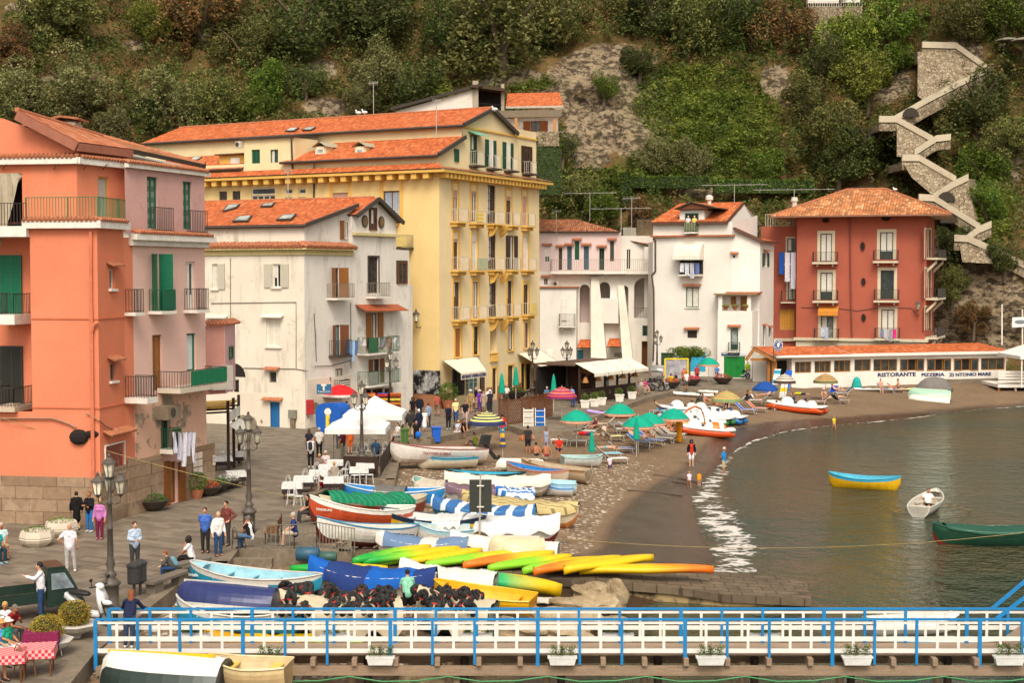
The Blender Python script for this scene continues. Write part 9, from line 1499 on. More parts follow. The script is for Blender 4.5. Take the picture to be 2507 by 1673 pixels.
mb.build('bed_sides',parent=o);wheel(o,(-1.0,-.6,.28),.28,.08);wheel(o,(-1.0,.6,.28),.28,.08);wheel(o,(1.35,0,.28),.28,.07);mb=N_(paint('#b03a2c',.4));mb.box((-1.84,-.5,.5),(.04,.2,.12));mb.box((-1.84,.5,.5),(.04,.2,.12));mb.build('tail_light',parent=o);o.location=G(*VD(240,1050),0);o.rotation_euler.z=.55
o=local('parked_car','small silver car parked beside the street lamp and the white house','car');cs=paint('#b5b2aa',.3,metal=.3);mb=N_(cs);mb.smooth=True;mb.loft([[(x,-w_,.3),(x,-w_,z*.55),(x,-w_*.85,z),(x,w_*.85,z),(x,w_,z*.55),(x,w_,.3)]for x,z,w_ in((-1.35,.9,.7),(-1.3,1.3,.76),(-.9,1.52,.78),(.2,1.55,.78),(.8,1.1,.78),(1.3,.9,.72),(1.38,.6,.66))]);mb.build('body',parent=o);mb=N_(GLASS)
for sg in(-1,1):mb.face([(-1.05,sg*.8,.95),(.55,sg*.8,.95),(.2,sg*.72,1.42),(-.9,sg*.72,1.42)])
mb.face([(-1.38,-.6,.95),(-1.38,.6,.95),(-1.2,.55,1.38),(-1.2,-.55,1.38)]);mb.build('window',parent=o);mb=N_(paint('#a33',.4));mb.box((-1.37,.6,.75),(.05,.12,.2));mb.box((-1.37,-.6,.75),(.05,.12,.2));mb.build('tail_light',parent=o)
for x in(-.9,.9):
 for y in(-.72,.72):wheel(o,(x,y,.29),.29,.08)
o.location=G(*VZ(1530,735),0);o.rotation_euler.z=1.25
def chair(c,wood_=False):
 def f():
  m=wood(c)if wood_ else paint(c,.4);o=local('cafe_chair','x','chair');mb=N_(m);mb.lathe([(.2,.44),(.2,.47),(.02,.475)],n=12);mb.build('seat',parent=o)
  for x,y in((-.15,-.15),(.15,-.15),(-.16,.16),(.16,.16)):mb=N_(m);mb.tube([(x*1.25,y*1.25,0),(x,y,.45)],.016,5);mb.build('leg',parent=o)
  mb=N_(m)
  for r,h in((.19,.9),(.12,.8)):mb.tube([(r*math.cos(a),.17+.04*math.sin(a),.46+(h-.46)*math.sin(a))for a in[PI*i/8 for i in range(9)]],.014,5)
  mb.build('backrest',parent=o);return o
 return f
def table(c1,c2,sq=True,chk=None):
 def f():
  o=local('cafe_table','x','table');mb=N_(chk or cloth(c1,scale=14,var=.3));mb.box((0,0,.75),(.95,.85,.02));mb.loft([[(a*s*.48,b_*s*.43,z)for a,b_ in((-1,-1),(0,-1),(1,-1),(1,0),(1,1),(0,1),(-1,1),(-1,0))]for s,z in((1,.74),(1.04,.52))],True,False);mb.build('tablecloth',parent=o)
  if c2:mb=N_(cloth(c2));mb.loft([[(a*s*.46,b_*s*.41,z)for a,b_ in((-1,-1),(1,-1),(1,1),(-1,1))]for s,z in((1,.73),(1.05,.3))],True,False);mb.build('under_cloth',parent=o)
  for a in(-1,1):
   for b_ in(-1,1):mb=N_(BROWN);mb.tube([(a*.38,b_*.33,0),(a*.38,b_*.33,.73)],.025,5);mb.build('leg',parent=o)
  return o
 return f
b=NB('checked_cloth');ck=b.n('ShaderNodeTexChecker');ck.inputs['Scale'].default_value=12;ck.inputs['Color1'].default_value=lin('#d83a4a');ck.inputs['Color2'].default_value=lin('#f0b8b4');b.l(b.tc.outputs['Object'],ck.inputs[0]);RCH=b.done(ck.outputs[0],.85,.15)
for i,(x,y,k)in enumerate([(860,1245,0),(960,1185,0),(1095,1130,0),(1180,1075,0),(1250,1030,0),(1455,1100,0),(1510,1055,0),(1230,1195,0)]):
 inst('tw',table('#e8e6e0','#3a2f2e'),G(*VU(x,y),0),.1,['white clothed cafe table nearest the orange red boat','white clothed table just behind the nearest one','white clothed table at the middle of the open air cafe','white clothed table where the blond people sit','white clothed table furthest back in the open row','white clothed table in front of the dark fence','white clothed table right against the dark fence','white clothed table beside the long blue boat'][i])
for i,(x,y)in enumerate([(850,1300),(920,1310),(845,1190),(955,1130),(1040,1150),(1080,1080),(1130,1170),(1200,1165),(1330,1060),(1420,1115),(1480,1110),(1550,1110),(1330,1120),(1250,1150),(1430,900),(1530,890),(1620,930),(1690,870),(1520,830),(400,900),(250,900),(360,880)]):
 inst('ch',chair('#e6e4de'),G(*VU(x,y),0),i*1.3,'white metal cafe chair with arched double back','white chairs of the open air cafe')
for V,x,y,k,lb in[(VD,290,1500,'r','table with red checked cloth in the left foreground'),(VD,330,1370,'b','table with pink cloth over dark blue'),(VD,60,1545,'r','small red checked table in the bottom left corner')]:inst('t'+k,table('#8a2a50','#2a3460')if k=='b' else table('','',chk=RCH),G(*V(x,y),0),.2,lb)
inst('wc',chair('#8a5a34',True),G(*VD(195,1530),0),2.6,'wooden chair of the person in the green shirt',scale=1.05);inst('wc',chair('#8a5a34',True),G(*VD(30,1310),0),.5,'wooden chair of the blond woman in the left foreground',scale=1.05);inst('ch',chair('#e6e4de'),G(*VD(400,1360),0),-.6,'white plastic chair with a camera bag beside the pink clothed table');inst('bc',chair('#2a2624'),G(*VD(1860,530),0),2.4,'black chair of the man in the striped T shirt')
def gazebo(lb,V,x,y,w_,h,yb):
 c=G(*V(x,yb),0);o=thing('canopy',lb,'canopy',c);mb=N_(cloth('#f2f0ea'));R=[[c+Vector((a*w_*s,b_*w_*s,z))for a,b_ in((-1,-1),(0,-1),(1,-1),(1,0),(1,1),(0,1),(-1,1),(-1,0))]for s,z in((1,h-.3),(1.0,h),(.5,h+.42),(.02,h+1.0))];mb.loft(R,True,False);mb.build('roof',parent=o)
 for a in(-1,1):
  for b_ in(-1,1):mb=N_(GREYIRON);mb.bar(c+Vector((a*w_*.95,b_*w_*.95,0)),c+Vector((a*w_*.95,b_*w_*.95,h)),.05);mb.build('pole',parent=o)
gazebo('nearer white peaked canopy over the fenced cafe',VU,1450,940,1.65,2.3,960);gazebo('further white peaked canopy over the fenced cafe',VU,1600,850,1.75,2.4,830)
fo_=thing('cafe_fence','dark brown panel fence round the canopied cafe terrace','fence',G(*VU(1320,1060),0));FP=[G(*VU(x,y),0)for x,y in((1315,1050),(1645,1060),(1740,900),(1770,840))];DBR=wood('#3d2c22',sc3=(6,6,.5))
for a,c in zip(FP[:-1],FP[1:]):
 n=max(1,int((c-a).length/1.2))
 for i in range(n):p,q=a.lerp(c,i/n),a.lerp(c,(i+.94)/n);mb=N_(DBR);mb.obox(p+Vector((0,0,.1)),q-p,(0,.05,0),(0,0,1.0));mb.build('panel',parent=fo_)
def parasol(cs,r=1.25,frill=None,stripes=False,closed=False):
 def f():
  o=local('parasol','x','parasol');mb=N_(cloth(cs[0]));ms=[cloth(c)for c in cs]
  if closed:prof=[(.05,2.5),(.12,2.2),(.2,1.5),(.24,1.15),(.2,1.12)]
  else:prof=[(.03,2.45),(r*.25,2.38),(r*.45,2.28),(r*.65,2.14),(r*.82,1.98),(r,1.78)]
  if stripes:
   prof2=[]
   for a,b_ in zip(prof[:-1],prof[1:]):prof2+=[a,((a[0]+b_[0])/2,(a[1]+b_[1])/2)]
   prof=prof2+[prof[-1]]
  n=16;rings=[[(rr*(1 if k%2 else .97)*math.cos(2*PI*k/n),rr*(1 if k%2 else .97)*math.sin(2*PI*k/n),z)for k in range(n)]for rr,z in prof]
  for i in range(len(rings)-1):mb.mat(ms[i%len(ms)]if stripes else ms[0]);mb.loft(rings[i:i+2],True,False)
  if frill or not closed:mb.mat(cloth(frill)if frill else ms[-1]);mb.loft([rings[-1],[(x*1.01,y*1.01,z-.17)for x,y,z in rings[-1]]],True,False)
  if frill and not closed:mb.mat(cloth('#f0e0d0'));mb.loft([[(x*1.02,y*1.02,z-.06)for x,y,z in rings[-1]],[(x*1.022,y*1.022,z-.1)for x,y,z in rings[-1]]],True,False)
  mb.build('canopy',parent=o);mb=N_(paint('#c9c2b4',.4));mb.tube([(0,0,-.2),(0,0,2.55)],.025,6);mb.build('pole',parent=o)
  if not closed:
   for k in range(8):a=2*PI*k/8;mb=N_(GREYIRON);mb.bar((0,0,2.0),(r*.6*math.cos(a),r*.6*math.sin(a),2.12),.015);mb.build('rib',parent=o)
  return o
 return f
def at_top(V,x,y,h):u,v=V(x,y);return gp(u,v,h)-Vector((0,0,h))
g=['#1aa184']
for V,x,y,key,a,lb,s in[(VT,525,480,'g',(g,1.08,'#d87a4a'),'green parasol with orange frill, leftmost on the beach',1),(VT,1025,405,'g',(g,1.08,'#d87a4a'),'green parasol with orange frill standing highest up the beach',1),(VT,1235,545,'g',(g,1.08,'#d87a4a'),'green parasol overlapped by its right neighbour in the centre of the beach',1),(VT,1365,510,'g',(g,1.08,'#d87a4a'),'green parasol right of the overlapped pair',1),(VT,1645,462,'g',(g,1.08,'#d87a4a'),'green parasol nearest the pedal boats',1),(Va,232,355,'g',(g,1.08,'#d87a4a'),'green parasol in front of the white house',1),(VT,700,735,'gc',(g,1,None,False,True),'closed green parasol among the front sunbeds',.9),(VT,1215,580,'gc',(g,1,None,False,True),'closed green parasol beside the tanned sunbathers',1),(VY,1100,615,'gc',(g,1,None,False,True),'closed green parasol by the palazzo doorway',1.15),(VY,1325,510,'gc',(g,1,None,False,True),'closed green parasol behind the palm tub',1.15),(VY,1930,640,'gc',(g,1,None,False,True),'closed green parasol by the restaurant hut',1.15),(VS,1370,500,'yn',(['#e0d878','#3a4264'],1.2,None,True),'yellow and navy striped parasol above the sitting people',1),(VS,2235,215,'rp',(['#c84a4a','#d8826a','#8a3a6a'],1.12,None,True),'red and purple striped parasol by the lattice fence',1),(VV,840,262,'og',(['#d8a05c','#8a9a6a'],1.2,None,True),'orange and green striped parasol behind the pedal boats',1),(VV,1980,65,'ob',(['#cf9a64','#7a7a50'],1.12,None,True),'tan striped parasol before the restaurant wall',1),(VV,1510,68,'wb',(['#e8e2d2','#5a4a40'],1.0,None,True),'white parasol with thin dark stripes near the restaurant porch',1),(VV,1285,152,'bl',(['#24509a'],1.15),'dark blue parasol near the slide board',.95)]:
 h=(2.5 if not(len(a)>4 or key=='gc')else 2.5)*s;inst('P'+key,parasol(*a),at_top(V,x,y,h),len(lb)*.3,lb,scale=s)
p=at_top(VY,0,0,2)if 0 else G(*VU(1290,590),0);o=inst('Pcc',parasol(['#d82a2c'],1.3,'#e8e0dc'),p+Vector((.0,0,.45)),0,'red parasol with white border beside the blue cash machine')
p=gp(*VT(-160+0,0))if 0 else gp(*VS(1555,1085));o=inst('Pyb',parasol(['#e0b828','#3a4a7a'],1,None,True,True),p,0,'closed yellow and blue parasol planted between the boats',scale=.8)
def sunbed(c):
 def f():
  o=local('sunbed','x','sunbed');mb=N_(cloth(c));mb.loft([[(-.32,y,z),(.32,y,z)]for y,z in((-.75,.85),(-.45,.6),(-.15,.36),(.3,.34),(1.0,.34))],False,False);mb.build('mattress',parent=o);m=paint('#dcdad4',.35)
  for x in(-.34,.34):mb=N_(m);mb.tube([(x,-.75,.85),(x,-.15,.35),(x,1.02,.33)],.02,5);mb.build('side_rail',parent=o)
  for y in(-.2,.85):mb=N_(m);mb.tube([(-.34,y,.34),(-.34,y+.08,0),(.34,y+.08,0),(.34,y,.34)],.018,5);mb.build('leg',parent=o)
  return o
 return f
for i,(V,x,y,rz,c,lb)in enumerate([(VT,400,890,75,'#d8d4cc','sunbed with a black bag and spotted towel in the front row'),(VT,620,900,75,'#e0dcd4','sunbed of the man in red'),(VT,590,740,100,'#5a4a42','brown shaded sunbed at the left of the beach'),(VT,740,790,60,'#c9c4b8','sunbed of the woman in the printed bikini'),(VT,910,850,-60,'#d8d060','sunbed with yellow and blue towels'),(VT,1000,990,-80,'#2a50a8','sunbed with blue towel and black rucksack'),(VT,860,1050,-75,'#4ac0d8','sunbed under the turquoise towel'),(VT,930,1110,-75,'#d8d4cc','empty pale sunbed closest to the small child'),(VT,1240,910,-110,'#2a80c8','sunbed with blue towel of the tanned man'),(VT,1370,890,-110,'#3a60b0','second blue towelled sunbed in the front row'),(VT,1480,860,-110,'#a89c8c','taupe sunbed, first of the tight row'),(VT,1550,835,-110,'#b0a494','taupe sunbed, second of the tight row'),(VT,1620,815,-110,'#b8ac9c','taupe sunbed, right end of the tight row'),(VT,1080,690,100,'#3a3a3c','sunbed with dark cloth under the highest parasol'),(VT,1520,545,100,'#3a4a8a','sunbed left of the parasol nearest the pedal boats'),(VV,1050,530,-115,'#2a5ac8','bright blue sunbed by the orange backrest'),(VV,1180,510,-115,'#d8602c','orange sunbed beside the bright blue one'),(VV,960,440,80,'#6a90d0','blue patterned sunbed under the orange striped parasol'),(VV,1230,420,70,'#e8e4dc','white slanted sunbed under the blue parasol'),(VV,1340,330,160,'#2a4a9a','blue sunbed with raised back behind the white one'),(VV,1930,430,100,'#8a5a4a','brown sunbed of the woman in the pale hat'),(VV,2130,420,-60,'#4a4a50','dark sunbed right of the brown one'),(VV,2060,320,150,'#2048a8','royal blue sunbed near the restaurant'),(VV,2200,330,100,'#4a5a6a','grey blue sunbed behind the royal blue one'),(VW,720,1140,-120,'#3a4ab0','blue sunbed of the two young men'),(VW,830,1135,-120,'#d86a2c','orange striped sunbed of the two young men'),(VT,1000,760,-80,'#d8d4cc','empty white sunbed below the highest parasol'),(VT,850,700,85,'#a89c8c','taupe sunbed behind the woman in the printed bikini'),(VT,1130,760,-95,'#c8b8a0','beige sunbed left of the tanned man'),(VT,1400,760,95,'#4a80c0','light blue sunbed behind the taupe row')]):
 inst('B'+c,sunbed(c),gp(*V(x,y)),math.radians(rz),lb)
for i,(x,c,lb)in enumerate([(1850,'#c9c4b4','stack of folded pale sunbeds leaning on the lattice fence'),(1985,'#1f5fb0','blue folded sunbed leaning on the lattice fence')]):
 p=gp(*VS(x,750));o=thing('folded_sunbed',lb,'sunbed',p);mb=N_(cloth(c));mb.obox(p+Vector((-.3,0,.1)),(.6,0,0),(0,.04,0),(0,.35,1.5));mb.build('mattress',parent=o)
 for k in(-.33,.33):mb=N_(WHITE);mb.bar(p+Vector((k,-.03,0)),p+Vector((k,.36,1.7)),.05);mb.build('side_rail',parent=o)
 mb=N_(WHITE)
 for z in(.3,.7,1.1,1.5):mb.bar(p+Vector((-.33,z*.2-.05,z)),p+Vector((.33,z*.2-.05,z)),.04)
 mb.build('crossbar',parent=o)
lf=thing('lattice_fence','brown lattice fence between the beach and the palazzo restaurant','fence',G(*VS(1510,640),0));FQ=[G(*VS(x,y),0)for x,y in((1510,640),(1620,665),(1770,640),(2130,560))];LB=wood('#7a4a2c')
for a,c in zip(FQ[:-1],FQ[1:]):
 n=max(1,round((c-a).length/1.5))
 for i in range(n):
  p,q=a.lerp(c,i/n),a.lerp(c,(i+1)/n);hh=1.75;mb=N_(LB);mb.bar(p,p+Vector((0,0,hh+.15)),.1);mb.build('post',parent=lf);mb=N_(LB);m=7
  for j in range(-m,m):
   for s in(0,1):
    t0,t1=max(0,j/m),min(1,j/m+1);z0,z1=(t0-j/m)*hh,(t1-j/m)*hh
    if s:z0,z1=hh-z0,hh-z1
    mb.bar(p.lerp(q,t0)+Vector((0,0,z0)),p.lerp(q,t1)+Vector((0,0,z1)),.04,.02)
  mb.bar(p+Vector((0,0,hh)),q+Vector((0,0,hh)),.06);mb.build('lattice_panel',parent=lf)
def awn(par,W,V,a,b_,c,d,txt=None):
 m=cloth('#efe4cc');A_,B_=W.at(V(*a),.1),W.at(V(*b_),.1);C_,D_=[W.at(V(*p),2.6)for p in(c,d)];C_.z=D_.z=(C_.z+D_.z)/2;A_.z=B_.z=(A_.z+B_.z)/2;mb=N_(m);mb.face([A_,B_,D_,C_]);e=Vector((0,0,-.5));mb.face([C_,D_,D_+e,C_+e]);o=mb.build('awning',parent=par)
 if txt:X=(D_-C_).normalized();text(txt,.36,paint('#4a4668',.6),o,C_+X*.12-Vector((0,0,.4))+Vector((W.n.x,W.n.y,0))*.02,X,(0,0,1),width=(D_-C_).length-.25,bold=.012)
 mb=N_(GREYIRON);mb.bar(A_,C_,.04);mb.bar(B_,D_,.04);mb.build('awning_arm',parent=par)
awn(YP,WR1,VI,(325,1262),(545,1243),(440,1345),(605,1328),'RISTORANTE TAVERNA AZZURRA');awn(YP,WR1,VI,(805,1218),(958,1200),(985,1332),(1112,1298))
s0,z0,s1,z1=WL1.bb(VI,140,1325,312,1475);b=NB('poster_print');n=b.noise(.9,8,.7);mb=N_(b.done(b.ramp(n,[(.44,lin('#1a1a1c')),(.52,lin('#a8a6a2')),(.62,lin('#dcdad4'))]),.6,.3));WL1.bx(mb,s0,z0,s1,z1,.07,.11);mb.build('poster',parent=YP)
c=G(*VU(1180,655),0);o=thing('cash_machine','rounded blue cash machine booth with yellow band','cash machine',c);mb=N_(paint('#1a5cb8',.35));R=[(.62*math.cos(a),1.25+1.05*math.sin(a))for a in[2*PI*i/20 for i in range(20)]];sq=lambda v_:math.copysign(abs(v_)**.6,v_);R=[(.85*sq(math.cos(a)),1.0+1.0*sq(math.sin(a)))for a in[2*PI*i/24 for i in range(24)]];mb.loft([[c+Vector((x+d*.8,d,z))for x,z in R]for d in(0,.75)]);mb.build('booth',parent=o);mb=N_(paint('#e8d23a'));mb.box(c+Vector((-.02,-.03,1.0)),(.28,.04,1.3));s=mb.build('yellow_band',parent=o);mb=N_(WHITE);mb.ball(c+Vector((-.02,-.06,1.4)),(.24,.03,.24),14,6);mb.build('round_emblem',parent=s);text('CASH MACHINE',.16,NAVY,s,c+Vector((.04,-.06,1.05)),(0,0,-1),(1,0,0),width=.95)
s0,z0,s1,z1=R1.bb(VE,726,1280,770,1342);mb=N_(paint('#2a6a94',.4));c=R1.P(s0,z0,.6);mb.obox(c,(1.0,.1,0),(0,.12,0),(0,0,z1-z0));o=tag(mb.build('sign',loc=c),'blue and white T sign on the corner of the cream house','sign');text('T',.5,WHITE,o,c+Vector((.34,-.02,.3)),(1,.1,0),(0,0,1),bold=.04);text('TABACCHI',.17,WHITE,o,c+Vector((.08,-.02,.1)),(1,.1,0),(0,0,1),width=.84)
c=R1.P(.3,1.2,.2);mb=N_(paint('#b02a2c',.4));mb.box(c+Vector((0,0,.3)),(.5,.3,1.0));tag(mb.build('post_box',loc=c),'red box on the wall beside the blue cash machine','post box')
for i,(x,c_,lb)in enumerate([(185,['#2a4aa8','#d8a030','#c83a2c'],'blue rack of postcards outside the souvenir shop'),(310,['#c87a34','#d8c050','#a84a2c'],'orange rack of souvenirs outside the shop'),(15,['#d85a2c','#8a4a2c','#d88a3a'],'rack of orange and brown goods beside the shop door')]):
 p=G(*VS(x,610),0);o=thing('souvenir_rack',lb,'rack',p);mb=N_(paint(c_[0],.6));mb.box(p+Vector((0,.2,1.0)),(.9,.06,2.0));mb.build('stand',parent=o)
 for k in range(6):mb=N_(cloth(c_[k%3],scale=12,var=.5));mb.box(p+Vector((0,0,.35+.3*k)),(.95,.35,.16));mb.build('goods_row',parent=o)
for i,(x,y,c_)in enumerate([(1330,470,'#8ad02c'),(1345,520,'#e0502c'),(1330,570,'#2aa8b0'),(1300,560,'#e08a3c'),(1395,560,'#2ab0a8'),(1300,500,'#e0c83a')]):p=D(*VU(x*1.05,y),101);mb=N_(paint(c_,.4));mb.ball(p,(.28,.22,.3),8,6);tag(mb.build('beach_toy',loc=p),['lime','red','teal','orange','turquoise','yellow'][i]+' inflatable toy hanging at the stall by the red parasol','toy')
o=thing('restaurant_pergola','restaurant terrace under cream scalloped awnings with a dark grape patterned fence','pergola',G(*VZ(700,1040),0));q0,q1=G(*VZ(270,1110),0),G(*VZ(1150,985),0);dd_=(q1-q0).normalized();nn_=Vector((dd_.y,-dd_.x,0));L=(q1-q0).length
mb=N_(DBR);mb.obox(q0+Vector((0,0,.05)),q1-q0,-nn_*.06,(0,0,1.15));f=mb.build('fence',parent=o);mb=N_(paint('#c8b8a8'))
for i in range(9):
 for k in range(6):c=q0+dd_*L*(i+.5)/9+nn_*.02+Vector(((k%3-1)*.09,0,.85-.1*(k//2)));mb.ball(c,.035,5,4)
mb.build('grape_motif',parent=f);zt5=3.0
for i in range(5):p=q0+dd_*L*(.05+.9*i/4)-nn_*.4;mb=N_(DBR);mb.bar(p,p+Vector((0,0,zt5)),.2);mb.build('post',parent=o);mb=N_(DBR);mb.bar(p+Vector((0,0,1.6)),p+nn_*1.0+Vector((0,0,2.6)),.08);mb.build('brace',parent=o);mb=N_(wood('#b5804a'));mb.lathe([(.12,2.2),(.28,1.75),(.26,1.75)],(p.x+nn_.x*.6,p.y+nn_.y*.6,0),9);mb.build('wicker_lamp',parent=o)
for i in range(4):
 a,c=q0+dd_*L*(i/4+.005),q0+dd_*L*((i+1)/4-.005);mb=N_(cloth('#f2e8d2'));up_=Vector((0,0,3.35));lo=Vector((0,0,2.55));P0,P1,P2,P3=a-nn_*.6+up_,c-nn_*.6+up_,c+nn_*1.3+lo,a+nn_*1.3+lo;mb.face([P0,P1,P2,P3])
 for k in range(9):e,g_=P3.lerp(P2,k/9),P3.lerp(P2,(k+1)/9);mb.face([e,g_,g_-Vector((0,0,.22)),(e+g_)/2-Vector((0,0,.3)),e-Vector((0,0,.22))])
 mb.build('awning',parent=o)
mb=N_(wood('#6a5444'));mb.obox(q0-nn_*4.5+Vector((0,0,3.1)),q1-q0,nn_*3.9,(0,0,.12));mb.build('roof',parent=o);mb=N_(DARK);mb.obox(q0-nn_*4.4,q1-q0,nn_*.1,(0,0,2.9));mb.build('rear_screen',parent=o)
mb=N_(wood('#5a3a2c'));hq=G(*VY(1830,1010),0);mb.obox(hq,(4.2,.8,0),(0,2.5,0),(0,0,3.0));hu=tag(mb.build('restaurant_hut',loc=hq),'dark red wooden hut with an oval sign, left of the cream awnings','hut');c=hq+Vector((3.6,-.5,2.5));mb=N_(wood('#b0703c'));mb.loft([[c+Vector((.85*math.cos(a),d,.5*math.sin(a)))for a in[2*PI*i/18 for i in range(18)]]for d in(-.06,0)]);s=mb.build('oval_sign',parent=hu);text('Ristorante',.34,paint('#f0dcb0'),s,c+Vector((-.62,-.08,.0)),(1,0,0),(0,0,1),width=1.25,bold=.01);text('TAVERNA AZZURRA',.17,paint('#f0dcb0'),s,c+Vector((-.6,-.08,-.25)),(1,0,0),(0,0,1),width=1.2)
c=G(*VZ(1800,800),0);o=thing('display_board','poster board in a tall yellow frame near the flower bowls','board',c);w2=1.1;mb=N_(paint('#f0d020',.4))
for x in(-w2,w2):mb.bar(c+Vector((x,0,0)),c+Vector((x,0,2.3*1.1)),.14)
mb.bar(c+Vector((-w2,0,2.5)),c+Vector((w2,0,2.5)),.14);mb.build('frame',parent=o);mb=N_(cloth('#a8a4a8',scale=1.5,var=.5));mb.box(c+Vector((0,.02,1.5)),(2*w2-.15,.04,1.8));mb.build('poster',parent=o)
p=gp(*VO(1590,875));u,v=VO(1605,455);hz=D(u,v,p.y).z;o=thing('road_sign','back of a dark road sign on a steel pole among the boats','sign',p);mb=N_(paint('#b5aea2',.4));mb.tube([p,Vector((p.x+.05,p.y,hz+.95))],.045);mb.build('pole',parent=o);mb=N_(paint('#33362e',.6));mb.box((p.x+.05,p.y+.06,hz),(.95,.03,1.4));mb.build('panel',parent=o);mb=N_(WHITE);mb.box((p.x+.05,p.y-.06,hz+.45),(.3,.02,.05));mb.box((p.x+.05,p.y-.06,hz-.45),(.3,.02,.05));mb.build('clamp',parent=o)
for x,y,c_,lb in((1440,350,'#e8c820','yellow and white slide board leaning on the beach'),(1480,270,'#2a64c8','blue board standing behind the yellow slide board'),(1350,250,'#3fa0c0','turquoise striped deckchair standing by the porch')):
 p=gp(*VV(x,y));mb=N_(cloth(c_,'#e8e4dc',2,.9,.6)if c_!='#2a64c8' else cloth(c_));mb.obox(p,(.62,0,0),(0,.06,0),(.45,.5,1.9));tag(mb.build('board',loc=p),lb,'board')
o=thing('stair_railing','rusty iron railing around the concrete steps to the boats','railing',G(*VO(200,850),0));RI=paint('#7d7564',.6);L_=[VU(600,1560),VU(870,1568),VU(1040,1500)]
for a,c in((VQ(990,215),VQ(1290,215)),(VQ(1290,215),VQ(1500,190)),(VQ(1500,190),VQ(1850,255))):rail(o,[G(*a,0),G(*c,0)],0.02,.98,RI,.17,.014)
mb=N_(STONE)
for i in range(4):p=G(*VQ(820,250),0)+Vector((0,-.5-.35*i,-.25-.28*i));mb.box(p,(2.4,.4,.3+.02))
mb=tag(mb.build('steps',loc=G(*VQ(820,300),0)),'worn concrete steps leading from the quay down to the boats','steps')
for x,y,s,lb in((1415,255,1,'large blue plastic barrel lying on the wall'),(1605,280,.72,'smaller green plastic drum lying on the wall')):p=G(*VQ(x,y),0);mb=N_(paint('#2f5a70' if s==1 else '#3a5f54',.5));mb.smooth=True;mb.tube([p+Vector((-.45*s,0,0)),p+Vector((-.42*s,0,0)),p+Vector((.42*s,0,0)),p+Vector((.45*s,0,0))],[.2*s,.27*s,.27*s,.2*s],14);tag(mb.build('barrel',loc=p),lb,'barrel')
def vest():
 o=local('life_vest','x','life vest');mb=N_(paint('#22201f',.7));mb.smooth=True
 for s in(-1,1):mb.ball((.13*s,0,0),(.13,.09,.22),8,6)
 mb.ball((0,.1,.12),(.2,.07,.14),8,6);mb.build('padding',parent=o);mb=N_(cloth('#b83a34'));mb.box((0,-.09,.02),(.2,.02,.05));mb.build('belt',parent=o);mb=N_(cloth('#a8967c'));mb.box((0,-.085,-.1),(.06,.02,.18));mb.build('lining',parent=o);return o
for i in range(118):
 if i<80:t=R_.random();x,y=VQ(1060+1150*t,R_.uniform(560,800)+20*t)
 else:t=R_.random();x,y=VR(290+600*t,R_.uniform(560,720)+60*t)
 h=(1.42,1.2,1.3,.95)[i%4];p=gp(x,y,h);inst('vest',vest,p,0,'black life vest with red and beige trim heaped over the boats','life vests heaped on the boats',rot=(R_.uniform(-1.2,.6),R_.uniform(-.8,.8),R_.uniform(-1,1)),scale=(R_.uniform(.75,1.0),R_.uniform(.6,.9),R_.uniform(.65,.95)))
def wash(W,V,x0,x1,y,hs,cols,lb,o_=1.0):
 a,c=W.at(V(x0,y),o_),W.at(V(x1,y),o_);o=thing('washing',lb,'washing',a);mb=N_(GREYIRON);mb.bar(a,c,.02);mb.build('line',parent=o);n=len(cols)
 for i,k in enumerate(cols):
  p,q=a.lerp(c,(i+.08)/n),a.lerp(c,(i+.92)/n);h=hs*(.6+.4*((i*7)%5)/4);mb=N_(cloth(k,scale=8));nv=Vector((W.n.x,W.n.y,0));mb.loft([[p+(q-p)*t-Vector((0,0,z*h))+nv*(.05*math.sin(5*t+z*3+i))for t in(0,.25,.5,.75,1)]for z in(0,.35,.7,1)],False,False);mb.build('garment',parent=o)
wash(R2,VE,1045,1300,985,1.0,['#d8d4cc','#3a3a44','#c9b8a8','#8a8a90','#9a7a64','#d8d8d4'],'washing on the green balcony of the cream house');wash(R1,VE,955,1035,1005,1.5,['#4a5a78','#8ab0d8','#a8c8e8','#5a7ab0'],'blue washing hanging right of the brown shuttered door',.6);wash(WPb,VC,1200,1370,880,1.6,['#d8d4e0','#c8c4d4','#e4e0e8','#ccc8d8','#e0dce4'],'white flowered sheets drying above the wooden doors',.9)
wash(F1,VJ,1056,1200,592,1.6,['#e8e8f0','#dfe0ea','#c8c8d4','#6a80b0'],'washing under the cream awning of the white house',1.0);wash(RA,VK,180,296,535,4.0,['#2a5ab0','#e8e4ec','#dcd8e4'],'blue and white sheets on the narrow red wing',1.0);wash(RF,VK,850,960,1045,1.3,['#8a90a8','#c8c4cc','#a8a4ac','#e83a8a'],'washing with a pink piece on the lowest right balcony of the red house',1.1);wash(RF,VK,455,510,1030,1.8,['#c8ccd8','#b8bccc'],'pale washing on the lowest left balcony of the red house',1.1)
for x,c_,lb,hr in((1118,'s#f0ece8','man in white T shirt on the dormer balcony of the white house','Hw'),(1162,'s#e8d470','woman in yellow top on the dormer balcony of the white house','Hw')):p=F1.at(VJ(x,305),.5);person(lb,v3(p,F1.sz(VJ(1140,380),.8)[1]+.1),180,'stand',c_,'p#555',hr,1.7)
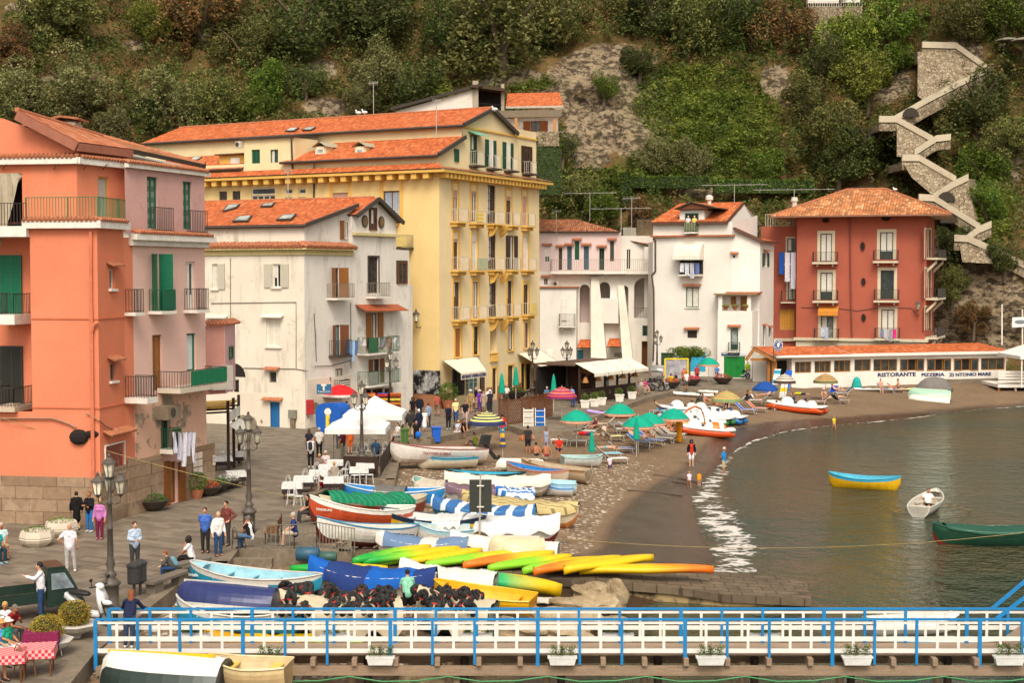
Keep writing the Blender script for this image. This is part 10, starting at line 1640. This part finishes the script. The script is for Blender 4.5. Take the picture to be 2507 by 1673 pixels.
def aerial(lb,p,h,w_,n=6,kind=0):
 o=thing('aerial',lb,'aerial',p);m=paint('#b8b4aa',.4);mb=N_(m);mb.tube([p,p+Vector((0,0,h))],.035,5);mb.build('mast',parent=o);mb=N_(m);t=p+Vector((0,0,h*.96));mb.bar(t-Vector((w_/2,0,0)),t+Vector((w_/2,0,.1)),.04)
 for i in range(n):c=t+Vector((w_*((i+.5)/n-.5),0,.05));mb.bar(c-Vector((0,.3,0)),c+Vector((0,.3,0)),.03);mb.bar(c-Vector((0,0,.2)),c+Vector((0,0,.2)),.02)
 mb.build('antenna_bars',parent=o)
for V,x,y0,y1,Y,w_,lb in[(VHh,225,410,90,121,.8,'box shaped aerial on the palazzo roof ridge'),(VHh,860,640,270,114,.7,'thin aerial on the lower palazzo roof'),(VJ,180,440,220,156,1.0,'aerial at the left end of the long pale house'),(VJ,418,290,90,160,6.0,'wide aerial above the long pale house roof'),(VJ,640,400,200,155,6.5,'tall aerial pair left of the trellis'),(VJ,715,380,125,155,2.0,'slender mast between the tall aerial and the trellis'),(VJ,1445,165,35,152,7.0,'very wide comb aerial above the white house'),(VK,282,180,120,158,9.0,'wide aerial left of the red house roof'),(VF,1508,1270,980,108,.7,'thin aerial on the cream house roof')]:
 a,c=D(*V(x,y0),Y),D(*V(x,y1),Y);aerial(lb,a,c.z-a.z,w_)
for V,x,y,Y,lb in[(VHh,72,420,120,'left gull of the pair on the palazzo ridge'),(VHh,135,415,120,'right gull of the pair on the palazzo ridge'),(VHh,1450,385,114,'gull on the far slope of the palazzo roof'),(VK,950,130,155,'gull on the ridge of the red house')]:
 p=D(*V(x,y),Y);mb=N_(paint('#e8e6e0',.6));mb.smooth=True;mb.ball(p+Vector((0,0,.2)),(.26,.12,.13),8,6);mb.ball(p+Vector((-.2,0,.38)),(.09,.08,.09),7,5);mb.tube([p+Vector((-.12,0,.22)),p+Vector((-.19,0,.36))],.06);mb.tube([p,p+Vector((0,0,.12))],.02);tag(mb.build('gull',loc=p),lb,'bird')
c0,c1=D(*VW(1930,1070),139),D(2620,946,139);o=thing('terrace_on_piles','white railed restaurant terrace on rusty piles at the right edge','terrace',c0);mb=N_(WHB);mb.obox(c0-Vector((0,0,.15)),v3(c1,c0.z)-c0,(0,6,0),(0,0,.3));mb.build('deck',parent=o);mb=N_(WHITE)
for z in(.35,.65,.95,1.25):mb.obox(c0+Vector((0,-.05,z)),v3(c1,c0.z)-c0,(0,.06,0),(0,0,.22))
mb.build('railing',parent=o)
for i in range(9):p=c0+Vector((.2+(i%5)*1.6,.3+3*(i//5),0));mb=N_(peeling('#e0d4c0','#a8642c',scale=2));mb.tube([Vector((p.x,p.y,-3)),p],.12,7);mb.build('pile',parent=o)
gz_=D(2550,868,140);mb=N_(cloth('#f2efe6'));mb.loft([[gz_+Vector((a*s,b_*s,z))for a,b_ in((-1,-1),(1,-1),(1,1),(-1,1))]for s,z in((3.2,-.3),(3.2,0),(.05,1.5))],True,False);mb.build('canopy',parent=o)
for s in(-3,3):mb=N_(WHITE);mb.bar(gz_+Vector((s,-3,-.1)),v3(gz_+Vector((s,-3,0)),c0.z),.12);mb.build('canopy_post',parent=o)
for x in(2453,2503):a=D(x,845,143);mb=N_(WHITE);mb.tube([a,D(x,745 if x<2500 else 758,143)],.07,6);tag(mb.build('flagpole',loc=a),'slim white mast left of the fish flag' if x<2500 else 'white mast carrying the fish flag at the right edge','mast')
a=D(2478,802,142.8);mb=N_(cloth('#eceae4'));mb.obox(a,(2.2,0,.1),(0,.03,0),(0,0,1.0));f=tag(mb.build('flag',loc=a),'white banner with a grey fish drawing','flag');mb=N_(paint('#7a8088'));mb.ball(a+Vector((.8,-.03,.55)),(.6,.02,.2),12,5);mb.face([a+Vector((1.3,-.04,.55)),a+Vector((1.6,-.04,.8)),a+Vector((1.6,-.04,.3))]);mb.build('fish_drawing',parent=f)
for V,x,y,r,c_,lb in[(VW,1255,1120,(1.75,1.0,1.35),'#7d7872','dinghy heaped under a dark grey cover'),(VW,425,1095,(.48,.4,1.15),'#2aa8a0','object wrapped in a teal cover by the restaurant wall')]:
 p=gp(*V(x,y));mb=N_(cloth(c_,wr=1.2));mb.smooth=True;mb.loft([[p+Vector((r[0]*f*math.cos(a)*(1+.06*math.sin(a*5)),r[1]*f*math.sin(a),r[2]*z))for a in[2*PI*i/20 for i in range(20)]]for f,z in((1.05,-.05),(1,.2),(.8,.6),(.5,.9),(.1,1))]);tag(mb.build('covered_heap',loc=p),lb,'cover')
a=RW.at(VW(1445,1040),.15);c=RW.at(VW(1825,1040),.15);mb=N_(cloth('#efede6',wr=1.0));mb.loft([[a.lerp(c,t)+Vector((0,-.1-.5*z+.08*math.sin(9*t),-z*1.2))for t in[i/14 for i in range(15)]]for z in(0,.5,1)],False,False);tag(mb.build('white_sheet',loc=a),'white sheet hung under the restaurant wall','sheet')
RO=paint('#a8905c',.8)
for i,(P0,P1,lb)in enumerate([((gp(*VC(0,785),3.0)if 0 else WO3.at(VC(10,782),.3)),G(2560,1272,.2),'long tan rope strung from the orange house over the square and the sea'),(gp(*VV(0,1240)),G(*VV(560,1330),SEA+.05),'dark mooring line across the wet sand near the toddlers'),(gp(*VV(0,1300)),G(*VV(420,1360),SEA+.05),'second dark mooring line just below the first'),(gp(*VV(-300,1420)),G(*VV(330,1500),SEA+.05),'third dark mooring line on the shingle')]):
 mb=N_(RO if i==0 else DGREY);P1=Vector(P1)
 if i==0:P1=G(2700,1278,SEA+1.2)
 pts=[]
 for k in range(31):t=k/30;p=P0.lerp(P1,t);p.z-=(3.0 if i==0 else .1)*4*t*(1-t)*(1 if i==0 else .3);pts.append(p if i==0 else v3(p,max(p.z,gz(p.x,p.y)+.03)))
 mb.tube(pts,.014 if i==0 else .03,5);tag(mb.build('mooring_rope',loc=P0),lb,'rope')
o=thing('cafe_pergola','narrow cafe pergola with straw roof and white awnings beside the pink house','pergola',G(*VU(330,1010),0));a,c=G(*VU(290,1015),0),G(*VU(385,930),0);d_=(c-a)/2
for i in range(3):p=a+d_*i;mb=N_(DBR);mb.bar(p,p+Vector((0,0,3.9)),.14);mb.build('post',parent=o);mb=N_(DBR);mb.bar(p+Vector((0,0,3.3)),p+Vector((-2.6,.6,3.1)),.1);mb.build('crossbeam',parent=o)
mb=N_(cloth('#c9a050',scale=5,var=.3));mb.obox(a+Vector((-2.4,.5,3.35)),d_*2,(2.3,-.5,.15),(0,0,.12));mb.build('straw_roof',parent=o)
for i in range(2):p=a+d_*i;mb=N_(cloth('#e6dfd0'));mb.obox(p+Vector((.08,-.03,2.75)),d_*.94,(.02,-.04,0),(0,0,.55));mb.face([p+Vector((0,0,2.6)),p+d_+Vector((0,0,2.6)),p+d_+Vector((.8,-.3,2.15)),p+Vector((.8,-.3,2.15))]);mb.build('awning',parent=o)
inst('tw',table('#e8e6e0','#3a2f2e'),G(*VU(355,1135),0),.3,'table with flowered cloth standing alone beside the last bowl planter');inst('tw',table('#e8e6e0','#3a2f2e'),G(*VU(240,990),0),.3,'nearer white clothed table under the straw roofed pergola');inst('tw',table('#e8e6e0','#3a2f2e'),G(*VU(340,950),0),.3,'further white clothed table under the straw roofed pergola')
s0,z0,s1,z1=WLF.bb(VE,245,1178,293,1236);mb=N_(DARK);mb.face([WLF.P((s0+s1)/2-.3+.95*math.cos(t),z0+.95*math.sin(t),.03)for t in[PI*k/10 for k in range(11)]]);mb.build('fanlight',parent=WH)
for W_,P_,V,x,y in((WL1,YP,VE,1408,880),(RF,RH,VK,1100,912)):c=W_.at(V(x,y),.7);mb=N_(LAMPM);mb.tube([W_.at(V(x+(30 if P_ is YP else 10),y+40),.02),c+Vector((0,0,-.5)),c+Vector((0,0,-.1))],.04,5);w_=mb.build('wall_lamp',parent=P_);lantern(w_,c,1.3)
tube_on(RF,RH,VK,[(330,900),(560,905),(700,922),(860,900),(1060,905),(1100,960)],.03,DGREY,.06,'cable')
for i,(x,y,dx,lb,t_,b_)in enumerate([(700,820,40,'man in a grey shirt at the back of the cream awning restaurant','s#9a9a94','p#444'),(470,790,170,'woman in blue seated area of the cream awning restaurant','s#4a7ac0','p#444'),(1960,880,200,'person in white near the display boards','s#e8e4de','h#555'),(2130,760,160,'person in red beside the folded boards','s#c8403a','h#334')]):person(lb,G(*VZ(x,y),0),dx,'stand',t_,b_,'Hb',1.7)
for i,(V,x,y,f_,ps,t_,b_,hr,lb)in enumerate([(VS,1600,380,180,'sit','s#e8e4e0','p#444','Hg','diner in white at the palazzo restaurant tables'),(VS,1900,340,90,'sit','s#8a3a34','p#444','Hb','diner in dark red behind the lattice fence'),(VS,2060,400,200,'sit','s#5a7aa0','p#444','Hg','diner in grey blue by the restaurant hut'),(VS,700,690,30,'stand','s#8a9ab0','p#3a3a44','Hb','passer by in light blue at the edge of the square'),(VS,800,560,10,'walk','s#b05a4a','h#8a7a60','Hk','walker in brick red near the poster wall'),(VS,90,640,190,'stand','s#d8c0a0','k#7a4a5a','Lb','woman in beige and plum beside the souvenir racks')]):person(lb,G(*V(x,y),0),f_,ps,t_,b_,hr,1.7)
def slat():
 o=local('slatted_bench','x','bench')
 for k in range(4):mb=N_(BROWN);mb.box((0,.1-.13*k,.44),(1.7,.1,.03));mb.build('slat',parent=o)
 for k in range(3):mb=N_(BROWN);mb.box((0,.2,.6+.13*k),(1.7,.03,.1));mb.build('back_slat',parent=o)
 for x in(-.75,.75):mb=N_(IRON);mb.bar((x,.2,0),(x,.2,.95),.05);mb.bar((x,-.3,0),(x,-.3,.43),.05);mb.build('leg',parent=o)
 return o
inst('slat',slat,G(*VQ(1110,130),0),-1.5,'wooden slatted bench behind the iron railing of the steps')
s0,z0,s1,z1=LL.bb(VJ,590,1243,682,1260);text('onazzero',.9,paint('#5a4c40',.6),LP,LL.P(s0,z0,.03),Vector((LL.d.x,LL.d.y,0)),(0,0,1),width=s1-s0,bold=.01)
